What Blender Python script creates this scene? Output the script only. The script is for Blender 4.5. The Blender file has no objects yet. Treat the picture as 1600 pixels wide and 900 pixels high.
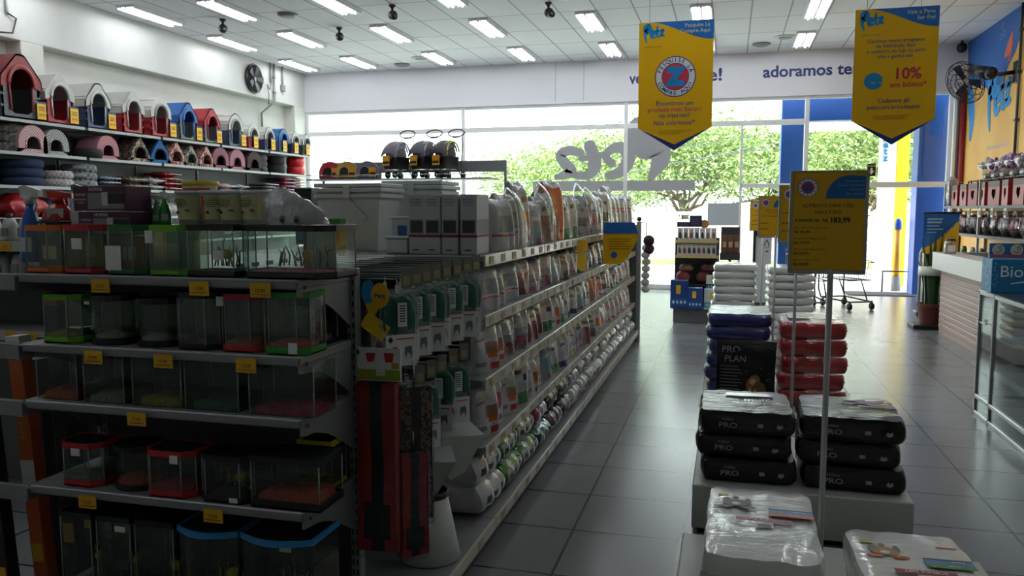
import bpy, math, random
from mathutils import Vector
R = random.Random(11)
S = bpy.context.scene
C = S.collection
PI = math.pi

# ------------------------------------------------------------------ camera, sky, exposure
EYE = 1.6
FPX = 1270.0
PITCH = math.atan(122.0 / FPX)
YAW = math.atan(340.0 / math.hypot(FPX, 122.0))
cd = bpy.data.cameras.new('camera')
cam = bpy.data.objects.new('camera', cd)
C.objects.link(cam)
cam.location = (0, 0, EYE)
cam.rotation_euler = (PI / 2 - PITCH, 0, YAW)
cd.sensor_width = 36.0
cd.lens = FPX / 1600 * 36
cd.clip_start = 0.05
cd.clip_end = 400
S.camera = cam
S.view_settings.view_transform = 'Standard'
S.view_settings.look = 'None'
S.view_settings.gamma = 1.0
S.view_settings.use_curve_mapping = False
S.view_settings.exposure = 0.0

SKY = 8.0          # overcast sky through the shop front
TUBE = 32.0        # fluorescent tubes
w = bpy.data.worlds.new('World')
S.world = w
w.use_nodes = True
nt = w.node_tree
bg = nt.nodes['Background']
tc = nt.nodes.new('ShaderNodeTexCoord')
sep = nt.nodes.new('ShaderNodeSeparateXYZ')
rp = nt.nodes.new('ShaderNodeValToRGB')
rp.color_ramp.elements[0].position = 0.45
rp.color_ramp.elements[0].color = (0.55, 0.55, 0.53, 1)
rp.color_ramp.elements[1].position = 0.56
rp.color_ramp.elements[1].color = (0.93, 0.97, 1.0, 1)
mp = nt.nodes.new('ShaderNodeMapRange')
mp.inputs[1].default_value = -1
nt.links.new(tc.outputs['Generated'], sep.inputs[0])
nt.links.new(sep.outputs['Z'], mp.inputs[0])
nt.links.new(mp.outputs[0], rp.inputs[0])
nt.links.new(rp.outputs[0], bg.inputs[0])
bg.inputs[1].default_value = SKY

try:
    S.cycles.max_bounces = 10
    S.cycles.diffuse_bounces = 4
    S.cycles.glossy_bounces = 4
    S.cycles.transmission_bounces = 6
    S.cycles.transparent_max_bounces = 40
    S.cycles.caustics_reflective = False
    S.cycles.caustics_refractive = False
    S.cycles.sample_clamp_indirect = 6
    S.cycles.use_denoising = True
except Exception:
    pass

sl_ = bpy.data.lights.new('sun', 'SUN')
sl_.energy = 4.0
sl_.angle = .05
so = bpy.data.objects.new('sun', sl_)
C.objects.link(so)
so.rotation_euler = (math.radians(38), 0, math.radians(-25))   # high, from behind the shop: lights the street only

pl = bpy.data.lights.new('window_portal', 'AREA')
pl.shape = 'RECTANGLE'
pl.size = 13.0
pl.size_y = 3.8
pl.cycles.is_portal = True
po = bpy.data.objects.new('window_portal', pl)
C.objects.link(po)
po.location = (-2.6, 16.75, 1.9)
po.rotation_euler = (-PI / 2, 0, 0)

# ------------------------------------------------------------------ helpers
_fw = Vector((-math.sin(YAW) * math.cos(PITCH), math.cos(YAW) * math.cos(PITCH), -math.sin(PITCH)))
_rt = Vector((math.cos(YAW), math.sin(YAW), 0))
_up = _rt.cross(_fw)


def ray(u, v):
    return _fw * FPX + _rt * (u - 800) + _up * (450 - v)


def at(u, v, Y):
    d = ray(u, v)
    return Vector((0, 0, EYE)) + d * (Y / d.y)


def atx(u, v, X):
    d = ray(u, v)
    return Vector((0, 0, EYE)) + d * (X / d.x)


def lin(c):
    if isinstance(c, str):
        c = c.lstrip('#')
        c = [int(c[i:i + 2], 16) / 255 for i in (0, 2, 4)]
    return tuple(x / 12.92 if x <= .04045 else ((x + .055) / 1.055) ** 2.4 for x in c) + (1,)


MATS = {}


def mat(name, col='#888888', rough=.5, metal=0, bump=0, bs=60, coat=0, var=0, vs=8, emit=0, spec=.5, col2=None, stretch=None, bdist=.01):
    if name in MATS:
        return MATS[name]
    m = bpy.data.materials.new(name)
    m.use_nodes = True
    t = m.node_tree
    b = t.nodes['Principled BSDF']
    b.inputs['Base Color'].default_value = lin(col)
    b.inputs['Roughness'].default_value = rough
    b.inputs['Metallic'].default_value = metal
    b.inputs['Specular IOR Level'].default_value = spec
    if coat:
        b.inputs['Coat Weight'].default_value = coat
        b.inputs['Coat Roughness'].default_value = .06
    if emit:
        b.inputs['Emission Color'].default_value = lin(col)
        b.inputs['Emission Strength'].default_value = emit
    if bump or var:
        co = t.nodes.new('ShaderNodeTexCoord')
        src = co.outputs['Object']
        if stretch:
            mp = t.nodes.new('ShaderNodeMapping')
            mp.inputs['Scale'].default_value = stretch
            t.links.new(src, mp.inputs[0])
            src = mp.outputs[0]
    if bump:
        n = t.nodes.new('ShaderNodeTexNoise')
        n.inputs['Scale'].default_value = bs
        n.inputs['Detail'].default_value = 3
        n.inputs['Distortion'].default_value = .6
        t.links.new(src, n.inputs['Vector'])
        bp = t.nodes.new('ShaderNodeBump')
        bp.inputs['Strength'].default_value = bump
        bp.inputs['Distance'].default_value = bdist
        t.links.new(n.outputs['Fac'], bp.inputs['Height'])
        t.links.new(bp.outputs[0], b.inputs['Normal'])
        if coat:
            t.links.new(bp.outputs[0], b.inputs['Coat Normal'])
    if var:
        n = t.nodes.new('ShaderNodeTexNoise')
        n.inputs['Scale'].default_value = vs
        n.inputs['Detail'].default_value = 4
        t.links.new(src, n.inputs['Vector'])
        r = t.nodes.new('ShaderNodeValToRGB')
        c1 = lin(col)
        c2 = lin(col2) if col2 else tuple(x * (1 - var) for x in c1[:3]) + (1,)
        r.color_ramp.elements[0].position = .42
        r.color_ramp.elements[1].position = .58
        r.color_ramp.elements[0].color = c2
        r.color_ramp.elements[1].color = c1
        t.links.new(n.outputs['Fac'], r.inputs[0])
        t.links.new(r.outputs[0], b.inputs['Base Color'])
    MATS[name] = m
    return m


def glass(name, tint='#f4f8f6', gloss=.1, rough=.02, bump=0, bs=20, ior=1.45):
    if name in MATS:
        return MATS[name]
    m = bpy.data.materials.new(name)
    m.use_nodes = True
    t = m.node_tree
    t.nodes.clear()
    o = t.nodes.new('ShaderNodeOutputMaterial')
    tr = t.nodes.new('ShaderNodeBsdfTransparent')
    tr.inputs[0].default_value = lin(tint)
    gl = t.nodes.new('ShaderNodeBsdfGlossy')
    gl.inputs['Roughness'].default_value = rough
    gl.inputs[0].default_value = (.95, .95, .95, 1)
    fr = t.nodes.new('ShaderNodeLayerWeight')
    fr.inputs['Blend'].default_value = .5
    pw = t.nodes.new('ShaderNodeMath')
    pw.operation = 'POWER'
    pw.inputs[1].default_value = 4.0
    ad = t.nodes.new('ShaderNodeMath')
    ad.operation = 'MULTIPLY_ADD'
    ad.use_clamp = True
    ad.inputs[1].default_value = .6
    ad.inputs[2].default_value = gloss
    t.links.new(fr.outputs['Facing'], pw.inputs[0])
    mx = t.nodes.new('ShaderNodeMixShader')
    t.links.new(pw.outputs[0], ad.inputs[0])
    t.links.new(ad.outputs[0], mx.inputs[0])
    t.links.new(tr.outputs[0], mx.inputs[1])
    t.links.new(gl.outputs[0], mx.inputs[2])
    t.links.new(mx.outputs[0], o.inputs[0])
    if bump:
        co = t.nodes.new('ShaderNodeTexCoord')
        n = t.nodes.new('ShaderNodeTexNoise')
        n.inputs['Scale'].default_value = bs
        n.inputs['Detail'].default_value = 3
        t.links.new(co.outputs['Object'], n.inputs['Vector'])
        bp = t.nodes.new('ShaderNodeBump')
        bp.inputs['Strength'].default_value = bump
        bp.inputs['Distance'].default_value = .02
        t.links.new(n.outputs['Fac'], bp.inputs['Height'])
        t.links.new(bp.outputs[0], gl.inputs['Normal'])
        t.links.new(bp.outputs[0], fr.inputs['Normal'])
    MATS[name] = m
    return m


def film(name, col, through=.5):
    if name in MATS:
        return MATS[name]
    m = bpy.data.materials.new(name)
    m.use_nodes = True
    t = m.node_tree
    t.nodes.clear()
    o = t.nodes.new('ShaderNodeOutputMaterial')
    a = t.nodes.new('ShaderNodeBsdfDiffuse')
    b = t.nodes.new('ShaderNodeBsdfTranslucent')
    a.inputs[0].default_value = lin(col)
    b.inputs[0].default_value = lin(col)
    mx = t.nodes.new('ShaderNodeMixShader')
    mx.inputs[0].default_value = through
    t.links.new(a.outputs[0], mx.inputs[1])
    t.links.new(b.outputs[0], mx.inputs[2])
    t.links.new(mx.outputs[0], o.inputs[0])
    MATS[name] = m
    return m


_TEXT = {}


def text_mesh(s, bold=0.0, spacing=1.0):
    k = (s, bold, spacing)
    if k not in _TEXT:
        cu = bpy.data.curves.new('text_outline', 'FONT')
        cu.body = s
        cu.size = 1.0
        cu.offset = bold
        cu.space_character = spacing
        cu.resolution_u = 3
        o = bpy.data.objects.new('text_outline', cu)
        me = o.to_mesh()
        vs = [tuple(v.co) for v in me.vertices]
        fs = [tuple(p.vertices) for p in me.polygons]
        o.to_mesh_clear()
        bpy.data.objects.remove(o)
        bpy.data.curves.remove(cu)
        _TEXT[k] = (vs, fs)
    return _TEXT[k]


def V(*a):
    return Vector(a if len(a) > 1 else a[0])


class M:
    """collects geometry for one mesh object"""

    def __init__(s):
        s.v, s.f, s.m, s.s = [], [], [], []

    def add(s, vs, fs, m=0, sm=False):
        k = len(s.v)
        s.v += [tuple(p) for p in vs]
        for i, f in enumerate(fs):
            s.f.append(tuple(k + j for j in f))
            s.m.append(m[i] if isinstance(m, list) else m)
            s.s.append(sm)
        return s

    def box(s, x0, x1, y0, y1, z0, z1, m=0, b=0):
        b = min(b, (x1 - x0) * .49, (y1 - y0) * .49, (z1 - z0) * .49)
        if b <= 0:
            vs = [(x, y, z) for z in (z0, z1) for y in (y0, y1) for x in (x0, x1)]
            return s.add(vs, [(0, 2, 3, 1), (4, 5, 7, 6), (0, 1, 5, 4), (2, 6, 7, 3), (0, 4, 6, 2), (1, 3, 7, 5)], m)
        vs, ix = [], {}
        for i, (X, sx) in enumerate(((x0, 1), (x1, -1))):
            for j, (Y, sy) in enumerate(((y0, 1), (y1, -1))):
                for k, (Z, sz) in enumerate(((z0, 1), (z1, -1))):
                    for a in range(3):
                        ix[(i, j, k, a)] = len(vs)
                        vs.append((X + (0 if a == 0 else b * sx), Y + (0 if a == 1 else b * sy), Z + (0 if a == 2 else b * sz)))
        fs = []
        for i in (0, 1):
            fs.append([ix[(i, j, k, 0)] for j, k in ((0, 0), (1, 0), (1, 1), (0, 1))])
            fs.append([ix[(j, i, k, 1)] for j, k in ((0, 0), (1, 0), (1, 1), (0, 1))])
            fs.append([ix[(j, k, i, 2)] for j, k in ((0, 0), (1, 0), (1, 1), (0, 1))])
        for i in (0, 1):
            for j in (0, 1):
                fs.append([ix[(i, j, 0, 0)], ix[(i, j, 1, 0)], ix[(i, j, 1, 1)], ix[(i, j, 0, 1)]])
                fs.append([ix[(i, 0, j, 0)], ix[(i, 1, j, 0)], ix[(i, 1, j, 2)], ix[(i, 0, j, 2)]])
                fs.append([ix[(0, i, j, 1)], ix[(1, i, j, 1)], ix[(1, i, j, 2)], ix[(0, i, j, 2)]])
                for k in (0, 1):
                    fs.append([ix[(i, j, k, a)] for a in range(3)])
        return s.add(vs, fs, m)

    def tube(s, pts, r, n=8, m=0, closed=False):
        pts = [V(p) for p in pts]
        rings = []
        prev = None
        L = len(pts)
        for i, p in enumerate(pts):
            if closed:
                d = pts[(i + 1) % L] - pts[i - 1]
            else:
                d = pts[min(i + 1, L - 1)] - pts[max(i - 1, 0)]
            d.normalize()
            if prev is None:
                a = d.cross(V(0, 0, 1))
                if a.length < .01:
                    a = d.cross(V(1, 0, 0))
            else:
                a = prev - d * prev.dot(d)
            a.normalize()
            prev = a
            b = d.cross(a)
            rr = r[i] if isinstance(r, (list, tuple)) else r
            rings.append([p + a * math.cos(2 * PI * k / n) * rr + b * math.sin(2 * PI * k / n) * rr for k in range(n)])
        vs = [q for g in rings for q in g]
        fs = []
        for i in range(L if closed else L - 1):
            j = (i + 1) % L
            for k in range(n):
                fs.append((i * n + k, i * n + (k + 1) % n, j * n + (k + 1) % n, j * n + k))
        if not closed:
            fs.append(tuple(range(n))[::-1])
            fs.append(tuple(range((L - 1) * n, L * n)))
        return s.add(vs, fs, m, True)

    def cyl(s, p0, p1, r0, r1=None, n=14, m=0):
        return s.tube([p0, p1], [r0, r0 if r1 is None else r1], n, m)

    def lathe(s, prof, c=(0, 0, 0), n=20, m=0, sm=True, sx=1, sy=1):
        vs, fs, ms = [], [], []
        for (r, z) in [p[:2] for p in prof]:
            for k in range(n):
                a = 2 * PI * k / n
                vs.append((c[0] + r * sx * math.cos(a), c[1] + r * sy * math.sin(a), c[2] + z))
        for i in range(len(prof) - 1):
            mm = prof[i][2] if len(prof[i]) > 2 else m
            for k in range(n):
                fs.append((i * n + k, i * n + (k + 1) % n, (i + 1) * n + (k + 1) % n, (i + 1) * n + k))
                ms.append(mm)
        if prof[0][0] > 1e-4:
            fs.append(tuple(range(n))[::-1]); ms.append(prof[0][2] if len(prof[0]) > 2 else m)
        if prof[-1][0] > 1e-4:
            fs.append(tuple(range((len(prof) - 1) * n, len(prof) * n))); ms.append(prof[-2][2] if len(prof[-2]) > 2 else m)
        return s.add(vs, fs, ms, sm)

    def plate(s, poly, O, A, B, th, m=0):
        """polygon (a,b) on plane O + aA + bB, thickness th along A x B"""
        O, A, B = V(O), V(A), V(B)
        N = A.cross(B).normalized() * th
        n = len(poly)
        vs = [O + A * a + B * b for a, b in poly] + [O + A * a + B * b + N for a, b in poly]
        fs = [tuple(range(n))[::-1], tuple(range(n, 2 * n))] + [(i, (i + 1) % n, n + (i + 1) % n, n + i) for i in range(n)]
        return s.add(vs, fs, m)

    def band(s, P, Q, O, A, B, th, m=0, closed=False):
        """strip between two equally long 2-D polylines, with thickness (plates with holes, arches)"""
        O, A, B = V(O), V(A), V(B)
        N = A.cross(B).normalized() * th
        n = len(P)
        g = [[O + A * a + B * b + N * e for a, b in L] for e in (0, 1) for L in (P, Q)]
        vs = [q for L in g for q in L]
        fs = []
        for i in range(n if closed else n - 1):
            j = (i + 1) % n
            fs += [(i, j, n + j, n + i), (2 * n + i, 3 * n + i, 3 * n + j, 2 * n + j), (i, 2 * n + i, 2 * n + j, j), (n + i, n + j, 3 * n + j, 3 * n + i)]
        if not closed:
            fs += [(0, n, 3 * n, 2 * n), (n - 1, 3 * n - 1, 4 * n - 1, 2 * n - 1)]
        return s.add(vs, fs, m)

    def text(s, t, O, A, B, size, m=0, al='c', bold=0.0, spacing=1.0, width=None):
        vs, fs = text_mesh(t, bold, spacing)
        if not vs:
            return s
        xs = [q[0] for q in vs]
        x0, x1 = min(xs), max(xs)
        fx = size if width is None else width / (x1 - x0)
        off = {'l': -x0, 'c': -(x0 + x1) / 2, 'r': -x1}[al]
        O, A, B = V(O), V(A), V(B)
        return s.add([O + A * ((q[0] + off) * fx) + B * (q[1] * size) for q in vs], fs, m)

    def disc(s, O, A, B, r, m=0, n=24, r2=0, sx=1):
        O, A, B = V(O), V(A), V(B)
        o = [O + A * math.cos(2 * PI * k / n) * r * sx + B * math.sin(2 * PI * k / n) * r for k in range(n)]
        if r2:
            i = [O + A * math.cos(2 * PI * k / n) * r2 * sx + B * math.sin(2 * PI * k / n) * r2 for k in range(n)]
            return s.add(o + i, [(k, (k + 1) % n, n + (k + 1) % n, n + k) for k in range(n)], m)
        return s.add(o, [tuple(range(n))], m)

    def quad(s, O, A, B, w, h, m=0):
        O, A, B = V(O), V(A), V(B)
        return s.add([O, O + A * w, O + A * w + B * h, O + B * h], [(0, 1, 2, 3)], m)

    def sack(s, w, d, h, rule=None, n=(14, 12, 5), bul=.08, seed=1, lump=.006, crush=.3, c=(0, 0, 0)):
        """stuffed sack lying flat: w along x, d along y, h tall"""
        rr = random.Random(seed)
        ph = [rr.uniform(0, 6.28) for _ in range(8)]
        nx, ny, nz = n

        def P(a, b, q):
            t = (abs(a) ** 11 + abs(b) ** 11) ** (1 / 11) if (a or b) else 1
            k = max(abs(a), abs(b)) / t if t > 1e-6 else 1
            x, y = a * k, b * k
            e = 1 - bul * abs(q) ** 3 * 1.3
            z = q * (1 - crush * max(abs(a), abs(b)) ** 9)
            nz_ = lump * (math.sin(7 * a + ph[0] + 3 * q) + math.sin(6 * b + ph[1]) + math.sin(11 * a * b + ph[2]))
            nn = lump * (math.sin(9 * b + ph[3] + 2 * q) + math.sin(8 * a + ph[4]))
            return (c[0] + x * e * w / 2 + (nn if abs(a) > .99 else 0), c[1] + y * e * d / 2 + (nn if abs(b) > .99 else 0), c[2] + h / 2 + z * h / 2 + (nz_ if q > 0 else 0))

        for ax in range(3):
            for sg in (-1, 1):
                na, nb = ((ny, nz), (nx, nz), (nx, ny))[ax]
                vs, fs, ms = [], [], []
                for j in range(nb + 1):
                    for i in range(na + 1):
                        a, b = -1 + 2 * i / na, -1 + 2 * j / nb
                        q = ((sg, a, b), (a, sg, b), (a, b, sg))[ax]
                        vs.append(P(*q))
                for j in range(nb):
                    for i in range(na):
                        k = j * (na + 1) + i
                        fs.append((k, k + 1, k + na + 2, k + na + 1) if (sg > 0) != (ax == 1) else (k, k + na + 1, k + na + 2, k + 1))
                        a, b = -1 + 2 * (i + .5) / na, -1 + 2 * (j + .5) / nb
                        face = ('x', 'y', 'z')[ax] + ('+' if sg > 0 else '-')
                        ms.append(rule(face, a, b) if rule else 0)
                s.add(vs, fs, ms, True)
        return s

    def pouch(s, w, h, d, rule=None, nu=10, nv=14, seed=1, flop=0.0):
        """stand-up pouch, front faces -y, bottom at z 0"""
        rr = random.Random(seed)
        ph = [rr.uniform(0, 6.28) for _ in range(6)]

        def P(u, v, sd):
            t = d / 2 * max(.03, (1 - v ** 9)) * (1 - .35 * abs(u) ** 7) * (.85 + .15 * math.sin(PI * min(1, v + .3)))
            ww = w * (1 - .04 * math.sin(PI * v))
            return (u * ww / 2, sd * t + flop * v ** 3 + .004 * math.sin(5 * u + ph[0] + 4 * v), v * h + .004 * math.sin(4 * u + ph[1]) * v)

        for sd in (-1, 1):
            vs, fs, ms = [], [], []
            for j in range(nv + 1):
                for i in range(nu + 1):
                    vs.append(P(-1 + 2 * i / nu, j / nv, sd))
            for j in range(nv):
                for i in range(nu):
                    k = j * (nu + 1) + i
                    fs.append((k, k + 1, k + nu + 2, k + nu + 1) if sd < 0 else (k, k + nu + 1, k + nu + 2, k + 1))
                    ms.append(rule(-1 + 2 * (i + .5) / nu, (j + .5) / nv, sd) if rule else 0)
            s.add(vs, fs, ms, True)
        for u in (-1, 1):
            vs, fs = [], []
            for j in range(nv + 1):
                vs += [P(u, j / nv, -1), P(u, j / nv, 1)]
            for j in range(nv):
                fs.append((2 * j, 2 * j + 1, 2 * j + 3, 2 * j + 2))
            s.add(vs, fs, [rule(u, (j + .5) / nv, 0) if rule else 0 for j in range(nv)], True)
        bt = [P(-1 + 2 * i / nu, 0, -1) for i in range(nu + 1)] + [P(-1 + 2 * i / nu, 0, 1) for i in range(nu, -1, -1)]
        s.add(bt, [tuple(range(len(bt)))[::-1]], 0)
        return s

    def merge(s, o, off):
        k = len(s.v)
        s.v += o.v
        s.f += [tuple(i + k for i in f) for f in o.f]
        s.m += [i + off for i in o.m]
        s.s += o.s
        return s

    def ball(s, c, r, n=10, m=0, sx=1, sy=1, sz=1):
        k = n // 2 + 1
        return s.lathe([(max(1e-5, r * math.sin(PI * i / k)), -r * sz * math.cos(PI * i / k)) for i in range(k + 1)], c, n, m, True, sx, sy)

    def build(s, name, mats, parent=None, loc=None, rz=0):
        me = bpy.data.meshes.new(name)
        me.from_pydata(s.v, [], s.f)
        for m in (mats if isinstance(mats, (list, tuple)) else [mats]):
            me.materials.append(m)
        me.polygons.foreach_set('material_index', s.m)
        me.polygons.foreach_set('use_smooth', s.s)
        me.update()
        o = bpy.data.objects.new(name, me)
        C.objects.link(o)
        if parent is not None:
            o.parent = parent
        if loc is not None:
            o.location = loc
        o.rotation_euler.z = rz
        return o


def tag(o, label, cat, group=None, kind=None):
    o['label'] = label
    o['category'] = cat
    if group:
        o['group'] = group
    if kind:
        o['kind'] = kind
    return o


def struct(o):
    o['kind'] = 'structure'
    return o


def thing(name, label, cat, loc=(0, 0, 0), rz=0, group=None):
    o = bpy.data.objects.new(name, None)
    o.empty_display_size = .05
    C.objects.link(o)
    o.location = loc
    o.rotation_euler.z = rz
    return tag(o, label, cat, group)


def dup(o, parent=None):
    c = o.copy()
    C.objects.link(c)
    c.parent = parent
    for ch in list(o.children):
        dup(ch, c)
    return c


PROTO = {}


def spawn(key, maker, label, cat, loc, rz=0, group=None, scale=None, rx=0, ry=0):
    """first call builds the thing, later calls copy it and its parts"""
    loc = (loc[0], loc[1], loc[2] + .0008)
    if key not in PROTO:
        o = maker()
        PROTO[key] = o
    else:
        o = dup(PROTO[key])
    o.location = loc
    o.rotation_euler = (rx, ry, rz)
    o.scale = (1, 1, 1) if scale is None else (scale if isinstance(scale, tuple) else (scale,) * 3)
    if 'group' in o.keys():
        del o['group']
    return tag(o, label, cat, group)


ORD = ('first second third fourth fifth sixth seventh eighth ninth tenth eleventh twelfth thirteenth fourteenth fifteenth sixteenth '
       'seventeenth eighteenth nineteenth twentieth').split()
ORD += ['twenty-' + x for x in ORD[:9]] + ['thirtieth'] + ['thirty-' + x for x in ORD[:9]] + ['fortieth'] + ['forty-' + x for x in ORD[:9]]
X1, Y1, Z1 = (1, 0, 0), (0, 1, 0), (0, 0, 1)

# ------------------------------------------------------------------ materials
WHITE = mat('white_paint', '#d2d3cc', .6, var=.04, vs=2)
BEAM = mat('beam_paint', '#cfd0cc', .6, var=.05, vs=2)
METAL = mat('light_grey_metal', '#a9aaaa', .38, .35, var=.06, vs=3)
DMETAL = mat('dark_grey_metal', '#4a4c4e', .4, .4)
CHROME = mat('chrome', '#c8c8c8', .18, 1)
ALU = mat('aluminium_frame', '#b5b7b8', .3, .7)
FRAMEW = mat('white_frame', '#f0f1f1', .45)
BLACK = mat('black_plastic', '#141416', .35)
RUBBER = mat('black_rubber', '#0d0d0e', .7)
SHELFM = mat('shelf_grey', '#8f9192', .42, .25, var=.05, vs=4)
RAIL = mat('price_rail', '#bdbaab', .3, coat=.4)
YEL = mat('yellow_card', '#f2b90c', .5)
YELB = mat('yellow_banner', '#f0b800', .35)
NAVY = mat('navy_print', '#123a86', .4)
BLUE = mat('blue_print', '#1668b4', .4)
SKYB = mat('sky_blue_print', '#1e8fd0', .3)
PINK = mat('magenta_print', '#c02a6a', .4)
INK = mat('dark_ink', '#1a1a22', .5)
WPRINT = mat('white_print', '#f2f2ee', .5)
REDP = mat('red_print', '#c32a2a', .45)
PAPER = mat('white_paper', '#e6e6e2', .6)
GREYC = mat('grey_print', '#8e9092', .5)
CLEAR = glass('clear_acrylic', '#eef4f0', .08)
POLY = glass('clear_polybag', '#f1f2f2', .16, .12, bump=.8, bs=18)
PANE = glass('window_glass', '#eef5f2', .05)


# ------------------------------------------------------------------ 2-D strokes and the blob lettering
def smooth(pts, k=4):
    out = []
    n = len(pts)
    for i in range(n - 1):
        p0, p1, p2, p3 = pts[max(0, i - 1)], pts[i], pts[i + 1], pts[min(n - 1, i + 2)]
        for j in range(k):
            t = j / k
            out.append(tuple(.5 * (2 * b + (c - a) * t + (2 * a - 5 * b + 4 * c - d) * t * t + (3 * b - a - 3 * c + d) * t ** 3) for a, b, c, d in zip(p0, p1, p2, p3)))
    out.append(pts[-1])
    return out


def stroke(mb, pts, O, A, B, th, m=0, k=5):
    """pts (a, b, width): a ribbon with round ends on plane O + aA + bB"""
    q = smooth(pts, k)
    P, Q = [], []
    for i, (a, b, wd) in enumerate(q):
        a0, b0 = q[max(0, i - 1)][:2]
        a1, b1 = q[min(len(q) - 1, i + 1)][:2]
        dx, dy = a1 - a0, b1 - b0
        L = math.hypot(dx, dy) or 1
        P.append((a - dy / L * wd / 2, b + dx / L * wd / 2))
        Q.append((a + dy / L * wd / 2, b - dx / L * wd / 2))
    mb.band(P, Q, O, A, B, th, m)
    N = V(A).cross(V(B)).normalized() * th
    for a, b, wd in (q[0], q[-1]):
        mb.plate([(a + wd / 2 * math.cos(t * PI / 6), b + wd / 2 * math.sin(t * PI / 6)) for t in range(12)], V(O) + N * .15, A, B, th * .95, m)


LOGO = [
    [(.14, .64, .24), (.12, .80, .28), (.20, .88, .28), (.29, .78, .26), (.26, .64, .18), (.18, .56, .10)],
    [(.10, .70, .18), (.09, .45, .13), (.13, .25, .10), (.17, .12, .05)],
    [(.38, .48, .10), (.52, .52, .12), (.53, .62, .13), (.43, .64, .14), (.37, .48, .14), (.43, .34, .13), (.55, .37, .09)],
    [(.67, .86, .10), (.66, .60, .13), (.67, .42, .12), (.75, .36, .08)],
    [(.58, .64, .07), (.75, .67, .07)],
    [(.80, .64, .10), (.95, .69, .13), (.90, .56, .13), (.83, .43, .13), (.99, .43, .10)],
]


def logo(mb, O, A, B, size, m=0, th=.002, flip=False):
    for st in LOGO:
        stroke(mb, [((1 - a if flip else a) * size, b * size, wd * size) for a, b, wd in st], O, A, B, th, m)


# ------------------------------------------------------------------ the setting
XL, XR, YF, YB, ZC = -9.2, 4.08, 16.6, -3.5, 4.6


def tile_floor():
    m = bpy.data.materials.new('floor_tile')
    m.use_nodes = True
    t = m.node_tree
    b = t.nodes['Principled BSDF']
    co = t.nodes.new('ShaderNodeTexCoord')
    mp = t.nodes.new('ShaderNodeMapping')
    mp.inputs['Location'].default_value = (.19 + 15.9, -3.895 + 10.4, 0)
    t.links.new(co.outputs['Object'], mp.inputs[0])
    br = t.nodes.new('ShaderNodeTexBrick')
    br.offset = 0
    br.inputs['Scale'].default_value = 1
    br.inputs['Brick Width'].default_value = .53
    br.inputs['Row Height'].default_value = .52
    br.inputs['Mortar Size'].default_value = .007
    br.inputs['Mortar Smooth'].default_value = .1
    br.inputs['Color1'].default_value = lin('#7c7e80')
    br.inputs['Color2'].default_value = lin('#767879')
    br.inputs['Mortar'].default_value = lin('#1f2022')
    t.links.new(mp.outputs[0], br.inputs['Vector'])
    n = t.nodes.new('ShaderNodeTexNoise')
    n.inputs['Scale'].default_value = 1.6
    n.inputs['Detail'].default_value = 2
    t.links.new(co.outputs['Object'], n.inputs['Vector'])
    r = t.nodes.new('ShaderNodeMapRange')
    r.inputs[3].default_value = .9
    r.inputs[4].default_value = 1.08
    t.links.new(n.outputs['Fac'], r.inputs[0])
    mx = t.nodes.new('ShaderNodeVectorMath')
    mx.operation = 'MULTIPLY'
    t.links.new(br.outputs['Color'], mx.inputs[0])
    t.links.new(r.outputs[0], mx.inputs[1])
    t.links.new(mx.outputs[0], b.inputs['Base Color'])
    r2 = t.nodes.new('ShaderNodeMapRange')
    r2.inputs[3].default_value = .22
    r2.inputs[4].default_value = .27
    t.links.new(n.outputs['Fac'], r2.inputs[0])
    t.links.new(r2.outputs[0], b.inputs['Roughness'])
    b.inputs['Specular IOR Level'].default_value = .75
    return m


def ceiling_panels():
    m = bpy.data.materials.new('ceiling_panel')
    m.use_nodes = True
    t = m.node_tree
    b = t.nodes['Principled BSDF']
    co = t.nodes.new('ShaderNodeTexCoord')
    mp = t.nodes.new('ShaderNodeMapping')
    mp.inputs['Location'].default_value = (2.3 - .283 + 5.66, -12.5 + 11.4, 0)
    t.links.new(co.outputs['Object'], mp.inputs[0])
    br = t.nodes.new('ShaderNodeTexBrick')
    br.offset = 0
    br.inputs['Scale'].default_value = 1
    br.inputs['Brick Width'].default_value = .566
    br.inputs['Row Height'].default_value = 1.14
    br.inputs['Mortar Size'].default_value = .012
    br.inputs['Color1'].default_value = lin('#ececef')
    br.inputs['Color2'].default_value = lin('#e6e6ea')
    br.inputs['Mortar'].default_value = lin('#a2a3a6')
    t.links.new(mp.outputs[0], br.inputs['Vector'])
    t.links.new(br.outputs['Color'], b.inputs['Base Color'])
    b.inputs['Roughness'].default_value = .75
    return m


struct(M().box(XL - .3, XR + .2, YB - .2, YF + .2, -.12, 0).build('floor', tile_floor()))
struct(M().box(XL - .3, XR + .2, YB - .2, YF + .2, ZC, ZC + .1).build('ceiling', ceiling_panels()))
wl = M()
wl.box(XL - .45, XL - .25, YB, YF, 0, ZC)
wl.box(XL - .26, XL, YB, YF + .1, 3.85, ZC, 1, .01)
for y in (9.05, 4.0, -.5):
    wl.box(XL - .26, XL, y, y + .38, 0, 3.86, 0, .01)
wl.box(XL - .26, XL, YF - .45, YF + .1, 0, 3.86, 0, .01)
struct(wl.build('wall_left', [WHITE, BEAM]))
struct(M().box(XL - .4, XR + .2, YB - .15, YB, 0, ZC).build('wall_back', WHITE))
wr = M()
wr.box(XR, XR + .15, 8.5, YF + .1, 0, ZC)
wr.box(XR, XR + .15, YB, 8.5, 0, ZC, 1)
struct(wr.build('wall_right', [mat('mural_yellow_wall', '#e3b25c', .55, var=.06, vs=1.2, col2='#d8a44e'), WHITE]))
fas = M()
fas.box(XL, XR, YF, YF + .14, 3.78, ZC)
fas.box(XL, XR, YF - .03, YF + .16, 3.76, 3.80)
for u in (868, 912):
    x = at(u, 140, YF).x
    fas.box(x - .004, x + .004, YF - .002, YF, 3.8, ZC, 1)
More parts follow.
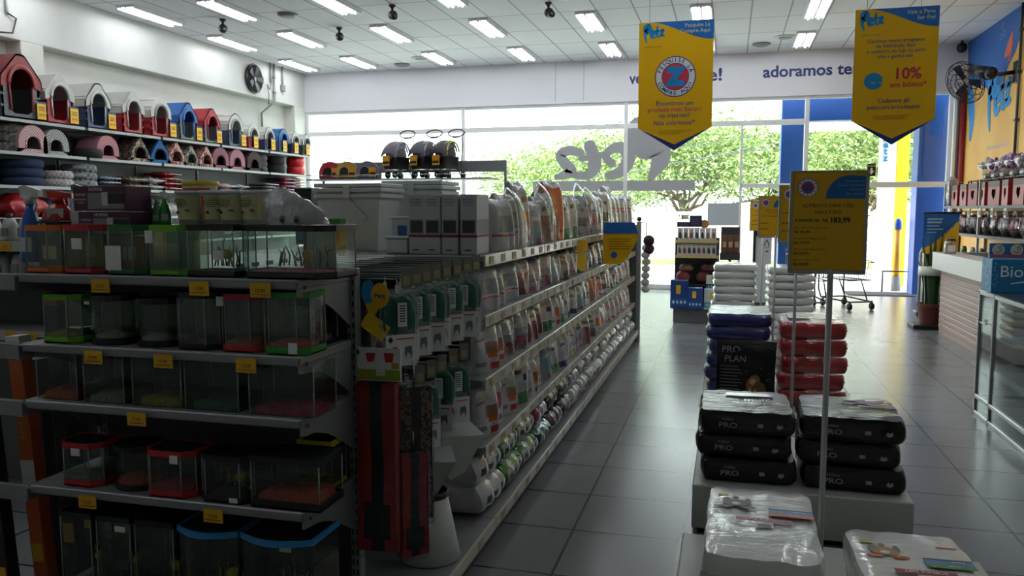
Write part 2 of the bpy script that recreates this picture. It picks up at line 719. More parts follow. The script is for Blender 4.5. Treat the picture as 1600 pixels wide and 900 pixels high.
struct(fas.build('wall_front', [mat('fascia_white', '#e2e2e6', .55), GREYC]))

# lettering on the front wall
lt = M()
TB = .10


def facia_text(s, u0, u1, v, hgt):
    p0, p1 = at(u0, v, YF), at(u1, v, YF)
    lt.text(s, (p0.x, YF - .004, p0.z), X1, Z1, hgt, 0, 'l', .025, width=p1.x - p0.x)


facia_text('ve', 983, 1003, 131, .30)
facia_text('e!', 1106, 1128, 126, .33)
facia_text('adoramos ter', 1192, 1343, 121, .30)
struct(lt.build('wall_lettering', mat('letter_navy', '#23336f', .5)))
bpy.data.objects['wall_lettering']['label'] = 'navy blue slogan lettering on the white wall above the windows'
bpy.data.objects['wall_lettering']['category'] = 'lettering'


def X_of(u, v=300):
    return at(u, v, YF + .06).x


VERT = [(484, 0, 3.78, .05), (725, 0, 3.78, .05), (977, 0, 3.78, .05), (1157, 0, 3.28, .035), (1257, 0, 3.78, .06), (1480, 0, 3.78, .06)]
XV = [X_of(q[0]) for q in VERT]


def window(n, i, j, z0, z1, mids=(), pane_z=None, extra=()):
    """frame between vertical bars i and j, one object with its panes"""
    x0, x1 = XV[i], XV[j]
    f = M()
    for x in ((x0, x1) if j == 5 else (x0,)):
        hw = .04
        f.box(x - hw, x + hw, YF + .02, YF + .11, z0, z1, 0, .006)
    for z, hz in mids:
        f.box(x0 + .04, x1 - .04, YF + .025, YF + .105, z - hz, z + hz, 0, .006)
    for (x, za, zb) in extra:
        f.box(x - .025, x + .025, YF + .03, YF + .1, za, zb, 0, .006)
    fo = struct(f.build('window_%d' % n, FRAMEW))
    for k, (za, zb) in enumerate(pane_z):
        g = M().box(x0 + .03, x1 - .03, YF + .058, YF + .066, za, zb).build('pane', PANE, fo)
    return fo


window(1, 0, 1, 0, 3.78, ((3.28, .05), (3.74, .04), (.06, .06)), ((.1, 3.24), (3.32, 3.72)))
window(2, 1, 2, 0, 3.78, ((3.28, .05), (3.74, .04), (.06, .06)), ((.1, 3.24), (3.32, 3.72)))
window(3, 2, 4, 0, 3.78, ((3.28, .05), (3.74, .04), (.05, .05)), ((.1, 3.24), (3.32, 3.72)), ((XV[3], 0, 3.25),))
window(4, 4, 5, 2.02, 3.78, ((2.07, .05), (3.74, .04)), ((2.12, 3.72),))
rl = M()
rl.box(XV[3], XV[4], YF + .03, YF + .1, 2.03, 2.11, 0, .006)
struct(rl.build('window_rail', FRAMEW))
dr = M()
x = XV[5]
for dx in (.02, -.9):
    dr.box(x - .06 + dx, x + dx, YF + .02, YF + .1, 0, 2.03, 0, .005)
door = struct(M().box(XV[5] + .045, XV[5] + .12, YF - .02, YF + .14, 0, 3.76, 0, .008).build('door_1', FRAMEW))
struct(M().box(XV[5] + .12, XR, YF + .0, YF + .14, 0, 3.78).build('wall_front_pier', mat('grey_pier', '#9b9890', .6)))
p = M()
x = at(1494, 200, YF - .06).x
p.box(x - .05, x, YF - .1, YF - .01, 0, 3.78, 0, .006)
p.box(x + .16, x + .2, YF - .1, YF - .01, 0, 3.78, 0, .006)
struct(p.build('trim_1', FRAMEW))

# grey lettering stuck on the glass, seen from behind
dc = M()
PS = [
    [(495, 322, 40), (440, 312, 46), (400, 336, 46), (430, 380, 52), (452, 410, 52), (400, 432, 34), (384, 434, 26)],
    [(538, 292, 58), (556, 340, 60), (560, 385, 62), (530, 425, 44), (470, 425, 34)],
    [(496, 350, 26), (560, 340, 34), (602, 330, 26)],
    [(640, 372, 40), (612, 340, 36), (640, 305, 44), (690, 300, 56), (718, 345, 60), (690, 400, 56), (640, 428, 40), (620, 424, 26)],
    [(772, 212, 120), (782, 255, 145), (800, 285, 140)],
    [(800, 280, 130), (858, 312, 105), (862, 362, 82), (824, 432, 34)],
]
YD = YF + .052
for st in PS:
    YD -= .0035
    q = []
    for a, b, wd in st:
        pt = at(740 + a / 2.963, 130 + b / 2.963, YD)
        q.append((pt.x, pt.z, wd / 2.963 * .0128))
    stroke(dc, q, (0, YD, 0), X1, Z1, -.003)
p0, p1 = at(833, 297, YD), at(1086, 282, YD)
dc.box(p0.x, p1.x, YD, YD + .003, 1.985, 2.19)
tag(dc.build('window_decal', film('decal_grey', '#b6b6ba', .2)), 'large grey logo decal with a bar below, stuck on the front window glass', 'decal')
sh = M()
p0, p1 = at(1105, 352, YF - .02), at(1155, 317, YF - .02)
sh.box(p0.x, p1.x, YF + .04, YF + .044, p0.z, p1.z)
tag(sh.build('window_poster', film('poster_back', '#c4c8cc', .2)), 'blank pale poster back taped to the window beside the thin mullion', 'poster')

# exit sign
p0, p1 = at(1356, 275, YF - .05), at(1370, 255, YF - .05)
YX = YF + .1045
ex = M().box(p0.x, p1.x, YX - .06, YX - .045, p0.z, p1.z)
cx = (p0.x + p1.x) / 2
ex.text('SAÍDA', (cx, YX - .062, p1.z - .06), X1, Z1, .05, 1, width=.13)
ex.box(cx - .018, cx + .018, YX - .063, YX - .061, p0.z + .09, p1.z - .08, 1)
ex.plate([(-.05, .1), (.05, .1), (0, .03)], (cx, YX - .061, p0.z), X1, Z1, .002, 1)
tag(ex.build('exit_sign', [BLACK, mat('sign_cream', '#f0e2b8', .5)]), 'small black exit sign with a down arrow over the open doorway', 'sign')

# mural on the right wall: blue field with a wavy lower edge
def wy(u, v):
    q = atx(u, v, XR)
    return (q.y, q.z)


mu = M()
edge = [(1513, 190), (1514, 150), (1520, 133), (1530, 131), (1545, 140), (1558, 138), (1570, 118), (1578, 98), (1586, 82), (1593, 60), (1599, 30)]
poly = smooth([wy(u, v) for u, v in edge], 4)
poly = [(min(y, YF), z) for y, z in poly]
poly += [(poly[-1][0] - 1.5, ZC), (YF, ZC)]
mu.plate(poly, (XR, 0, 0), Y1, Z1, -.004, 0)
logo(mu, (XR - .004, wy(1540, 218)[0], wy(1540, 220)[1] + .02), (0, -1, 0), Z1, 1.15, 1, .004)
mu.text('Seu pet merece o melhor', (XR - .006, wy(1558, 232)[0], wy(1558, 231)[1]), (0, -1, 0), Z1, .1, 2)
q = wy(1519, 160)
stroke(mu, [(q[0], q[1] - .6, .16), (q[0] - .05, q[1] - .3, .3), (q[0] + .05, q[1], .36), (q[0] + .1, q[1] + .15, .3)], (XR, 0, 0), Y1, Z1, -.004, 1)
q = wy(1578, 72)
stroke(mu, [(q[0] + .16, q[1] - .1, .10), (q[0], q[1], .22), (q[0] - .1, q[1] + .16, .08)], (XR, 0, 0), Y1, Z1, -.006, 3)
stroke(mu, [(q[0] - .02, q[1] - .2, .06), (q[0] - .1, q[1] + .02, .1)], (XR, 0, 0), Y1, Z1, -.0065, 3)
for u, v in ((1567, 40), (1570, 52), (1565, 58)):
    q = wy(u, v)
    mu.disc((XR - .006, q[0], q[1]), Y1, Z1, .05, 2, 14, .04)
mo = mu.build('wall_mural', [mat('mural_blue', '#2c62ae', .5), mat('mural_logo_blue', '#2f8fd0', .4), mat('mural_pale', '#9db8c8', .5), mat('mural_coral', '#d86a4a', .5)])
tag(mo, 'blue and yellow wall mural with a blue logo above the counter shelves', 'mural')

# ------------------------------------------------------------------ outside
struct(M().box(-30, 40, YF + .16, 75, -.2, -.04).build('ground', mat('pale_paving', '#c9c7c0', .8, var=.12, vs=1.5)))
BCOL = mat('blue_column_paint', '#1c4f9e', .4)
c = M()
c.box(at(1218, 300, 17.3).x, at(1253, 300, 17.3).x, 17.3, 17.75, -.04, 3.9, 0, .01)
struct(c.build('column_outside', BCOL))
c = M()
c.box(at(1432, 300, 17.0).x, at(1480, 300, 17.0).x + .2, 17.0, 17.5, -.04, 3.9, 0, .01)
struct(c.build('column_outside', BCOL))
struct(M().box(at(1222, 170, 17.4).x, at(1480, 170, 17.4).x, 17.35, 17.7, 3.36, 4.2, 0, .01).build('beam_outside', BCOL))
cn = M()
for i in range(14):
    cn.box(.9 + i * .22, 1.09 + i * .22, 17.8, 21.5, 3.52, 3.56)
struct(cn.build('canopy_roof', mat('canopy_sheet', '#cfcfd6', .6)))
struct(M().box(2.2, 3.35, YF - .25, YF + .5, 0, .012).build('threshold_mat', mat('doormat', '#3c3d42', .9, bump=.5, bs=200)))

t = thing('street_pillar', 'tall yellow pillar sign outside the open doorway, left half painted white for glare', 'pillar', (at(1388, 438, 19.2).x, 19.2, -.04))
M().box(-.27, .02, -.2, .2, 0, 4.2, 0, .01).build('glare_half', mat('pillar_glare', '#f4f2e6', .5), t)  # blown-out light on the yellow pillar, painted as a white half
M().box(.02, .27, -.2, .2, 0, 4.2, 0, .01).build('yellow_half', mat('pillar_yellow', '#f2d21a', .5), t)
lg = M()
for i, ch in enumerate('Petz'):
    lg.text(ch, (-.2, -.215, 3.1 - i * .14), X1, Z1, .2, 0, bold=.03)
lg.build('lettering', SKYB, t)
t = thing('bollard', 'yellow bollard with a blue cap outside beside the blue column', 'bollard', (at(1399, 455, 17.9).x, 17.9, -.04))
M().cyl((0, 0, .3), (0, 0, 1.25), .06).build('post', mat('bollard_yellow', '#d89a1e', .5), t)
M().lathe([(.065, 1.25), (.068, 1.38), (.055, 1.45), (.001, 1.48)]).build('cap', mat('bollard_blue', '#2b56a8', .5), t)
M().cyl((0, 0, 0), (0, 0, .3), .09).build('base', mat('concrete', '#8a8a86', .8), t)
t = thing('barrier', 'low grey tube barrier outside around the yellow bollard', 'barrier', (at(1399, 455, 17.6).x, 17.6, -.04))
M().tube([(-.25, 0, 0), (-.25, 0, .42), (.25, 0, .42), (.25, 0, 0)], .02).build('tube_frame', DMETAL, t)

BARK = mat('bark', '#6a5c4c', .9, var=.4, vs=12)
LEAF = [mat('leaf_light', '#97ab6c', .6), mat('leaf_mid', '#738c4c', .6), mat('leaf_yellow', '#aab069', .6)]


def tree(x, y, h, rad, seed, label, cards=11000, size=.11):
    rr = random.Random(seed)
    t = thing('tree', label, 'tree', (x, y, -.04), 0, 'trees across the road')
    tr = M()
    tops = []
    tr.tube([(0, 0, 0), (rr.uniform(-.1, .1), 0, h * .25), (rr.uniform(-.25, .25), 0, h * .45)], [.17, .14, .1], 8)
    for k in range(9):
        a = rr.uniform(0, 6.28)
        e = V(math.cos(a) * rad * rr.uniform(.35, .8), math.sin(a) * rad * rr.uniform(.35, .8), h * rr.uniform(.5, .92))
        tr.tube([(0, 0, h * rr.uniform(.22, .42)), V(e.x * .5, e.y * .5, e.z * .62), e], [.08, .05, .015], 6)
        tops.append(e)
    for k in range(16):
        a = rr.uniform(0, 6.28)
        q = rr.uniform(.2, 1)
        tops.append(V(math.cos(a) * rad * q, math.sin(a) * rad * q, h * (.95 - .62 * q * rr.uniform(.3, 1))))
    tr.build('trunk', BARK, t)
    f = M()
    for k in range(cards):
        o = rr.choice(tops)
        d = V(rr.gauss(0, 1), rr.gauss(0, 1), rr.gauss(0, .7))
        p = o + d * rad * .25
        a = V(rr.uniform(-1, 1), rr.uniform(-1, 1), rr.uniform(-1, .3)).normalized()
        b = a.cross(V(rr.uniform(-1, 1), rr.uniform(-1, 1), rr.uniform(-1, 1))).normalized()
        s = size * rr.uniform(.6, 1.3)
        f.add([p - a * s, p + b * s * .35, p + a * s, p - b * s * .35], [(0, 1, 2, 3)], rr.choice((0, 0, 1, 1, 2)))
    f.build('foliage', LEAF, t)
    return t


TR = [(-9.5, 40, 4.6, 2.6, 'pale leafy tree across the road, farthest left behind the pram display'),
      (-5.2, 36, 4.9, 2.7, 'pale leafy tree across the road, seen behind the bar of the window decal'),
      (-1.6, 31, 5.0, 2.6, 'leafy tree with bare lower branches, seen left of the hanging round-badge banner'),
      (1.4, 35, 5.5, 2.7, 'tall leafy tree seen between the window decal and the left blue column'),
      (4.4, 31, 5.0, 2.5, 'leafy tree seen just right of the left blue column'),
      (7.2, 36, 5.4, 2.6, 'leafy tree seen behind the yellow price signs, left of the pillar'),
      (9.8, 31.5, 5.0, 2.4, 'leafy tree seen between the yellow pillar and right blue column')]
for i, (x, y, h, r_, lb) in enumerate(TR):
    tree(x, y, h, r_, 40 + i, lb)
hd = M()
rr = random.Random(3)
for k in range(2600):
    p = V(rr.uniform(6.9, 9.4), rr.uniform(25.95, 26.85), 1.0 + rr.random() ** .6 * .75)
    a = V(rr.uniform(-1, 1), rr.uniform(-1, 1), rr.uniform(-1, 1)).normalized()
    b = a.cross(V(.3, .8, .5)).normalized()
    s = rr.uniform(.05, .11)
    hd.add([p - a * s, p + b * s * .5, p + a * s, p - b * s * .5], [(0, 1, 2, 3)], rr.choice((0, 0, 1)))
hd.box(6.9, 9.4, 26.0, 26.85, -.04, 1.05, 2)
tag(hd.build('hedge', [mat('hedge_yellow', '#c2c431', .6), mat('hedge_green', '#7d9a2e', .6), mat('planter_brown', '#6b4a3e', .8)]),
    'clipped yellow-green hedge in a brown planter outside the doorway', 'hedge')
fn = M()
for i in range(26):
    fn.box(-9 + i * .62, -8.95 + i * .62, 27, 27.05, -.04, 1.5)
for z in (.2, .55, .9, 1.2, 1.45):
    fn.box(-9, 7, 26.98, 27.07, z, z + .1)
tag(fn.build('road_fence', mat('fence_white', '#d6d4d4', .6)), 'long white rail fence beyond the front windows below the trees', 'fence')
fn = M()
fn.box(-8, 6, 30, 30.3, -.04, 1.15)
for i in range(10):
    fn.box(-8 + i * 1.4, -7.9 + i * 1.4, 29.95, 30, -.04, 1.15, 1)
tag(fn.build('garden_wall', [mat('wall_brick_pale', '#c0a9a2', .8, var=.2, vs=6), mat('wall_post', '#d0c8c0', .8)]), 'pale reddish garden wall across the road behind the white fence', 'wall')
gs = M()
for k in range(1500):
    p = V(rr.uniform(-6, 4.5), rr.uniform(24.5, 26), -.04)
    a = V(rr.uniform(-.06, .06), rr.uniform(-.06, .06), rr.uniform(.06, .2))
    gs.add([p, p + V(.05, 0, 0), p + a], [(0, 1, 2)], 0)
tag(gs.build('grass_verge', mat('verge_green', '#9db06a', .8)), 'strip of green grass beside the road outside', 'grass', kind='stuff')
for i, (a, b, nm) in enumerate((((640, 290), (1255, 200), 'uppermost'), ((700, 300), (1240, 225), 'second'), ((720, 310), (1262, 215), 'lowest'))):
    p0, p1 = at(a[0], a[1], 24 + i), at(b[0], b[1], 25 + i)
    cb = M().tube([p0, (p0 + p1) / 2 - V(0, 0, .1), p1], .012, 5).build('power_cable', mat('cable_grey', '#5a5a60', .6))
    tag(cb, 'thin overhead power cable outside the windows, %s of three' % nm, 'cable', 'overhead cables')

# ------------------------------------------------------------------ ceiling
TUBEM = mat('fluorescent_tube', '#f6faff', .3, emit=TUBE)


def make_light():
    t = thing('ceiling_light', '', '')
    f = M()
    f.box(-.15, .15, -.6, .6, -.035, 0, 0, .004)
    for sx in (-1, 1):
        f.box(sx * .15 - .008, sx * .15 + .008, -.6, .6, -.06, 0)
    f.box(-.012, .012, -.6, .6, -.055, -.03)
    f.build('housing', mat('lamp_housing', '#e8e8ea', .35), t)
    for x in (-.075, .075):
        M().cyl((x, -.56, -.05), (x, .56, -.05), .014, n=8).build('fluorescent_tube', TUBEM, t)
    return t


LX = (-8.65, -7.3, -5.6, -3.9, -2.2, -.48, 1.18)
for row, (yc, nm) in enumerate(((15.45, 'row nearest the windows'), (13.15, 'middle row'), (11.0, 'third row from the windows'), (8.8, 'added fill row, fourth from the windows'), (6.6, 'added fill row, fifth from the windows'), (4.4, 'added fill row, sixth from the windows'), (.6, 'added fill row above the camera'))):  # rows from the fourth on are unseen, added to brighten the foreground
    for i, x in enumerate(LX):
        if (2 < yc < 8 and i < 3) or (yc < 2 and i not in (2, 3)) or (yc == 4.4 and i in (4, 5)):
            continue
        spawn('lamp', make_light, 'twin-tube ceiling light, %s from the left wall, %s' % (ORD[i], nm), 'ceiling light', (x, yc, ZC), 0, 'fluorescent ceiling lights')


def make_cam():
    t = thing('security_camera', '', '')
    M().lathe([(.05, 0), (.05, -.02), (.02, -.05), (.018, -.1)]).build('mount', DMETAL, t)
    M().ball((0, -.02, -.15), .07, 14, sy=1.3).cyl((0, -.06, -.17), (0, -.15, -.2), .05, .045).build('housing', BLACK, t)
    return t


for (u, v), nm in (((348, 30), 'farthest left on the ceiling, between two lights'), ((530, 43), 'second from the left wall on the ceiling'),
                   ((613, 8), 'third from the left wall, near the top edge'), ((857, 4), 'fourth from the left wall, centre of the ceiling')):
    d = ray(u, v)
    q = V(0, 0, EYE) + d * ((ZC - EYE) / d.z)
    spawn('cam', make_cam, 'small black security camera, ' + nm, 'camera', (q.x, q.y, ZC), .6, 'ceiling cameras')


def make_smoke():
    return M().lathe([(.1, 0), (.1, -.02), (.07, -.045), (.001, -.05)], sm=False).build('smoke_detector', mat('detector_grey', '#7d7d80', .5))


for (u, v), nm in (((450, 22), 'above the dog houses'), ((628, 100), 'over the pram display near the front wall'), ((1190, 68), 'beside the round vent')):
    d = ray(u, v)
    q = V(0, 0, EYE) + d * ((ZC - EYE) / d.z)
    spawn('smoke', make_smoke, 'flat grey smoke detector on the ceiling ' + nm, 'smoke detector', (q.x, q.y, ZC), 0, 'smoke detectors', (1.6, 1.6, 1))


def make_vent():
    t = thing('ceiling_vent', '', '')
    M().lathe([(.02, -.03), (.17, -.02), (.19, 0)], sm=False).build('rim', WHITE, t)
    M().lathe([(.001, -.04), (.1, -.035), (.12, -.02)], sm=False).build('diffuser', GREYC, t)
    return t


for (u, v), nm in (((657, 90), 'toward the left'), ((1227, 57), 'between the two banners')):
    d = ray(u, v)
    q = V(0, 0, EYE) + d * ((ZC - EYE) / d.z)
    spawn('vent', make_vent, 'round white ceiling vent near the front wall, ' + nm, 'vent', (q.x, q.y, ZC), 0, 'round ceiling vents')

# left wall fittings
q = atx(394, 123, XL)
t = thing('wall_fan', 'round black exhaust fan on the left wall beam', 'fan', (XL + .02, q.y, q.z))
f = M()
f.tube([(0.03, math.cos(a * PI / 12) * .27, math.sin(a * PI / 12) * .27) for a in range(24)], .02, 6, closed=True)
for rr_ in (.07, .14, .21):
    f.tube([(.05, math.cos(a * PI / 10) * rr_, math.sin(a * PI / 10) * rr_) for a in range(20)], .006, 5, closed=True)
f.build('guard', BLACK, t)
M().cyl((-.015, 0, 0), (.02, 0, 0), .27, n=24).build('housing', mat('fan_dark', '#2a2a2c', .6), t)
f = M()
for k in range(5):
    a = k * 2 * PI / 5
    ca, sa = math.cos(a), math.sin(a)
    f.plate([(.04, -.03), (.24, -.07), (.25, .06), (.05, .03)], (.03, 0, 0), (.2, ca, sa), (0, -sa, ca), .004)
f.build('blade', DMETAL, t)
M().cyl((.02, 0, 0), (.06, 0, 0), .04).build('hub', CHROME, t)

PIPE = mat('conduit_grey', '#8f9090', .45, .3)
cp = M()
a, b, c_, d_ = atx(425, 96, XL), atx(427, 158, XL), atx(422, 170, XL), atx(423, 200, XL)
cp.tube([(XL + .04, a.y, ZC), (XL + .04, a.y, 3.86), (XL + .04, a.y - .12, 3.76), (XL - .2, a.y - .12, 3.6), (XL - .2, a.y - .12, 2.7)], .022, 8)
for z in (4.3, 4.0):
    cp.cyl((XL + .04, a.y, z), (XL + .04, a.y, z + .05), .034)
tag(cp.build('conduit', PIPE), 'long grey conduit running down the left wall beside the fan', 'conduit')
cp = M()
cp.tube([(XL + .03, a.y - .12, ZC), (XL + .03, a.y - .12, 4.2)], .018, 8)
cp.tube([(XL + .03, a.y - .12, 4.2), (XL + .05, a.y - .2, 4.05), (XL + .03, a.y - .26, 4.15), (XL + .03, a.y - .2, 3.95), (XL + .03, a.y - .22, 3.75)], .008, 6, 1)
tag(cp.build('conduit', [PIPE, BLACK]), 'short conduit with a loose black cable loop, next to the wall fan', 'conduit')
cp = M()
e = atx(439, 100, XL)
cp.cyl((XL + .03, e.y, ZC), (XL + .03, e.y, 4.2), .018)
cp.box(XL, XL + .07, e.y - .05, e.y + .05, 4.08, 4.22, 0, .01)
tag(cp.build('conduit', PIPE), 'short grey conduit ending in a switch box near the window corner', 'conduit')
cp = M()
e = atx(8, 20, XL)
cp.cyl((XL + .03, e.y, ZC), (XL + .03, e.y, e.z), .02)
cp.tube([(XL + .03, e.y, e.z), (XL + .05, e.y + .12, e.z - .05), (XL + .05, e.y + .05, e.z - .25), (XL + .04, e.y - .3, e.z - .3)], .012, 6, 1)
tag(cp.build('conduit', [WHITE, BLACK]), 'white conduit with a black cable hook high above the red-roofed dog house', 'conduit')

# right wall fittings
for u, nm, mm in ((1597, 'beside the wall fan', PIPE),):
    q = atx(1592, 110, XR)
    cp = M().cyl((XR - .03, q.y - .12, 2.1), (XR - .03, q.y - .12, ZC), .02)
    for z in (2.2, 2.9, 3.6, 4.2):
        cp.box(XR - .06, XR, q.y - .16, q.y - .08, z, z + .04)
    tag(cp.build('conduit', DMETAL), 'thin dark conduit running up the yellow mural wall beside the fan', 'conduit')
q = at(1502, 250, YF - .15)
cp = M().cyl((q.x, YF - .12, .2), (q.x, YF - .12, 3.76), .045)
cp.box(q.x - .06, q.x + .06, YF - .17, YF - .07, 1.9, 2.05, 1)
tag(cp.build('fire_pipe', [mat('fire_red', '#8e1f24', .4), WHITE]), 'dark red fire pipe in the corner by the right wall', 'pipe')
cp = M()
cp.ball((0, 0, 0), .09, 14)
cp.cyl((0, 0, .05), (0, 0, .25), .02)
q = at(1514, 74, YF - .2)
tag(cp.build('security_camera', BLACK, None, (XR - .15, YF - .2, q.z)), 'black dome camera in the corner where the front and right walls meet', 'camera')

q = atx(1590, 112, XR)
t = thing('wall_fan', 'black oscillating wall fan mounted on the yellow mural wall', 'fan', (XR, q.y, q.z))
f = M().box(-.04, 0, -.09, .09, -.16, .16, 0, .01)
f.tube([(-.02, 0, 0), (-.2, .05, -.02), (-.34, .25, .02)], .03, 8)
f.build('bracket', BLACK, t)
f = M().cyl((-.33, .2, .02), (-.45, .56, .14), .1, .08)
f.ball((-.31, .16, .02), .1)
f.build('motor', BLACK, t)
g = M()
fc = V(-.5, .72, -.02)
n_ = V(-.45, .85, -.25).normalized()
a_ = n_.cross(V(0, 0, 1)).normalized()
b_ = a_.cross(n_)
for k, (rr_, off) in enumerate(((.34, 0), (.34, .05), (.27, .1), (.19, .12), (.1, .13), (.26, -.08), (.16, -.1))):
    g.tube([fc + n_ * off + (a_ * math.cos(i * PI / 14) + b_ * math.sin(i * PI / 14)) * rr_ for i in range(28)], .006, 5, closed=True)
for i in range(20):
    dd = a_ * math.cos(i * PI / 10) + b_ * math.sin(i * PI / 10)
    g.tube([fc - n_ * .1 + dd * .08, fc - n_ * .06 + dd * .26, fc + dd * .34, fc + n_ * .09 + dd * .27, fc + n_ * .13 + dd * .08], .003, 4)
g.build('guard', BLACK, t)
f = M()
for k in range(3):
    al = k * 2 * PI / 3
    A_ = a_ * math.cos(al) + b_ * math.sin(al) + n_ * .1
    B_ = b_ * math.cos(al) - a_ * math.sin(al)
    f.plate([(.04, -.03), (.28, -.1), (.3, .06), (.05, .05)], fc, A_, B_, .004)
f.build('blade', DMETAL, t)
M().disc(fc + n_ * .135, a_, b_, .06, 0).add([], []).build('badge', WPRINT, t)

# ------------------------------------------------------------------ big shelving
GX = -1.78          # spine of the long gondola
TAGY = mat('price_tag_yellow', '#d9a514', .5)
TAGC = mat('price_tag_cream', '#b3a678', .5)
PEG = mat('peg_panel', '#5c5e60', .5, .2)


def make_tag():
    m = M().box(-.035, .035, -.003, 0, -.022, .022, 0)
    m.text('13,99', (0, -.0035, -.006), X1, Z1, .016, 1)
    m.box(-.028, .028, -.0038, -.003, -.014, -.012, 1)
    return m


_tag = make_tag().build('price_tag', [TAGY, INK])
TAG_ME = _tag.data
bpy.data.objects.remove(_tag)


def price_tag(parent, loc, rz=0, sc=1):
    o = bpy.data.objects.new('price_tag', TAG_ME)
    C.objects.link(o)
    o.parent = parent
    o.location = loc
    o.rotation_euler.z = rz
    o.scale = (sc, 1, sc)


def child(parent, name, src, loc, rz=0):
    o = bpy.data.objects.new(name, src.data)
    C.objects.link(o)
    o.parent = parent
    o.location = loc
    o.rotation_euler.z = rz
    return o


# end display with the fish tanks: front at y 2.2, back at y 2.56
EX0, EX1, EY0, EY1 = -2.305, -1.255, 2.2, 2.56
EZ = (1.388, 1.152, .956, .659, .25)
t = thing('shelving_unit', 'grey metal end display of five shelves holding small fish tanks', 'shelving', ((EX0 + EX1) / 2, EY1, 0))
HW = (EX1 - EX0) / 2
m = M().box(-HW, HW, 0, .02, .05, 1.38, 0)
m.build('back_panel', mat('back_panel_dark', '#3c3d3f', .5, .2), t)
for sx in (-1, 1):
    m = M().box(sx * HW - .018, sx * HW + .018, -.01, .03, 0, 1.4, 0, .003)
    for k in range(34):
        for dx in (-.008, .008):
            m.box(sx * HW + dx - .003, sx * HW + dx + .003, -.0115, -.0095, .12 + k * .037, .14 + k * .037, 1)
    m.build('upright', [SHELFM, BLACK], t)
TAGS = [[.33, .68, .885], [.29, .545, .83], [.44], [.24, .70], []]
for i, z in enumerate(EZ):
    sh_ = M().box(-HW, HW, EY0 - EY1, -.01, z - .03, z, 0, .004).build('shelf', SHELFM, t)
    r = M()
    r.plate([(0, 0), (.012, -.004), (.012, -.054), (0, -.06)], (-HW, EY0 - EY1, z - .0), (0, -1, 0), Z1, 2 * HW)
    r.box(-HW, HW, EY0 - EY1 - .016, EY0 - EY1 - .010, z - .008, z - .002)
    r.build('price_rail', mat('endcap_rail', '#8d8f90', .4, .2), sh_)
    for sx in (-1, 1):
        D = EY1 - EY0
        arc = [(D * .12 + D * .78 * (1 - math.cos(k * PI / 16)), -.17 + .125 * (1 - math.sin(k * PI / 16)) ** 1) for k in range(9)]
        P = [(0, 0), (0, -.18)] + [(.02 + (D - .05) * (k / 8), -.055 - .125 * (1 - math.sin(k / 8 * PI / 2)) ) for k in range(9)] + [(D, -.05), (D, 0)]
        b = M().plate(P, (sx * HW - .003, 0, z - .002), (0, -1, 0), Z1, .006)
        b.cyl((sx * (HW + .004), -D + .03, z - .025), (sx * (HW + .007), -D + .03, z - .025), .006, n=8, m=1)
        b.build('bracket', [SHELFM, DMETAL], sh_)
    for q in TAGS[i]:
        price_tag(sh_, (-HW + q * 2 * HW, EY0 - EY1 - .014, z - .032))
# raised rear ledge of the end display
t = thing('riser_shelf', 'thin dark-edged riser shelf carrying the white tubs behind the small tanks', 'shelf', ((EX0 + EX1) / 2 - .02, 2.5, 1.388))
M().box(-HW + .02, HW - .06, -.07, .18, .148, .158, 0).build('board', mat('riser_board', '#7d8280', .3), t)
for sx in (-.9, .82):
    M().box(sx * HW - .006, sx * HW + .006, -.05, .16, 0, .148).build('support', DMETAL, t)

# long gondola: hook bay, then five shelf bays, right face at x -1.1
GZ = (1.385, 1.10, .80, .475)
GF = GX + .68


def bay(L, label, hook):
    t = thing('gondola_bay', label, 'shelving', (GX, 0, 0))
    pz = 1.38
    m = M().box(-.02, .02, .016, L - .016, .145, pz - .03, 0)
    if hook:
        for k in range(12):
            m.box(.02, .024, .03, L - .03, .3 + k * .09, .31 + k * .09, 1)
    m.build('back_panel', [PEG, BLACK], t)
    m = M().box(-.03, .03, .002, .015, 0, pz - .03, 0, .003)
    for k in range(32):
        m.box(.0, .012, .0005, .0022, .12 + k * .037, .14 + k * .037, 1)
    m.build('upright', [SHELFM, BLACK], t)
    d = M().box(-.72, .73, .002, L - .002, .1, .14, 0, .004).build('base_deck', SHELFM, t)
    M().box(-.68, .69, .002, L - .002, .0, .1).build('kick_plate', mat('kick_grey', '#77797a', .45, .2), d)
    r = M().box(.73, .742, .004, L - .004, .088, .145, 0, .003)
    r.build('price_rail', RAIL, d)
    for k in range(5 if not hook else 2):
        o = child(d, 'price_tag', _cream, (.743, (k + .5) * L / (5 if not hook else 2), .116), PI / 2)
    for i, z in enumerate(GZ):
        if hook and i > 0:
            break
        if hook:
            sh_ = M().box(-.66, .24, .002, L - .002, z - .03, z, 0, .003).build('shelf', mat('top_board', '#b4b6b6', .4, .1), t)
            continue
        sh_ = M().box(-.66 if i == 0 else .02, .68, .002, L - .002, z - .028, z, 0, .003).build('shelf', SHELFM, t)
        M().box(.68, .692, .006, L - .006, z - .05, z + .006, 0, .003).build('price_rail', RAIL, sh_)
        for y in (.012, L - .012):
            M().plate([(.02, -.02), (.02, -.06), (.1, -.06), (.64, -.045), (.67, -.028)], (0, y + .002, z), X1, Z1, .004).build('bracket', SHELFM, sh_)
        for k in range(6):
            child(sh_, 'price_tag', _cream, (.693, (k + .5) * L / 6, z - .022), PI / 2)
    return t


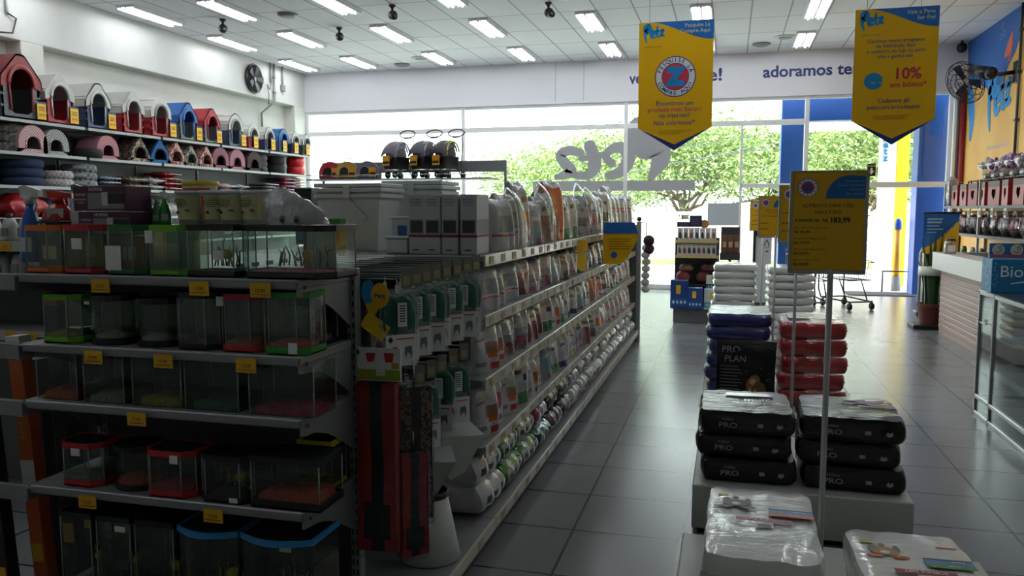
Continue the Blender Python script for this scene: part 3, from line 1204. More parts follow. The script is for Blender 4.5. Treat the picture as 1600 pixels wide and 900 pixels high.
_cream = M().box(-.035, .035, -.002, 0, -.018, .018, 0).box(-.028, .028, -.0025, -.002, -.004, .0, 1).box(-.028, .012, -.0025, -.002, .006, .011, 1).build('price_tag', [TAGC, GREYC])
b0 = bay(1.0, 'hook bay of the long gondola, hung with clear bags of green harnesses', True)
b0.location.y = 2.6
BY = [3.6 + 1.26 * k for k in range(6)]
bb = None
for k in range(5):
    lab = '%s shelf bay of the long gondola counted from the hanging harness bags' % ORD[k]
    if bb is None:
        bb = bay(1.26, lab, False)
        o = bb
    else:
        o = dup(bb)
        o['label'] = lab
    o.location.y = BY[k]
    o['group'] = 'shelf bays of the long gondola'
bpy.data.objects.remove(_cream)
t = thing('gondola_end_panel', 'grey end panel with post closing the far end of the long gondola', 'panel', (GX, 9.92, 0))
M().box(-.03, .74, 0, .05, 0, 1.42, 0, .004).build('side_sheet', mat('end_panel_grey', '#6d6f70', .45, .2), t)
M().box(.70, .75, -.01, .07, 0, 1.46, 0, .004).build('post', METAL, t)
M().ball((.725, .03, 1.49), .03, 10).build('finial', BLACK, t)

# ------------------------------------------------------------------ left wall shelving
LXF = -8.65
LZ = (2.735, 2.325, 1.905, 1.5, 1.1, .62)


def left_bay():
    L = 1.5
    t = thing('shelving_rack', '', '')
    M().box(-.54, -.51, .016, L - .016, 0, 2.75).build('back_panel', mat('wall_shelf_back', '#5a5c5e', .5), t)
    M().box(-.54, -.5, -.015, .015, 0, 2.76).build('upright', SHELFM, t)
    for z in LZ:
        s_ = M().box(-.5, 0, .003, L - .003, z - .03, z, 0).build('shelf', SHELFM, t)
        M().box(0, .01, .006, L - .006, z - .035, z + .004).build('price_rail', mat('left_rail', '#a2a4a5', .4, .2), s_)
    M().box(-.46, .02, 0, L, 0, .12).build('base_deck', DMETAL, t)
    return t


LNM = ('under the big red-roofed dog house', 'under the cream-roofed dog houses', 'under the blue-roofed dog house', 'under the red-roofed dog house in mid row',
       'below the far end of the dog house row', 'in the corner by the window')
for k in range(5):
    spawn('leftbay', left_bay, 'wall shelving bay on the left wall ' + ('under the big red-roofed dog house', 'below the first cream-roofed dog houses', 'below the tall blue-roofed dog house',
          'holding black bags and white-striped cushions', 'nearest the window corner, with red round beds')[k], 'shelving', (LXF, 8.0 + 1.55 * k, -.0008), 0, 'shelving bays along the left wall')

# ------------------------------------------------------------------ dog houses
INNER_SHADE = mat('shade_inside', '#1c1a1a', .7)  # dark colour painted for the shade inside houses and cave beds


def house(body, roofc, peak, bh=.27, w=.42, d=.42, rh=.24, arch=.13):
    def mk():
        t = thing('dog_house', '', '')
        hw = w / 2
        bm = mat('house_' + body, body, .4)
        rm = mat('house_' + roofc, roofc, .4)
        # tub: front faces +x, opening cut down to a sill
        m = M()
        ti = .02
        m.plate([(-hw, 0), (-hw - .01, bh), (-hw + ti, bh), (-hw + ti, 0)], (-d, 0, 0), Y1, Z1, d)
        m.plate([(hw - ti, 0), (hw - ti, bh), (hw + .01, bh), (hw, 0)], (-d, 0, 0), Y1, Z1, d)
        m.plate([(-hw, 0), (-hw, bh), (hw, bh), (hw, 0)], (-d, 0, 0), Y1, Z1, ti)
        m.box(-d, 0, -hw, hw, 0, .02)
        m.plate([(-hw, 0), (-hw - .01, bh), (-arch, bh), (-arch * .9, .07), (-arch * .6, .045), (arch * .6, .045), (arch * .9, .07), (arch, bh), (hw + .01, bh), (hw, 0)], (-ti, 0, 0), Y1, Z1, ti)
        for z in (.09, .18):
            for sy in (-1, 1):
                m.box(-d, .004, sy * (hw + .004) - .008, sy * (hw + .004) + .008, z, z + .02)
                m.box(0, .006, sy * (hw - .035) - .035, sy * (hw - .035) + .035, z, z + .012)
        m.build('tub', bm, t)
        r = M()
        n = 28
        outer, inner = [], []
        for k in range(n + 1):
            a = PI * k / n
            inner.append((-math.cos(a) * arch, arch * 1.05 * math.sin(a) * .95 + 0))
        ow = hw + .025
        if peak == 'gable':
            prof = [(-ow, -.03), (-ow, .05), (-ow * .93, .075), (-ow * .2, rh * 1.0), (0, rh * 1.02), (ow * .2, rh * 1.0), (ow * .93, .075), (ow, .05), (ow, -.03)]
        else:
            prof = [(-ow, -.03), (-ow, .06), (-ow * .9, rh * .45), (-ow * .5, rh * .82), (-ow * .12, rh), (ow * .12, rh), (ow * .5, rh * .82), (ow * .9, rh * .45), (ow, .06), (ow, -.03)]
        cum = [0]
        for (a, b), (c, e) in zip(prof, prof[1:]):
            cum.append(cum[-1] + math.hypot(c - a, e - b))
        for k in range(n + 1):
            q = cum[-1] * k / n
            for j in range(len(prof) - 1):
                if q <= cum[j + 1] + 1e-9:
                    f = (q - cum[j]) / (cum[j + 1] - cum[j])
                    outer.append((prof[j][0] + f * (prof[j + 1][0] - prof[j][0]), prof[j][1] + f * (prof[j + 1][1] - prof[j][1])))
                    break
        r.band(outer, inner, (0, 0, bh), Y1, Z1, .02)
        sm_ = [(a * .96, b * .97 - .008) for a, b in prof]
        r.band(prof, sm_, (-d - .03, 0, bh), Y1, Z1, d + .05)
        r.plate(prof, (-d - .03, 0, bh), Y1, Z1, .02)
        for k in (1, 2) if peak == 'gable' else (2, 3):
            a, b = prof[k]
            for sy in (-1, 1):
                r.tube([(-d, sy * -a, bh + b + .002), (.0, sy * -a, bh + b + .002)], .01, 6)
        r.build('roof', rm, t)
        rim = M().tube([(.025, a * 1.1, bh + b * 1.1) for a, b in inner], .02, 8)
        rim.tube([(.012, -arch * 1.02, bh), (.012, -arch * .92, .07)], .012, 6).tube([(.012, arch * 1.02, bh), (.012, arch * .92, .07)], .012, 6)
        rim.build('arch_rim', rm if peak == 'gable' else mat('rim_' + roofc, '#8a8a86' if roofc != '#3d6da8' else roofc, .5), t)
        M().plate([(-hw + .03, .02), (-hw + .03, bh), (-.06, bh + .13), (.06, bh + .13), (hw - .03, bh), (hw - .03, .02)], (-d + .03, 0, 0), Y1, Z1, .004).build('shade_sheet', INNER_SHADE, t)  # dark sheet standing for the shade inside the house
        return t
    return mk


def hang_tag(label, loc, group='yellow price cards by the dog houses'):
    def mk():
        t = thing('price_card', '', '')
        m = M().box(0, .004, -.07, .07, -.1, .1)
        for z, w_ in ((.05, .05), (.03, .045), (.01, .05)):
            m.box(.004, .0048, -w_, w_, z, z + .008, 1)
        m.text('89,99', (.0048, 0, -.06), Y1, Z1, .045, 1)
        m.build('card', [YEL, INK], t)
        M().box(-.003, 0, -.075, .075, .06, .125).build('header', mat('card_blue', '#2b4f8f', .5), t)
        return t
    return spawn('pricecard', mk, label, 'price card', loc, 0, group)


HS = [  # pixel x of house centre at shelf, body, roof, kind, height scale
    (34, '#5d6164', '#8e2f2e', 'gable', 1.35, 'big dog house with a dark red roof and grey tub, nearest the camera'),
    (88, '#a8333c', '#c4c5be', 'gable', 1.0, 'dog house with a cream roof and red tub, right after the big red-roofed one'),
    (148, '#3c4a66', '#c4c5be', 'gable', .98, 'dog house with a cream roof and slate-blue tub, between two red-tub ones'),
    (203, '#a8333c', '#c4c5be', 'gable', .95, 'dog house with a cream roof and red tub, right after the slate-blue one'),
    (246, '#a8333c', '#cfcfca', 'round', .95, 'dog house with a rounded white roof and red tub, left of the blue-roofed one'),
    (289, '#6d7275', '#2f62a4', 'gable', .95, 'dog house with a bright blue gable roof and grey tub in mid row'),
    (326, '#6d7275', '#a8333c', 'gable', .92, 'dog house with a bright red roof and grey tub beside the blue-roofed one'),
    (363, '#46536c', '#cfcfca', 'round', .92, 'dog house with a rounded white roof and slate tub, right of the bright red roof'),
    (391, '#a8333c', '#cfcfca', 'round', .72, 'small dog house with a pale roof and red tub near the far end'),
    (416, '#35415c', '#cfcfca', 'round', .72, 'small dog house with a pale roof and navy tub, third before the window corner'),
    (438, '#4c5f78', '#3d6da8', 'round', .74, 'small dog house with a blue roof and pale arch near the window corner'),
    (457, '#33405a', '#c8c8c4', 'round', .70, 'small dog house with a white roof, second from the window corner'),
    (474, '#4a5054', '#c8c8c4', 'round', .70, 'small dog house with a white roof, at the very end by the window'),
]
for i, (u, bc, rc, kd, sc, lb) in enumerate(HS):
    q = atx(u, 190 + u * .115, LXF - .1)
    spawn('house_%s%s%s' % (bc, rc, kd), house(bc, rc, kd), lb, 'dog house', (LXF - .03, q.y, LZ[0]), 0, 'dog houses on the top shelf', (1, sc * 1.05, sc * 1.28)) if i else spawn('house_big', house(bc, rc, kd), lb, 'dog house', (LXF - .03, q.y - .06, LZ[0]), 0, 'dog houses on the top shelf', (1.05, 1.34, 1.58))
for i, u in enumerate((67, 118, 177, 272, 313, 344, 382, 401, 428, 446, 464, 482)):
    q = atx(u, 175 + u * .1, LXF + .03)
    hang_tag('yellow price card on the dog house shelf, %s of twelve from the big red-roofed house' % ORD[i], (LXF + .015, q.y, LZ[0] + .13))

# ------------------------------------------------------------------ pet beds on the second wall shelf
def cloth(name, col, col2=None, vs=30):
    return mat('cloth_' + name, col, .85, var=.5 if col2 else .15, vs=vs, col2=col2, bump=.3, bs=120)


def check(name, c1, c2, sc):
    k = 'check_' + name
    if k in MATS:
        return MATS[k]
    m = mat(k, c1, .85)
    t = m.node_tree
    co = t.nodes.new('ShaderNodeTexCoord')
    ch = t.nodes.new('ShaderNodeTexChecker')
    ch.inputs['Scale'].default_value = sc
    ch.inputs['Color1'].default_value = lin(c1)
    ch.inputs['Color2'].default_value = lin(c2)
    t.links.new(co.outputs['Object'], ch.inputs['Vector'])
    t.links.new(ch.outputs['Color'], t.nodes['Principled BSDF'].inputs['Base Color'])
    return m


def cave(key, m1, m2, w=.42, h=.33, d=.34, arch=.11, kind='round'):
    def mk():
        t = thing('cave_bed', '', '')
        hw = w / 2
        n = 16
        if kind == 'round':
            outer = [(-hw, 0)] + [(-hw * math.cos(PI * k / n) * 1.0, h * (.35 + .65 * math.sin(PI * k / n))) for k in range(n + 1)] + [(hw, 0)]
        else:
            outer = [(-hw + (hw) * k / 9, h * min(1, k / 9 * 1.05) ** .7) for k in range(10)] + [(hw * k / 9, h * min(1, (9 - k) / 9 * 1.05) ** .7) for k in range(1, 10)]
        N = len(outer)
        inner = [(arch * -math.cos(PI * k / (N - 1)), .05 + (h * .62 - .05) * math.sin(PI * k / (N - 1)) ** .6) for k in range(N)]
        M().band(outer, inner, (0, 0, 0), Y1, Z1, .03).box(0, .03, -hw, hw, 0, .05).build('front', m1, t)
        sm_ = [(a * .93, b * .94) for a, b in outer]
        s = M().band(outer, sm_, (-d, 0, 0), Y1, Z1, d)
        s.plate(outer, (-d, 0, 0), Y1, Z1, .02)
        s.build('shell', m2, t)
        M().tube([(.03, a, b) for a, b in inner], .012, 6).build('piping', m2, t)
        M().box(-d + .03, 0, -hw * .9, hw * .9, .02, .05).build('floor_cushion', INNER_SHADE, t)
        return t
    return mk


GING_P = check('gingham_pink', '#a86a70', '#d8c4c4', 55)
GING_G = check('gingham_grey', '#4a4c50', '#c8c8c4', 55)
LEO = cloth('leopard', '#a08f78', '#2a241f', 22)
LEOD = cloth('leopard_dark', '#6e5a50', '#1c1614', 25)
FLOR = cloth('floral_red', '#7a3438', '#c9a89a', 26)
FLORG = cloth('floral_grey', '#3c3a38', '#9a9488', 26)
BEDS = [
    (46, 'gp', GING_P, GING_P, 'round', 'pink gingham cave bed with a dark arch opening, next to stacked grey beds', 1.0),
    (82, 'gg', GING_G, GING_G, 'round', 'black and white gingham cave bed beside the pink gingham one', .95),
    (163, 'pk', cloth('pink', '#b98088'), cloth('pink', '#b98088'), 'round', 'plain pink tunnel cave bed behind a small dark bed', .95),
    (214, 'leo', LEO, LEOD, 'tent', 'leopard print tent bed between the pink and the blue beds', 1.05),
    (245, 'bl', cloth('teal_blue', '#1d5f92'), cloth('navy_dark', '#18243f'), 'tent', 'bright blue tent bed on the second wall shelf', 1.1),
    (271, 'fr', FLOR, FLOR, 'tent', 'red floral tent bed right after the bright blue one', 1.05),
    (294, 'fg', FLORG, FLORG, 'tent', 'grey floral tent bed between two red floral ones', .95),
    (318, 'fr', FLOR, FLOR, 'tent', 'red floral tent bed next to the mauve cave bed', 1.0),
    (340, 'mv', cloth('mauve', '#8c5d66'), cloth('brown', '#3d2c2c'), 'round', 'mauve cave bed with an arch opening', 1.05),
    (366, 'mp', cloth('mauve_pink', '#a2727c'), cloth('mauve_pink', '#a2727c'), 'round', 'pale mauve open arch bed right of the mauve cave bed', 1.05),
    (393, 'br', cloth('brown', '#4a3434'), cloth('brown', '#3d2c2c'), 'round', 'dark brown cave bed toward the window end', 1.1),
]
for u, ky, m1, m2, kd, lb, sc in BEDS:
    q = atx(u, 250 + u * .06, LXF - .1)
    spawn('cave_' + ky, cave(ky, m1, m2, kind=kd), lb, 'pet bed', (LXF - .05, q.y, LZ[1]), 0, 'cave beds on the second wall shelf', (1, sc * 1.08, min(sc * 1.08, 1.12)))


def ring_bed(key, mt, mi, r=.24, h=.11, seams=True):
    def mk():
        t = thing('round_bed', '', '')
        M().lathe([(r * .9, 0), (r, h * .3), (r, h * .7), (r * .9, h), (r * .75, h), (r * .66, h * .75), (r * .62, h * .3)], n=22).build('bolster', mt, t)
        M().lathe([(r * .75, h * .1), (r * .7, h * .35), (.001, h * .4)], n=18).build('cushion', mi, t)
        return t
    return mk


def bed_stack(u, v, X, z, n, key, mt, lab, r=.24, h=.11, group=None):
    q = atx(u, v, X)
    for k in range(n):
        pos = 'only one' if n == 1 else ('bottom of stack' if k == 0 else 'top of stack' if k == n - 1 else 'mid stack')
        spawn('ring_' + key, ring_bed(key, mt, mt, r, h), '%s, %s' % (lab, pos), 'pet bed', (X, q.y, z + k * h), 0, group or 'stacked beds on the left wall')


PLAID = check('plaid', '#8a8484', '#b5adab', 26)
PLAIDD = check('plaid_dark', '#55585c', '#8d9296', 22)
NAVYC = cloth('navy', '#1c2b4c')
REDC = cloth('red', '#9e2025')
bed_stack(10, 225, LXF - .27, LZ[1], 3, 'greyroll', cloth('grey_fur', '#7d7b76', '#4a4844'), 'rolled grey fur bed left of the pink gingham bed', .2, .12)
bed_stack(35, 270, LXF - .24, LZ[2], 3, 'navy', NAVYC, 'navy blue round bed with white tags on the third shelf', .25, .115)
bed_stack(84, 272, LXF - .24, LZ[2], 2, 'plaid', PLAID, 'pinkish grey plaid round bed right of the navy stack', .24, .11)
bed_stack(124, 270, LXF - .24, LZ[2], 3, 'plaidd', PLAIDD, 'grey plaid round bed behind the purple boxes', .23, .11)
bed_stack(462, 262, LXF - .2, LZ[1], 2, 'redring', mat('red_vinyl', '#c01f22', .35), 'bright red round bed at the window end', .19, .185)
bed_stack(430, 258, LXF - .22, LZ[1], 2, 'blackring', cloth('black', '#1a1a1c'), 'black round bed left of the bright red beds', .19, .17)
bed_stack(403, 262, LXF - .22, LZ[1], 3, 'greyring', cloth('grey', '#4c4a4c'), 'dark grey round bed right of the brown cave bed', .18, .11)
bed_stack(137, 250, LXF - .12, LZ[1], 1, 'smalldark', cloth('charcoal', '#232120'), 'small charcoal bed in front of the pink tunnel bed', .2, .13)


def cushion(key, mt, w=.5, d=.4, h=.1):
    def mk():
        t = thing('pet_cushion', '', '')
        M().sack(d, w, h, None, (10, 10, 4), .25, 4, .004, .5).build('cushion_body', mt, t)
        M().tube([(d / 2 * .96, -w / 2 * .9, h / 2), (d / 2 * .98, 0, h / 2 + .004), (d / 2 * .96, w / 2 * .9, h / 2)], .008, 6).build('piping', mat('cushion_piping', '#c9c9c9', .7), t)
        return t
    return mk


STR = check('stripe', '#2a2c30', '#d0d0cc', 20)
CUS = [(158, 266, 2, 3, 'blue_check', check('bluecheck', '#2f4668', '#a8b0bc', 24), 'blue checked cushion', .34, .06),
       (200, 262, 2, 2, 'leopard', LEO, 'leopard print cushion', .4, .1),
       (232, 280, 2, 2, 'whitebl', cloth('white_black', '#c8c8c4', '#1c1c1e', 14), 'white and black cushion', .36, .1),
       (254, 272, 2, 4, 'red', REDC, 'dark red cushion', .42, .075),
       (284, 278, 2, 3, 'stripe', STR, 'black and white striped cushion', .42, .06),
       (345, 280, 2, 2, 'rosewhite', cloth('rose_white', '#b58a92', '#d8d4d2', 10), 'rose and white cushion', .4, .08),
       (366, 282, 2, 2, 'bluewhite', cloth('blue_white', '#5c6a86', '#d8d4d2', 10), 'blue and white cushion', .4, .08),
       (412, 280, 2, 4, 'greyflat', cloth('grey_flat', '#7e7e7e'), 'flat grey cushion', .46, .055),
       (440, 285, 2, 6, 'redblue', cloth('red_blue', '#a3262c', '#2a4b93', 9), 'red and blue cushion', .45, .07),
       (458, 286, 2, 7, 'whitered', cloth('white_red', '#c8c6c6', '#b02a30', 9), 'white and red cushion', .38, .06)]
for u, v, sh_, n, ky, mt, lb, w_, h_ in CUS:
    q = atx(u, v, LXF - .24)
    n = min(n, int(.36 / h_))
    for k in range(n):
        spawn('cush_' + ky, cushion(ky, mt, w_, .42, h_), '%s on the third wall shelf, %s from the bottom' % (lb, ORD[k]), 'cushion', (LXF - .24, q.y, LZ[sh_] + k * h_), 0, 'piled cushions on the left wall')
LOW = [(30, 345, 'red_bag', mat('red_pvc', '#a32024', .3), 'large red bundled bed on the fourth shelf behind the yellow bottles', .62, .3),
       (80, 345, 'navy_bag', cloth('navy', '#1c2b4c'), 'navy bundled bed on the fourth shelf behind the red sprayer', .6, .25),
       (255, 350, 'white_bag', cloth('white_fur', '#b9b9b6'), 'white fluffy bed on the fourth shelf left of the white tubs', .5, .2),
       (420, 340, 'white_box', cloth('white_fur', '#b9b9b6'), 'white fluffy bed on the fourth shelf right of the white tubs', .5, .2)]
for u, v, ky, mt, lb, w_, h_ in LOW:
    q = atx(u, v, LXF - .24)
    tag(M().sack(.36, w_, h_, None, (8, 12, 6), .2, 5, .01, .5).build('bundled_bed', mt, None, (LXF - .22, q.y, LZ[3] + .001)), lb, 'pet bed', 'beds on the fourth wall shelf')

# ------------------------------------------------------------------ fish tanks on the end display
TGL = glass('tank_glass', '#eff5f2', .045)
GREEN, LIME, ORNG, REDL = mat('lid_green', '#1d6a34', .35), mat('lid_lime', '#6fb52a', .35), mat('lid_orange', '#d9772a', .35), mat('lid_red', '#b5202a', .35)
YELL = mat('lid_yellow', '#c8b41e', .35)
BLUER = mat('rim_blue', '#2f86c9', .35)
GRAV = {k: mat('gravel_' + k, c, .6, bump=1, bs=160, var=.35, vs=130, bdist=.02) for k, c in
        dict(orange='#f0562a', pink='#e0405f', red='#d83a44', yellow='#c9b62a', green='#2f7a4c', white='#b9aea4', brown='#8a6a52', lime='#b5c23a').items()}


def foot(kind, w, d):
    if kind == 'rect':
        return [(-w / 2, -d / 2), (w / 2, -d / 2), (w / 2, d / 2), (-w / 2, d / 2)]
    if kind == 'chamf':
        c = min(w, d) * .25
        return [(-w / 2 + c, -d / 2), (w / 2 - c, -d / 2), (w / 2, -d / 2 + c), (w / 2, d / 2), (-w / 2, d / 2), (-w / 2, -d / 2 + c)]
    if kind == 'bow':
        return [(-w / 2 + w * k / 10, -d / 2 - .25 * d * math.sin(PI * k / 10)) for k in range(11)] + [(w / 2, d / 2), (-w / 2, d / 2)]
    return [(math.cos(2 * PI * k / 20) * w / 2, math.sin(2 * PI * k / 20) * d / 2) for k in range(20)]


def ring(mb, P, z0, z1, t=.004, m=0, fl=0):
    n = len(P)
    cx = sum(a for a, b in P) / n
    cy = sum(b for a, b in P) / n
    Q = []
    for a, b in P:
        L = math.hypot(a - cx, b - cy)
        Q.append((cx + (a - cx) * (1 - t / L), cy + (b - cy) * (1 - t / L)))
    mb.band(P, Q, (0, 0, z0), X1, Y1, z1 - z0, m, True)


def tank(kind, w, d, h, lid, base, gravel=None, lidh=.019, baseh=.017, decor=None, sticker=None, seams=True, rimless=False, slope=False, gh=.02):
    def mk():
        t = thing('fish_tank', '', '')
        P = foot(kind, w, d)
        g = M()
        ring(g, [(a * .97, b * .97) for a, b in P], 0 if rimless else baseh * .5, h - (lidh * .5 if lid else 0), .003)
        if seams:
            for a, b in P if len(P) < 9 else []:
                g.cyl((a * .97, b * .97, baseh * .4), (a * .97, b * .97, h - lidh * .4), .0022, n=6, m=1)
        g.build('glass_walls', [TGL, mat('seam_silver', '#8f9a96', .25)], t)
        if base:
            b_ = M().plate([(a * 1.0, b * 1.0) for a, b in P], (0, 0, 0), X1, Y1, .005)
            ring(b_, P, 0, baseh, .008)
            b_.build('base_tray', base, t)
        else:
            M().plate([(a * .96, b * .96) for a, b in P], (0, 0, 0), X1, Y1, .003).build('bottom_pane', TGL, t)
        if lid:
            l_ = M()
            ring(l_, P, h - lidh, h, .01)
            if slope:
                l_.plate([(-d / 2, h * .72), (-d / 2 + .005, h * .72 - .006), (d / 2, h - .006), (d / 2, h)], (-w / 2, 0, 0), Y1, Z1, w, 1)
            else:
                l_.plate([(a * .96, b * .96) for a, b in P], (0, 0, h - .006), X1, Y1, .004, 1)
            l_.build('lid', [lid, mat('lid_panel', '#26302c', .25) if not slope else TGL], t)
        if gravel:
            rr = random.Random(int(w * 1e4) + len(gravel))
            q = M()
            n = len(P)
            rings = [(1e-3, 1.25), (.35, 1.15), (.65, 1.0), (.9, .75)]
            K = 24
            vs = []
            for rr_, hh in rings:
                for k in range(K):
                    a = 2 * PI * k / K
                    ca, sa = math.cos(a), math.sin(a)
                    e = min((w * .47) / max(1e-6, abs(ca)), (d * .47) / max(1e-6, abs(sa))) if kind in ('rect', 'chamf', 'bow') else (w * .47)
                    if kind == 'chamf':
                        e = min(e, .62 * (w + d) / 2 / (abs(ca) + abs(sa)) * 1.35)
                    vs.append((ca * e * rr_, sa * e * rr_, baseh * .6 + gh * hh * rr.uniform(.75, 1.25)))
            for k in range(K):
                vs.append((vs[3 * K + k][0] * 1.04, vs[3 * K + k][1] * 1.04, baseh * .3))
            fs = [(i * K + k, i * K + (k + 1) % K, (i + 1) * K + (k + 1) % K, (i + 1) * K + k) for i in range(4) for k in range(K)]
            q.add(vs, fs, 0, True)
            q.build('gravel', GRAV[gravel], t)
        if decor:
            q = M()
            rr = random.Random(9)
            for k in range(14):
                x, y = rr.uniform(-.3, .3) * w, rr.uniform(-.1, .35) * d
                z = baseh + .01
                q.tube([(x, y, z), (x + rr.uniform(-.012, .012), y + rr.uniform(-.01, .01), z + h * rr.uniform(.15, .3)), (x + rr.uniform(-.03, .03), y + rr.uniform(-.02, .02), z + h * rr.uniform(.3, .55))], [.0025, .003, .001], 5, rr.choice((0, 0, 1)))
            q.ball((w * .12, 0, baseh + h * .3), .018, 8, 1)
            q.build('plastic_plant', [mat('plant_green', '#3f6a3a', .6), mat('plant_' + decor, dict(yellow='#d2b24a', pink='#b8455a')[decor], .6)], t)
        if sticker:
            x, z, sw, sh_ = sticker
            M().box(x - sw / 2, x + sw / 2, -d / 2 * (1.0 if kind != 'round' else .98) - .001, -d / 2 * .97, z - sh_ / 2, z + sh_ / 2).build('sticker', PAPER, t)
        return t
    return mk


TKM = {}


def place_tank(key, spec, u0, u1, row, y, label, vtop=None, grp=None):
    z = EZ[row]
    x0, x1 = at(u0, 500, y).x, at(u1, 500, y).x
    mk = tank(*spec[0], **spec[1])
    o = spawn('tank_' + key, mk, label, 'fish tank', ((x0 + x1) / 2, y + spec[0][2] / 2, z), 0, grp)
    return o


YT = 2.225
FT = 'small fish tanks on the end display'
place_tank('orange', (('chamf', .148, .12, .16, ORNG, ORNG), {}), 34, 92, 0, YT, 'orange-rimmed empty small tank, leftmost of the top shelf', grp=FT)
place_tank('red', (('chamf', .16, .12, .162, REDL, REDL), dict(sticker=(.0, .1, .04, .036))), 92, 160, 0, YT, 'red-rimmed empty small tank with white stickers on the top shelf', grp=FT)
place_tank('green', (('chamf', .153, .12, .162, GREEN, GREEN), dict(sticker=(-.03, .055, .06, .08))), 161, 226, 0, YT, 'dark green rimmed small tank with a pale paper inside, top shelf', grp=FT)
place_tank('lime', (('chamf', .16, .12, .162, LIME, LIME), dict(sticker=(-.055, .125, .03, .04))), 226, 296, 0, YT, 'lime-rimmed empty small tank in the middle of the top shelf', grp=FT)
o = place_tank('slope', (('rect', .17, .13, .165, BLACK, BLACK), dict(slope=True, decor='yellow', baseh=.02, sticker=(.03, .07, .035, .03))), 296, 368, 0, YT, 'black-based tank with a sloping lid bearing a star and a red dot, top shelf', grp=FT)
sl = M()
st5 = [(math.cos(PI / 2 + k * PI / 5) * (.02 if k % 2 == 0 else .008), math.sin(PI / 2 + k * PI / 5) * (.02 if k % 2 == 0 else .008)) for k in range(10)]
SN = V(0, .13, .165 * .28).normalized()
sl.plate(st5, (.045, -.03, .165 * .72 + .165 * .28 * (.035 / .13) + .006), X1, SN, .002, 0)
sl.plate([(math.cos(k * PI / 9) * .022, math.sin(k * PI / 9) * .016) for k in range(18)], (-.01, -.005, .165 * .72 + .165 * .28 * (.06 / .13) + .006), X1, SN, .002, 1)
sl.build('lid_sticker', [mat('sticker_silver', '#c2c8c4', .4), mat('sticker_orange', '#d8552a', .4)], o)
place_tank('blackbig', (('chamf', .33, .19, .165, BLACK, BLACK), dict(decor='yellow', gravel='pink', baseh=.022, gh=.008)), 368, 516, 0, YT - .01, 'large black-rimmed tank with plastic plants at the right end of the top shelf', grp=FT)

place_tank('lime2', (('chamf', .16, .13, .165, LIME, LIME), dict(gravel='lime', baseh=.02)), 52, 121, 1, YT, 'lime-rimmed tank with yellow-green gravel, leftmost of the second shelf', grp=FT)
place_tank('blackround', (('round', .15, .15, .165, BLACK, BLACK), dict(gravel='white', baseh=.022, sticker=(-.05, .14, .02, .01))), 122, 190, 1, YT, 'round black-rimmed tank with pale gravel on the second shelf', grp=FT)
place_tank('blackround2', (('round', .15, .15, .16, BLACK, BLACK), dict(gravel='white', baseh=.022)), 195, 262, 1, YT, 'round black-rimmed tank, second of the two round ones, second shelf', grp=FT)
place_tank('blackchamf', (('chamf', .16, .13, .185, BLACK, BLACK), dict(baseh=.02)), 264, 336, 1, YT, 'tall empty black-rimmed tank left of the red-rimmed one, second shelf', grp=FT)
place_tank('red2', (('chamf', .155, .13, .185, REDL, REDL), dict(gravel='orange', baseh=.02, sticker=(-.06, .16, .025, .03))), 337, 404, 1, YT, 'red-rimmed tank with orange gravel on the second shelf', grp=FT)
place_tank('green2', (('chamf', .163, .13, .195, mat('lid_green2', '#1f8a2c', .35), mat('lid_green2', '#1f8a2c', .35)), dict(gravel='orange', baseh=.022, sticker=(.035, .022, .03, .035))), 405, 476, 1, YT - .01, 'bright green rimmed tank with a white label on its base, second shelf', grp=FT)
o = spawn('tank_fish', tank('rect', .14, .12, .15, BLACK, BLACK, 'white', decor='pink', baseh=.016), 'small black tank with a toy fish inside, behind the bright green one', 'fish tank', (-1.36, 2.46, EZ[1]), 0, FT)
fsh = M().ball((.0, -.01, .1), .02, 10, 0, 1.6, .6, .8)
fsh.plate([(-.03, 0), (-.055, .018), (-.055, -.018)], (0, -.01, .1), X1, Z1, .004, 0)
fsh.build('toy_fish', mat('toy_fish', '#9a9468', .5), o)

for u0, u1, gv, lb in ((46, 120, 'orange', 'rimless tank with orange gravel, leftmost of the third shelf'), (121, 192, 'white', 'rimless tank with pale pebbles on the third shelf'),
                       (198, 282, 'yellow', 'rimless tank with yellow gravel on the third shelf'), (282, 370, 'green', 'rimless tank with green gravel on the third shelf'),
                       (385, 487, 'pink', 'rimless tank with bright pink gravel at the right end of the third shelf')):
    place_tank('rim' + gv, (('rect', (u1 - u0) * .00228, .15, .165, None, None, gv), dict(rimless=True, baseh=.006, gh=.024)), u0, u1, 2, YT - (.005 if gv == 'pink' else 0), lb, grp=FT)

place_tank('red4', (('chamf', .17, .13, .15, REDL, REDL), dict(gravel='white', baseh=.02, sticker=(.0, .12, .035, .025))), 70, 144, 3, YT, 'red-rimmed tank with white gravel, leftmost of the fourth shelf', grp=FT)
place_tank('blk4', (('round', .17, .16, .15, BLACK, BLACK), dict(gravel='orange', baseh=.02)), 147, 220, 3, YT, 'round black tank heaped with orange gravel on the fourth shelf', grp=FT)
place_tank('red4b', (('chamf', .19, .14, .155, REDL, REDL), dict(gravel='red', baseh=.022, sticker=(.035, .13, .03, .028))), 205, 291, 3, YT - .015, 'red-rimmed tank with deep pink gravel, fourth shelf', grp=FT)
place_tank('blk4b', (('chamf', .20, .14, .155, BLACK, BLACK), dict(decor='yellow', baseh=.022, sticker=(.04, .012, .03, .016))), 294, 382, 3, YT - .012, 'black-rimmed tank with a yellow plant and torn label, fourth shelf', grp=FT)
place_tank('blk4c', (('rect', .245, .16, .165, BLACK, BLACK), dict(gravel='orange', baseh=.026, gh=.03)), 384, 492, 3, YT - .012, 'large black-rimmed tank heaped with orange gravel at the right end, fourth shelf', grp=FT)
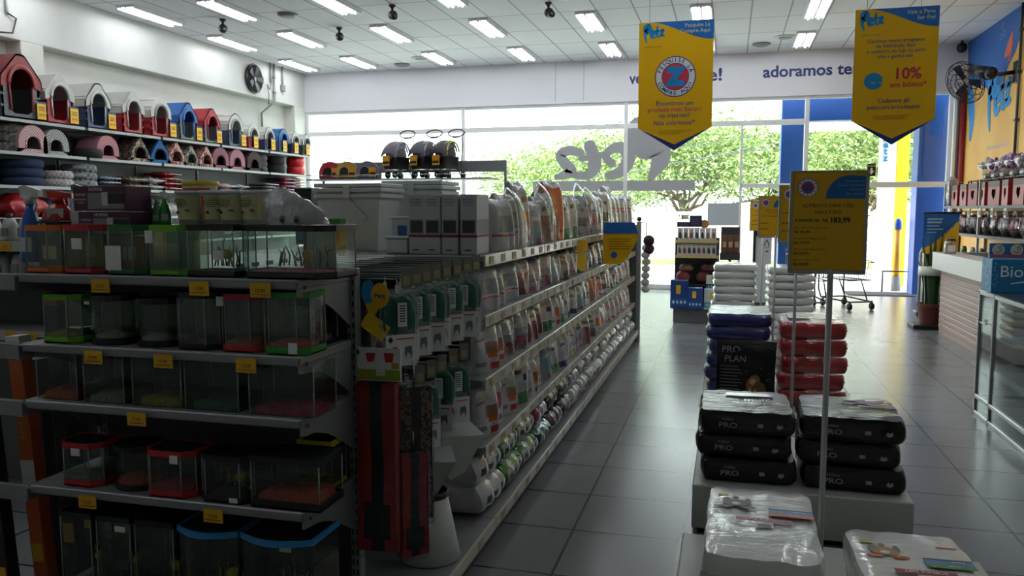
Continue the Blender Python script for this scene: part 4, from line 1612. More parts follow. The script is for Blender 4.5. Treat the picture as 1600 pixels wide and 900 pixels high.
spawn('tank_yel', tank('rect', .13, .11, .165, YELL, YELL, baseh=.016), 'yellow-rimmed tank standing behind the orange gravel tank, fourth shelf', 'fish tank', (-1.335, 2.47, EZ[3]), 0, FT)

for i, (u0, u1, lid, lb) in enumerate(((72, 128, BLACK, 'dark tank with black lid, leftmost of the bottom shelf'), (130, 190, BLACK, 'dark tank with black lid, second on the bottom shelf'),
                                        (192, 258, BLACK, 'dark tank with black lid left of the blue-rimmed tanks'), (262, 362, BLUER, 'bow-front tank with a blue rim, left of its twin on the bottom shelf'),
                                        (366, 480, BLUER, 'bow-front tank with a blue rim at the right end of the bottom shelf'))):
    place_tank('bot%d' % i, (('bow' if lid is BLUER else 'rect', (u1 - u0) * .00232, .18, .31, lid, BLACK, 'green'), dict(decor='yellow', baseh=.03, sticker=(.03, .27, .04, .02) if i in (1, 4) else None)), u0, u1, 4, YT + .01, lb, grp=FT)

# ------------------------------------------------------------------ things on top of the end display
def wpos(u, v, Y):
    q = at(u, v, Y)
    return q.x


def tub(lid='#d9dad6', lab='#cfc79a'):
    def mk():
        t = thing('plastic_tub', '', '')
        M().lathe([(.052, 0), (.06, .12), (.06, .125)], n=24).build('body', mat('tub_white', '#cfd0cb', .35), t)
        M().lathe([(.064, .12), (.065, .128), (.064, .134), (.001, .135)], n=24).build('lid', mat('tub_lid' + lid, lid, .35), t)
        m = M()
        K = 12
        vs = []
        for j, z in enumerate((.022, .112)):
            for k in range(K + 1):
                a = -PI / 2 - .95 + 1.9 * k / K
                r = .0525 + .008 * z / .12 + .0008
                vs.append((r * math.cos(a), r * math.sin(a), z))
        m.add(vs, [(k, k + 1, K + 2 + k, K + 1 + k) for k in range(K)], [1 if k < 2 else 0 for k in range(K)], True)
        for z, wd in ((.1, .05), (.093, .06), (.086, .055), (.079, .06), (.072, .04)):
            m.box(-wd / 2 - .005, wd / 2 - .012, -.0612 + (.112 - z) * .05, -.059 + (.112 - z) * .05, z, z + .002, 2)
        m.box(.012, .03, -.0605, -.056, .055, .06, 2)
        m.plate([(-.008, 0), (.008, 0), (0, .013)], (-.02, -.0595, .045), X1, Z1, .001, 2)
        m.build('label', [mat('tub_label' + lab, lab, .6), mat('label_orange', '#c8641f', .5), INK], t)
        return t
    return mk


ZR = 1.388 + .158
for i, u in enumerate((303, 340, 369, 404)):
    spawn('tub', tub(), 'white plastic tub with a cream label on the riser, %s from left' % ORD[i], 'tub', (at(u, 320, 2.52).x, 2.52, ZR), (-.1, .35, -.05, -.15)[i], 'white tubs on the riser', (.98, .98, .9))
t = spawn('tub_y', tub('#d8b21c', '#c8502a'), 'tub with a yellow lid and orange label standing behind the white tubs', 'tub', (at(320, 280, 2.66).x, 2.63, ZR), .2, None, (1.05, .9, 1.18))


def filter_box():
    t = thing('filter_box', '', '')
    w_, d_, h_ = .20, .13, .082
    P = mat('box_purple', '#4d2340', .45)
    m = M().box(-w_ / 2, w_ / 2, -d_ / 2, d_ / 2, 0, h_, 0, .002)
    m.box(-w_ / 2 + .058, w_ / 2 - .004, -d_ / 2 - .001, -d_ / 2, .006, h_ * .72, 1)
    m.box(.035, w_ / 2 - .004, -d_ / 2 - .002, -d_ / 2 - .001, .024, h_ * .7, 2)
    m.box(.012, .036, -d_ / 2 - .002, -d_ / 2 - .001, .018, h_ * .75, 3)
    m.text('HOPAR', (-.01, -d_ / 2 - .0015, h_ * .8), X1, Z1, .016, 3, bold=.02)
    m.text('HOPAR', (-.07, -d_ / 2 - .0015, h_ * .6), X1, Z1, .012, 3, bold=.02)
    m.text('H-8000', (-.07, -d_ / 2 - .0015, h_ * .3), X1, Z1, .009, 3)
    m.build('carton', [P, mat('box_grey', '#8a8588', .5), mat('box_dark', '#26222a', .4), mat('box_print', '#cfc6cb', .5)], t)
    M().box(-w_ / 2 - .0005, -w_ / 2 + .05, -d_ / 2 - .0008, -d_ / 2, h_ * .42, h_ * .5).build('tape', GREYC, t)
    return t


x = at(172, 320, 2.42).x
spawn('fbox', filter_box, 'purple and grey filter box, lower of the stacked pair', 'box', (x + .01, 2.44, ZR - .035), .03, 'purple filter boxes', (1.05, 1, 1))
spawn('fbox', filter_box, 'purple and grey filter box, on top of its pair', 'box', (x - .005, 2.44, ZR + .05), -.02, 'purple filter boxes', (1.1, 1, 1.05))
# cartons behind the front tanks
for i, (u, wd, hh, cc, nm) in enumerate(((78, .1, .12, '#4a3a34', 'dark brown carton behind the orange-rimmed tank'), (132, .16, .15, '#b8901e', 'yellow carton behind the red-rimmed tank'),
                                         (196, .15, .12, '#a8741c', 'ochre carton behind the dark green rimmed tank'), (262, .16, .14, '#5f8a6a', 'pale green carton behind the lime-rimmed tank'))):
    m = M().box(-wd / 2, wd / 2, 0, .07, 0, hh, 0, .002).box(-wd * .3, wd * .3, -.001, 0, hh * .3, hh * .7, 1)
    tag(m.build('carton', [mat('carton' + cc, cc, .6), mat('carton_print' + cc, '#c9b890', .6)], None, (at(u, 400, 2.4).x, 2.4, EZ[0])), nm, 'box', 'cartons behind the small tanks')


def spray(bodyc, headc, kind=0):
    def mk():
        t = thing('spray_bottle', '', '')
        prof = [(.032, 0), (.034, .02), (.033, .06), (.02, .115), (.012, .125), (.012, .14)] if kind == 0 else [(.03, 0), (.04, .015), (.036, .04), (.018, .075), (.014, .08)]
        M().lathe(prof, n=18, sy=.7).build('body', mat('spray_' + bodyc, bodyc, .2, coat=.3), t)
        z = prof[-1][1]
        m = M().cyl((0, 0, z), (0, 0, z + .02), .014)
        m.plate([(-.02, .015), (.035, .018), (.035, .034), (-.005, .045), (-.024, .042)], (0, .009, z), X1, Z1, .018)
        m.tube([(.018, 0, z + .016), (.022, 0, z - .002), (.016, 0, z - .018)], .004, 6)
        m.build('spray_head', mat('spray_' + headc, headc, .3), t)
        M().box(-.018, .018, -.0245, -.02, .025, .06).build('label', mat('spray_label', '#c8ccd0', .5), t)
        return t
    return mk


spawn('spr_blue', spray('#1f57a8', '#d4d8d8'), 'tall blue spray bottle with a white head, behind the orange-rimmed tank', 'spray bottle', (at(48, 350, 2.46).x, 2.46, EZ[0] + .02), .1, 'spray bottles', (1.35, 1.35, 1.52))
spawn('spr_red', spray('#b32018', '#c8281c', 1), 'squat red pressure sprayer behind the red-rimmed tank', 'spray bottle', (at(92, 340, 2.48).x, 2.48, 1.545), .4, 'spray bottles', (1.5, 1.4, 1.0))
for i, (u, c1, c2, nm, sc) in enumerate(((122, '#c9ccc6', '#2c8a4a', 'white pump bottle with a green collar, left of the purple boxes', .85), (234, '#2a4fa0', '#d0d4d4', 'small blue spray bottle right of the purple boxes', .6),
                                         (246, '#5aa060', '#c8ccd0', 'small pale green spray bottle right of the blue one', .58), (258, '#2f9a3c', '#dfe3e0', 'small bright green spray bottle left of the white tubs', .64))):
    spawn('spr_%d' % i, spray(c1, c2), nm, 'spray bottle', (at(u, 340, 2.5).x, 2.5, ZR - (0 if u > 200 else .01)), .2 * i, 'spray bottles', sc)
for i, (u, nm) in enumerate(((88 - 30, 'yellow bottle with a round cap between the blue and red sprayers'), (104 - 30, 'yellow bottle with a round cap just left of the red sprayer'))):
    def ylb():
        t = thing('yellow_bottle', '', '')
        M().lathe([(.034, 0), (.036, .03), (.036, .08), (.028, .1), (.014, .108)], n=16).build('body', mat('bottle_yellow', '#b8a81e', .3), t)
        M().lathe([(.02, .108), (.021, .125), (.012, .132), (.001, .133)], n=14).build('cap', mat('cap_yellow', '#c9b31a', .4), t)
        M().box(-.015, .015, -.0372, -.034, .04, .07).build('label', mat('bottle_label', '#6a7078', .5), t)
        return t
    spawn('yelb', ylb, nm, 'bottle', (at(u + 20, 350, 2.54).x, 2.55, 1.45), 0, 'yellow bottles')
t = thing('tray_lid', 'flat black plastic tray lid lying behind the red-rimmed tank', 'lid', (at(85, 352, 2.36).x, 2.36, EZ[0] + .166))
M().box(-.05, .05, -.03, .03, 0, .008, 0, .003).build('plate', BLACK, t)
M().box(-.04, .04, -.02, .02, .008, .011).build('ridge', BLACK, t)

# crumpled clear bag with two round eyes
m = M()
rr = random.Random(5)
NU, NV = 16, 10
vs = []
for j in range(NV + 1):
    for i in range(NU):
        a = 2 * PI * i / NU
        v = j / NV
        r = (.105 * (1 - v ** 2.2) + .012) * (1 + .12 * math.sin(3 * a + 5 * v) + rr.uniform(-.06, .06))
        vs.append((r * math.cos(a) * 1.25 - .07 * v ** 1.5, r * math.sin(a) * .5, .118 * v ** .9 + rr.uniform(-.004, .004)))
fs = [(j * NU + i, j * NU + (i + 1) % NU, (j + 1) * NU + (i + 1) % NU, (j + 1) * NU + i) for j in range(NV) for i in range(NU)]
m.add(vs, fs, 0, True)
t = thing('wrapped_toy', 'crumpled clear bag with two round printed eyes lying on the large black tank', 'bag', (at(462, 355, 2.33).x, 2.325, EZ[0] + .166))
t.scale = (.72, .8, 1)
m.build('bag', mat('cloudy_plastic', '#c3c3c6', .22, coat=.8, bump=.8, bs=40, var=.15, vs=20), t)
for dx in (-.018, .05):
    e = M()
    e.lathe([(.001, .0)], n=8) if 0 else None
    e.plate([(math.cos(k * PI / 10) * .015, math.sin(k * PI / 10) * .013) for k in range(20)], (dx, -.062, .016), X1, Z1, .003, 0)
    e.plate([(math.cos(k * PI / 8) * .009, .001 + math.sin(k * PI / 8) * .007) for k in range(16)], (dx, -.0655, .012), X1, Z1, .002, 1)
    e.build('eye', [mat('eye_teal', '#5d8286', .4), BLACK], t)

# upright dark backpack-like carrier and boxes to the right
t = thing('black_carrier', 'tall black and blue boxed carrier standing behind the clear bag', 'box', (at(481, 330, 4.6).x, 4.6, 1.386))
t.scale = (1.25, 1.25, 1.35)
M().box(-.045, .045, -.05, .05, 0, .26, 0, .004).build('carton', mat('carton_black', '#17181b', .4), t)
M().box(-.03, .025, -.053, -.049, .02, .11).build('blue_panel', mat('panel_teal', '#17628f', .4), t)
M().box(.045, .075, -.03, .03, 0, .16).build('blue_pack', mat('pack_blue', '#1d4f9c', .4), t)
FB = [(500, '#c89a1a', '#d8a820', .092, 'all yellow food box beside the clear bag'), (513, '#c89416', '#c2281e', .088, 'yellow food box with a red top'), (527, '#c08a14', '#2a7a2e', .088, 'yellow food box with a green top, nearest the white bins')]
for i, (u, c1, c2, hh, nm) in enumerate(FB):
    t = thing('food_box', nm, 'box', (at(u, 360, 3.7).x, 3.7, 1.386), .1, 'yellow food boxes')
    t.scale = (1.75, 1.4, 1.9)
    m = M().box(-.016, .016, -.03, .03, 0, hh, 0, .001)
    for z in (.3, .38, .5):
        m.box(-.012, .012, -.0305, -.03, hh * z, hh * z + .002, 1)
    m.build('carton', [mat('fb' + c1, c1, .5), mat('fb_ink', '#6a4a10', .5)], t)
    M().box(-.0165, .0165, -.0305, .0305, hh - .012, hh + .002).build('top', mat('fbt' + c2, c2, .5), t)
BINM = mat('bin_white', '#d3d6d2', .38, var=.04, vs=3)


def bin_(w_, d_, h_):
    def mk():
        t = thing('storage_bin', '', '')
        m = M()
        q = [(.5, 0), (.52, h_ - .03)]
        vs = []
        for s_, z in ((.86, 0), (1.0, h_ - .03)):
            vs += [(-w_ / 2 * s_, -d_ / 2 * s_, z), (w_ / 2 * s_, -d_ / 2 * s_, z), (w_ / 2 * s_, d_ / 2 * s_, z), (-w_ / 2 * s_, d_ / 2 * s_, z)]
        m.add(vs, [(3, 2, 1, 0), (0, 1, 5, 4), (1, 2, 6, 5), (2, 3, 7, 6), (3, 0, 4, 7)], 0)
        m.build('body', BINM, t)
        m = M()
        for z, e in ((h_ - .055, .012), (h_ - .025, .018), (h_, .012)):
            m.box(-w_ / 2 - e, w_ / 2 + e, -d_ / 2 - e, d_ / 2 + e, z - .022, z, 0, .004)
        m.build('rim', BINM, t)
        m = M()
        m.box(-.018, .018, -d_ / 2 - .026, -d_ / 2 - .01, h_ - .08, h_ - .015, 0, .003)
        m.plate([(-.012, 0), (.012, 0), (.11, -.10), (.085, -.11)], (.0, -d_ / 2 - .004, h_ - .08), X1, Z1, .006)
        m.build('brace', BINM, t)
        return t
    return mk


spawn('bin1', bin_(.36, .28, .352), 'big white storage bin with ribbed rim, left one beside the yellow food boxes', 'storage bin', (-1.93, 4.05, 1.386), .0, 'white storage bins')
spawn('bin2', bin_(.34, .28, .375), 'big white storage bin with ribbed rim, right one by the clear tubs', 'storage bin', (-1.72, 4.42, 1.386), .0, 'white storage bins')
for i, (u, Y, z, hh, c1, nm) in enumerate(((632, 3.72, 1.386, .075, '#c9ccc9', 'low clear tub with a white lid, in front of the white bins'), (640, 3.88, 1.386, .17, '#b9c4cc', 'clear tub with a blue label behind the low tub'))):
    t = thing('clear_tub', nm, 'tub', (at(u - 8, 370, Y).x, Y, z), 0, 'clear tubs')
    M().box(-.055, .055, -.04, .04, 0, hh, 0, .006).build('body', mat('tub_clear%d' % i, c1, .15, coat=.6), t)
    M().box(-.06, .06, -.045, .045, hh, hh + .012, 0, .004).build('lid', mat('tub_cap', '#d5d8d6', .3), t)
    M().box(-.02, .03, -.0415, -.04, hh * .15, hh * .8).build('label', mat('tub_tag%d' % i, ('#c9c9c9', '#2f5a8a')[i], .4), t)
t = thing('black_bottle', 'black wide-neck jar on the gondola behind the white bins', 'jar', (at(653, 300, 4.7).x, 4.7, 1.386))
M().lathe([(.03, 0), (.045, .08), (.03, .16), (.035, .22)], n=14).build('body', BLACK, t)
M().lathe([(.05, .22), (.05, .26), (.02, .275), (.001, .276)], n=14).build('cap', BLACK, t)
t = thing('carton', 'grey carton with a pale yellow label under the prams, behind the white boxes', 'box', (at(672, 285, 4.75).x, 4.85, 1.386))
M().box(-.11, .11, -.06, .06, .0, .34, 0, .003).build('box_body', mat('carton_grey', '#6d6c6e', .5), t)
M().box(-.04, .01, -.062, -.06, .22, .3).build('label', mat('label_pale', '#b9b266', .5), t)

# tall boxes leaning at the left edge
for i, (x, y, h_, c1, txt, nm) in enumerate(((-2.455, 2.25, .98, '#1c1a16', 'Repti Glo 2.0', 'tall black lamp box with yellow lettering leaning at the left edge'), (-2.40, 2.36, 1.12, '#c05a2a', 'SUN', 'tall orange and white lamp box behind the black one at the left edge'),
                                             (-2.37, 2.46, 1.25, '#101012', 'EXO', 'tall narrow black box right beside the tank shelves'),
                                             (-2.56, 2.52, 1.0, '#1a1c24', 'GLO', 'tall dark navy box in the left corner, behind the black lamp box'), (-2.66, 2.72, 1.05, '#201a18', 'SUN', 'tall dark brown box at the far left edge, half out of view'),
                                             (-2.50, 2.68, 1.1, '#141416', 'UVB', 'tall black box wedged behind the orange and white lamp box'))):
    t = thing('lamp_box', nm, 'box', (x, y, 0), .0, 'tall boxes at the left edge')
    m = M().box(-.03 - .02 * (i > 2), .03 + .02 * (i > 2), -.025, .025, 0, h_, 0, .002)
    m.text(txt, (-.012 if i < 2 else 0, -.026, h_ * .72), (0, 0, -1), X1, .034, 1, 'c')
    m.box(-.022, .022, -.0262, -.025, h_ * .28, h_ * .34, 2)
    if i == 1:
        m.box(-.03, .03, -.0255, -.025, h_ * .5, h_ * .62, 3)
    m.build('carton', [mat('lampbox' + c1, c1, .45), mat('lampbox_ink', '#b8a832' if i != 1 else '#b8a832', .5), TAGY, PAPER], t)
    m = M().box(-.031 - .02 * (i > 2), .031 + .02 * (i > 2), -.026, .026, h_, h_ + .03)
    m.build('cap', mat('box_cap_red', '#a03028', .5) if i == 2 else (PAPER if i < 2 else BLACK), t)
    t.rotation_euler.y = -.075 if i < 2 else -.03

# neighbouring bay with white bottles at the far left
t = thing('shelving_unit', 'partly visible shelving at the far left edge holding white bottles', 'shelving', (-4.2, 3.5, 0))
M().box(-.62, .72, .3, .33, 0, 1.55).build('back_panel', PEG, t)
for z in (1.43, 1.235, .95):
    s_ = M().box(-.62, .72, 0, .3, z - .03, z).build('shelf', SHELFM, t)
    M().box(-.62, .72, -.01, 0, z - .05, z + .004).build('price_rail', RAIL, s_)
    for k in range(9):
        price_tag(s_, (-.5 + k * .14, -.011, z - .024))


def wbottle():
    t = thing('white_bottle', '', '')
    M().lathe([(.04, 0), (.042, .02), (.042, .1), (.03, .13), (.014, .14)], n=16).build('body', mat('bottle_white', '#c6c8c4', .3), t)
    M().lathe([(.016, .14), (.016, .165), (.001, .166)], n=12).build('cap', mat('bottle_cap_brown', '#4a3028', .4), t)
    M().box(-.025, .025, -.0435, -.04, .03, .08).build('label', mat('bottle_label_green', '#7a8a80', .5), t)
    return t


for i, (x, z) in enumerate(((-4.0, 1.43), (-3.89, 1.43), (-3.78, 1.43), (-3.67, 1.43), (-3.95, 1.235), (-3.84, 1.235), (-3.73, 1.235), (-3.62, 1.235))):
    spawn('wbot', wbottle, 'white bottle at the far left edge, %s from the right on the %s rail' % (ORD[3 - i % 4], 'upper' if i < 4 else 'lower'), 'bottle', (x, 3.58, z), 0, 'white bottles at the left edge', .9)

# ------------------------------------------------------------------ bagged goods on the long gondola
def wrapm(n, c, **k):
    return mat('wrap_' + n, c, .25, coat=.9, bump=k.get('b', .7), bs=k.get('s', 28), bdist=.008)


PM = [wrapm('white', '#b2b3b3'), wrapm('grey', '#707276'), wrapm('red', '#a3242c'), wrapm('orange', '#cf5a1c'), wrapm('green', '#2c7a3a'), wrapm('maroon', '#6e2a3a'),
      wrapm('teal', '#6f8f9a'), wrapm('dark', '#26262a'), wrapm('navy', '#24305c'), wrapm('pink', '#b04a66'), wrapm('yellow', '#b9a62a'), wrapm('silver', '#8f9194'), wrapm('brown', '#8a5f42'), wrapm('pale', '#a3a8a8')]
W0, G1, R2, O3, GR4, MA5, T6, D7, N8, P9, Y10, S11, B12, L13 = range(14)


def lines(u, v, lo, hi, half, step=.035):
    return lo < v < hi and abs(u) < half and int((v - lo) / step) % 2 == 0


def R_(base, rects):
    def f(u, v, sd):
        if sd > 0:
            return base
        for (u0, u1, v0, v1, m) in rects:
            if u0 < u < u1 and v0 < v < v1:
                return m
        return base
    return f


RULES = {
    'striped': (R_(W0, [(-1, 1, .28, .34, R2), (-.75, .75, .36, .66, G1), (-.8, .8, .72, .75, G1), (-.7, .6, .8, .82, G1)]), 'clear pouch with grey window and thin red stripe'),
    'orange': (R_(W0, [(-.5, 1, .26, .56, O3), (.3, .9, .08, .18, R2), (-.2, .5, .68, .76, D7), (-1, 1, .9, .94, L13)]), 'white pouch with an orange panel'),
    'fullorange': (R_(O3, [(-1, .2, .0, .5, B12), (.2, .8, .12, .2, R2), (-1, 1, .92, 1, L13)]), 'tall orange pouch'),
    'teal': (R_(T6, [(-1, 1, .75, 1, W0), (-.3, .5, .55, .62, W0), (.2, .8, .05, .14, R2)]), 'blue-grey pouch with a white top'),
    'maroon': (R_(L13, [(-1, 1, .05, .6, MA5), (-.3, .6, .68, .78, D7), (.2, .8, .1, .18, W0)]), 'pale pouch with a maroon lower half'),
    'silver': (R_(S11, [(-.6, .6, .3, .55, G1), (-1, 1, .1, .2, P9), (-.3, .3, .7, .78, D7)]), 'silver pouch with a pink band'),
    'greenfoot': (R_(W0, [(-1, 1, .02, .26, GR4), (-.5, .1, .68, .76, D7), (-.4, .7, .34, .48, L13), (.1, .7, .5, .62, D7)]), 'white pouch with a green foot'),
    'darkblock': (R_(W0, [(-.6, .8, .28, .52, D7), (-.1, .5, .7, .78, D7), (-1, 1, .04, .1, P9)]), 'white pouch with a dark picture block'),
    'redpanel': (R_(W0, [(-.7, .7, .3, .66, R2), (-.3, .5, .74, .82, D7), (.1, .8, .06, .16, R2)]), 'white pouch with a red oval panel'),
    'dog': (R_(W0, [(-.2, .8, .36, .6, B12), (0, .7, .28, .36, O3), (-.8, -.1, .64, .7, G1), (.2, .9, .06, .16, R2), (-.9, -.2, .14, .17, G1), (-.9, -.2, .2, .23, G1)]), 'white pouch with a brown dog picture'),
    'pinkdog': (R_(W0, [(-.4, .7, .38, .66, P9), (0, .5, .3, .42, B12), (.2, .9, .06, .16, R2), (-.9, -.2, .14, .17, G1)]), 'white pouch with a pink picture'),
    'greypad': (R_(G1, [(-.6, .6, .5, .72, S11), (-.3, .3, .56, .66, D7), (-1, 1, .04, .3, MA5), (-1, 1, .9, 1, L13)]), 'grey pouch with a maroon foot'),
    'navyfoot': (R_(W0, [(-1, 1, .02, .2, N8), (-.4, .4, .6, .7, D7), (-.6, .8, .3, .44, L13)]), 'white pouch with a navy foot'),
    'yellowfoot': (R_(W0, [(-1, 1, .02, .22, Y10), (-.4, .4, .62, .7, D7), (-.5, .7, .34, .46, T6)]), 'white pouch with a yellow-green foot'),
    'dark': (R_(D7, [(-.5, .5, .3, .5, G1), (-.4, .4, .62, .68, W0)]), 'dark grey pouch'),
    'dots': (R_(W0, [(-.8, .8, .1, .16, R2)] + [(-.8 + .4 * k, -.62 + .4 * k, .86, .9, D7) for k in range(5)] + [(-.7, .7, .4, .43, G1), (-.7, .5, .5, .53, P9), (-.7, .6, .6, .63, P9)]), 'white printed pouch with dotted top'),
}


def pouch_maker(kind, w_, h_, d_, seed):
    def mk():
        t = M().pouch(w_, h_, d_, RULES[kind][0], 12, 22, seed).build('food_pouch', PM)
        return t
    return mk


ROWS = [
    (0, 'top shelf', 4.02, ['striped', 'striped', 'orange', 'teal', 'maroon', 'silver', 'fullorange', 'greenfoot', 'greenfoot', 'navyfoot', 'darkblock', 'redpanel', 'redpanel', 'greenfoot', 'darkblock', 'darkblock', 'greenfoot', 'redpanel', 'dots', 'dots', 'dots', 'dots', 'dots', 'dots']),
    (1, 'second shelf', 3.72, ['striped', 'striped', 'striped', 'maroon', 'silver', 'greypad', 'greypad', 'teal', 'dark', 'silver', 'silver', 'greenfoot', 'teal', 'teal', 'dark', 'dark', 'maroon', 'greypad', 'greenfoot', 'dots', 'redpanel', 'dots', 'dots', 'dots', 'dots', 'dots']),
    (2, 'third shelf', 3.70, ['dog', 'dog', 'greypad', 'greypad', 'maroon', 'maroon', 'greenfoot', 'dog', 'greenfoot', 'navyfoot', 'navyfoot', 'teal', 'darkblock', 'fullorange', 'fullorange', 'orange', 'darkblock', 'greypad', 'dots', 'greenfoot', 'dots', 'redpanel', 'dots', 'dots', 'dots', 'dots']),
    (3, 'fourth shelf', 3.70, ['dog', 'pinkdog', 'dog', 'greenfoot', 'dog', 'orange', 'teal', 'greenfoot', 'navyfoot', 'navyfoot', 'yellowfoot', 'silver', 'maroon', 'silver', 'dark', 'orange', 'orange', 'dots', 'dots', 'dots', 'dots', 'dots', 'dots', 'dots', 'dots', 'dots']),
]
hh = {0: .30, 1: .235, 2: .25, 3: .265}
for si, nm, y0, kinds in ROWS:
    n = len(kinds)
    pitch = (9.78 - y0) / n
    for k, kd in enumerate(kinds):
        h_ = hh[si]
        sc = 1.0
        if si == 0:
            sc = {6: 1.35, 2: 1.25, 13: 1.2, 14: 1.15, 15: 1.3, 16: 1.25, 17: 1.5}.get(k, 1.25 if kd == 'dots' else 1.0 + .1 * ((k * 7) % 3 - 1))
        else:
            sc = 1 - .06 * ((k * 5) % 3)
        w_ = .225
        lb = '%s, %s from the hooks, %s' % (RULES[kd][1], ORD[k], nm.replace('shelf', 'gondola shelf'))
        o = spawn('pouch_%s_%d' % (kd, si), pouch_maker(kd, w_, h_, .13, k + si * 31), lb, 'bag', (GX + .59 - .012 * ((k * 3) % 4), y0 + (k + .5) * pitch, GZ[si] + .001), PI / 2 - .25 + R.uniform(-.14, .14), 'pouches on the gondola ' + nm, (pitch / .235 * .98, 1, sc))
# crumpled clear sleeves draped among the pouches on the top shelf
for i, (y, hgt, nm) in enumerate(((4.30, .33, 'near the striped pouches'), (5.05, .38, 'before the tall orange pouch'), (6.35, .42, 'in mid shelf'), (6.75, .40, 'just past the middle'))):
    m = M().pouch(.26, hgt, .12, None, 10, 12, 70 + i, flop=.05)
    tag(m.build('clear_sleeve', POLY, None, (GX + .66, y, GZ[0] + .002), PI / 2 + .2), 'crumpled clear plastic sleeve standing on the top shelf, ' + nm, 'plastic bag', 'clear sleeves')


# grey boxes, one behind the other at the near end of the top shelf
def grey_box():
    t = thing('carton', '', '')
    m = M().box(-.04, .04, -.11, .11, 0, .285, 0, .002)
    m.box(-.034, .034, -.1115, -.11, .098, .168, 1)
    m.box(-.03, .03, -.112, -.1115, .104, .162, 2)
    m.box(-.0402, .0402, -.111, .1105, .082, .094, 3)
    for z, w_ in ((.262, .05), (.252, .06), (.243, .045), (.233, .055)):
        m.box(-w_ / 2 - .003, w_ / 2 - .003, -.1112, -.11, z, z + .003, 4)
    m.box(-.02, .012, -.1112, -.11, .018, .024, 2)
    m.box(.0395, .0405, -.1, .1, .098, .168, 1)
    m.build('carton_body', [mat('carton_palegrey', '#b9babb', .45), GREYC, mat('carton_window', '#3a3b3d', .3), mat('carton_maroon', '#7a1f33', .45), mat('carton_text', '#77787a', .5)], t)
    M().box(-.038, .038, -.105, .105, .285, .287).build('top_flap', mat('carton_flap', '#c9cacb', .5), t)
    return t


for i, x in enumerate((-1.465, -1.38, -1.292, -1.2)):
    spawn('gbox', grey_box, 'grey carton with a maroon stripe, %s of the four in a row' % ORD[i], 'box', (x, 3.80, GZ[0] + .001), R.uniform(-.04, .04), 'grey cartons on the gondola top', (1.02, 1, 1))


# lying sacks on the base deck
def deck_rule(top, lab, dark):
    def f(face, a, b):
        if face == 'x+':
            if abs(a) < .85 and abs(b) < .75:
                if dark and abs(b) < .5 and int((a + 1) * 5) % 3 != 0 and abs(a) < .7:
                    return 2
                return 1
            return 0
        if face == 'z+' and .3 < a < .95 and abs(b) < .8:
            if abs(b) < .6 and .4 < a < .8 and dark and int((b + 1) * 6) % 2:
                return 2
            return 1
        if face == 'z+' and -.3 < a < .1 and -.5 < b < .3:
            return 3
        return 0
    return f


def deck_bag(key, top, lab, dark, acc):
    def mk():
        return M().sack(.56, .33, .142, deck_rule(top, lab, dark), (18, 14, 6), .1, len(key) * 7, .005, .2).build(
            'food_sack', [wrapm('sk' + top, top, b=.45, s=16), wrapm('sk' + lab, lab, b=.2, s=30), mat('sack_ink', '#3a3b40', .5), wrapm('sk' + acc, acc)])
    return mk


DK = {'white': ('#cfcfcf', '#d8d6d4', 1, '#b04a58', 'white sack with a barcode end'), 'green': ('#2f7d22', '#b9bcb6', 1, '#cfd6c8', 'bright green sack with a grey label end'),
      'teal': ('#2d6a58', '#9fb0a8', 1, '#c8d0cc', 'dark green and silver sack'), 'pink': ('#9c1f56', '#b58aa0', 0, '#d0a0b8', 'magenta foil sack'), 'black': ('#1d1b1d', '#4a3c3c', 1, '#6a2a30', 'glossy black sack'),
      'silver': ('#a5a7a8', '#c2c4c4', 1, '#2f6a3a', 'silver-white sack'), 'grey': ('#55585a', '#8a8c8e', 0, '#3a3c3e', 'dark grey smooth sack')}
COLS = [('white', 'white'), ('green', 'green'), ('green', 'green'), ('teal', 'pink'), ('black', 'black'), ('black', 'black'), ('silver', 'grey'), ('silver', 'silver'), ('silver', 'silver'), ('white', 'silver'), ('silver', 'grey'),
        ('silver', 'silver'), ('silver', 'green'), ('white', 'black'), ('silver', 'silver'), ('silver', 'grey'), ('silver', 'white')]
pit = (9.8 - 3.55) / len(COLS)
for k, (lo, hi) in enumerate(COLS):
    for j, ky in enumerate((lo, hi)):
        top, lab, dk_, acc, nm = DK[ky]
        o = spawn('deck_' + ky, deck_bag(ky, top, lab, dk_, acc), '%s, %s in %s pile of the gondola deck' % (nm, ('lower', 'upper')[j], ORD[k]), 'sack',
                  (GX + .43 + (-.03 if j else 0), 3.55 + (k + .5) * pit + (.02 if j else 0), .142 + j * .128), R.uniform(-.05, .05), 'sacks lying on the gondola floor deck', (1.0, pit / .345, 1.0 if k else 1.12))
        if k == 0 and j == 1:
            o.rotation_euler.z = -.06

# ------------------------------------------------------------------ hooks and harness bags
def hook():
    t = thing('display_hook', '', '')
    m = M().tube([(0.0, 0, 0), (.62, 0, 0), (.655, 0, .02)], .003, 6)
    m.tube([(0.0, 0, .028), (.66, 0, .03)], .0028, 6)
    m.box(-.002, .006, -.02, .02, -.02, .045)
    m.build('rod', mat('rod_steel', '#77797b', .4, .5), t)
    m = M().box(-.002, .002, -.019, .019, -.03, .042)
    m.box(.002, .0025, -.013, .013, -.02, .012, 1)
    pp = m.build('price_plate', [mat('plate_grey', '#86847a', .45), TAGC], t, (.664, 0, 0), -.95)
    return t


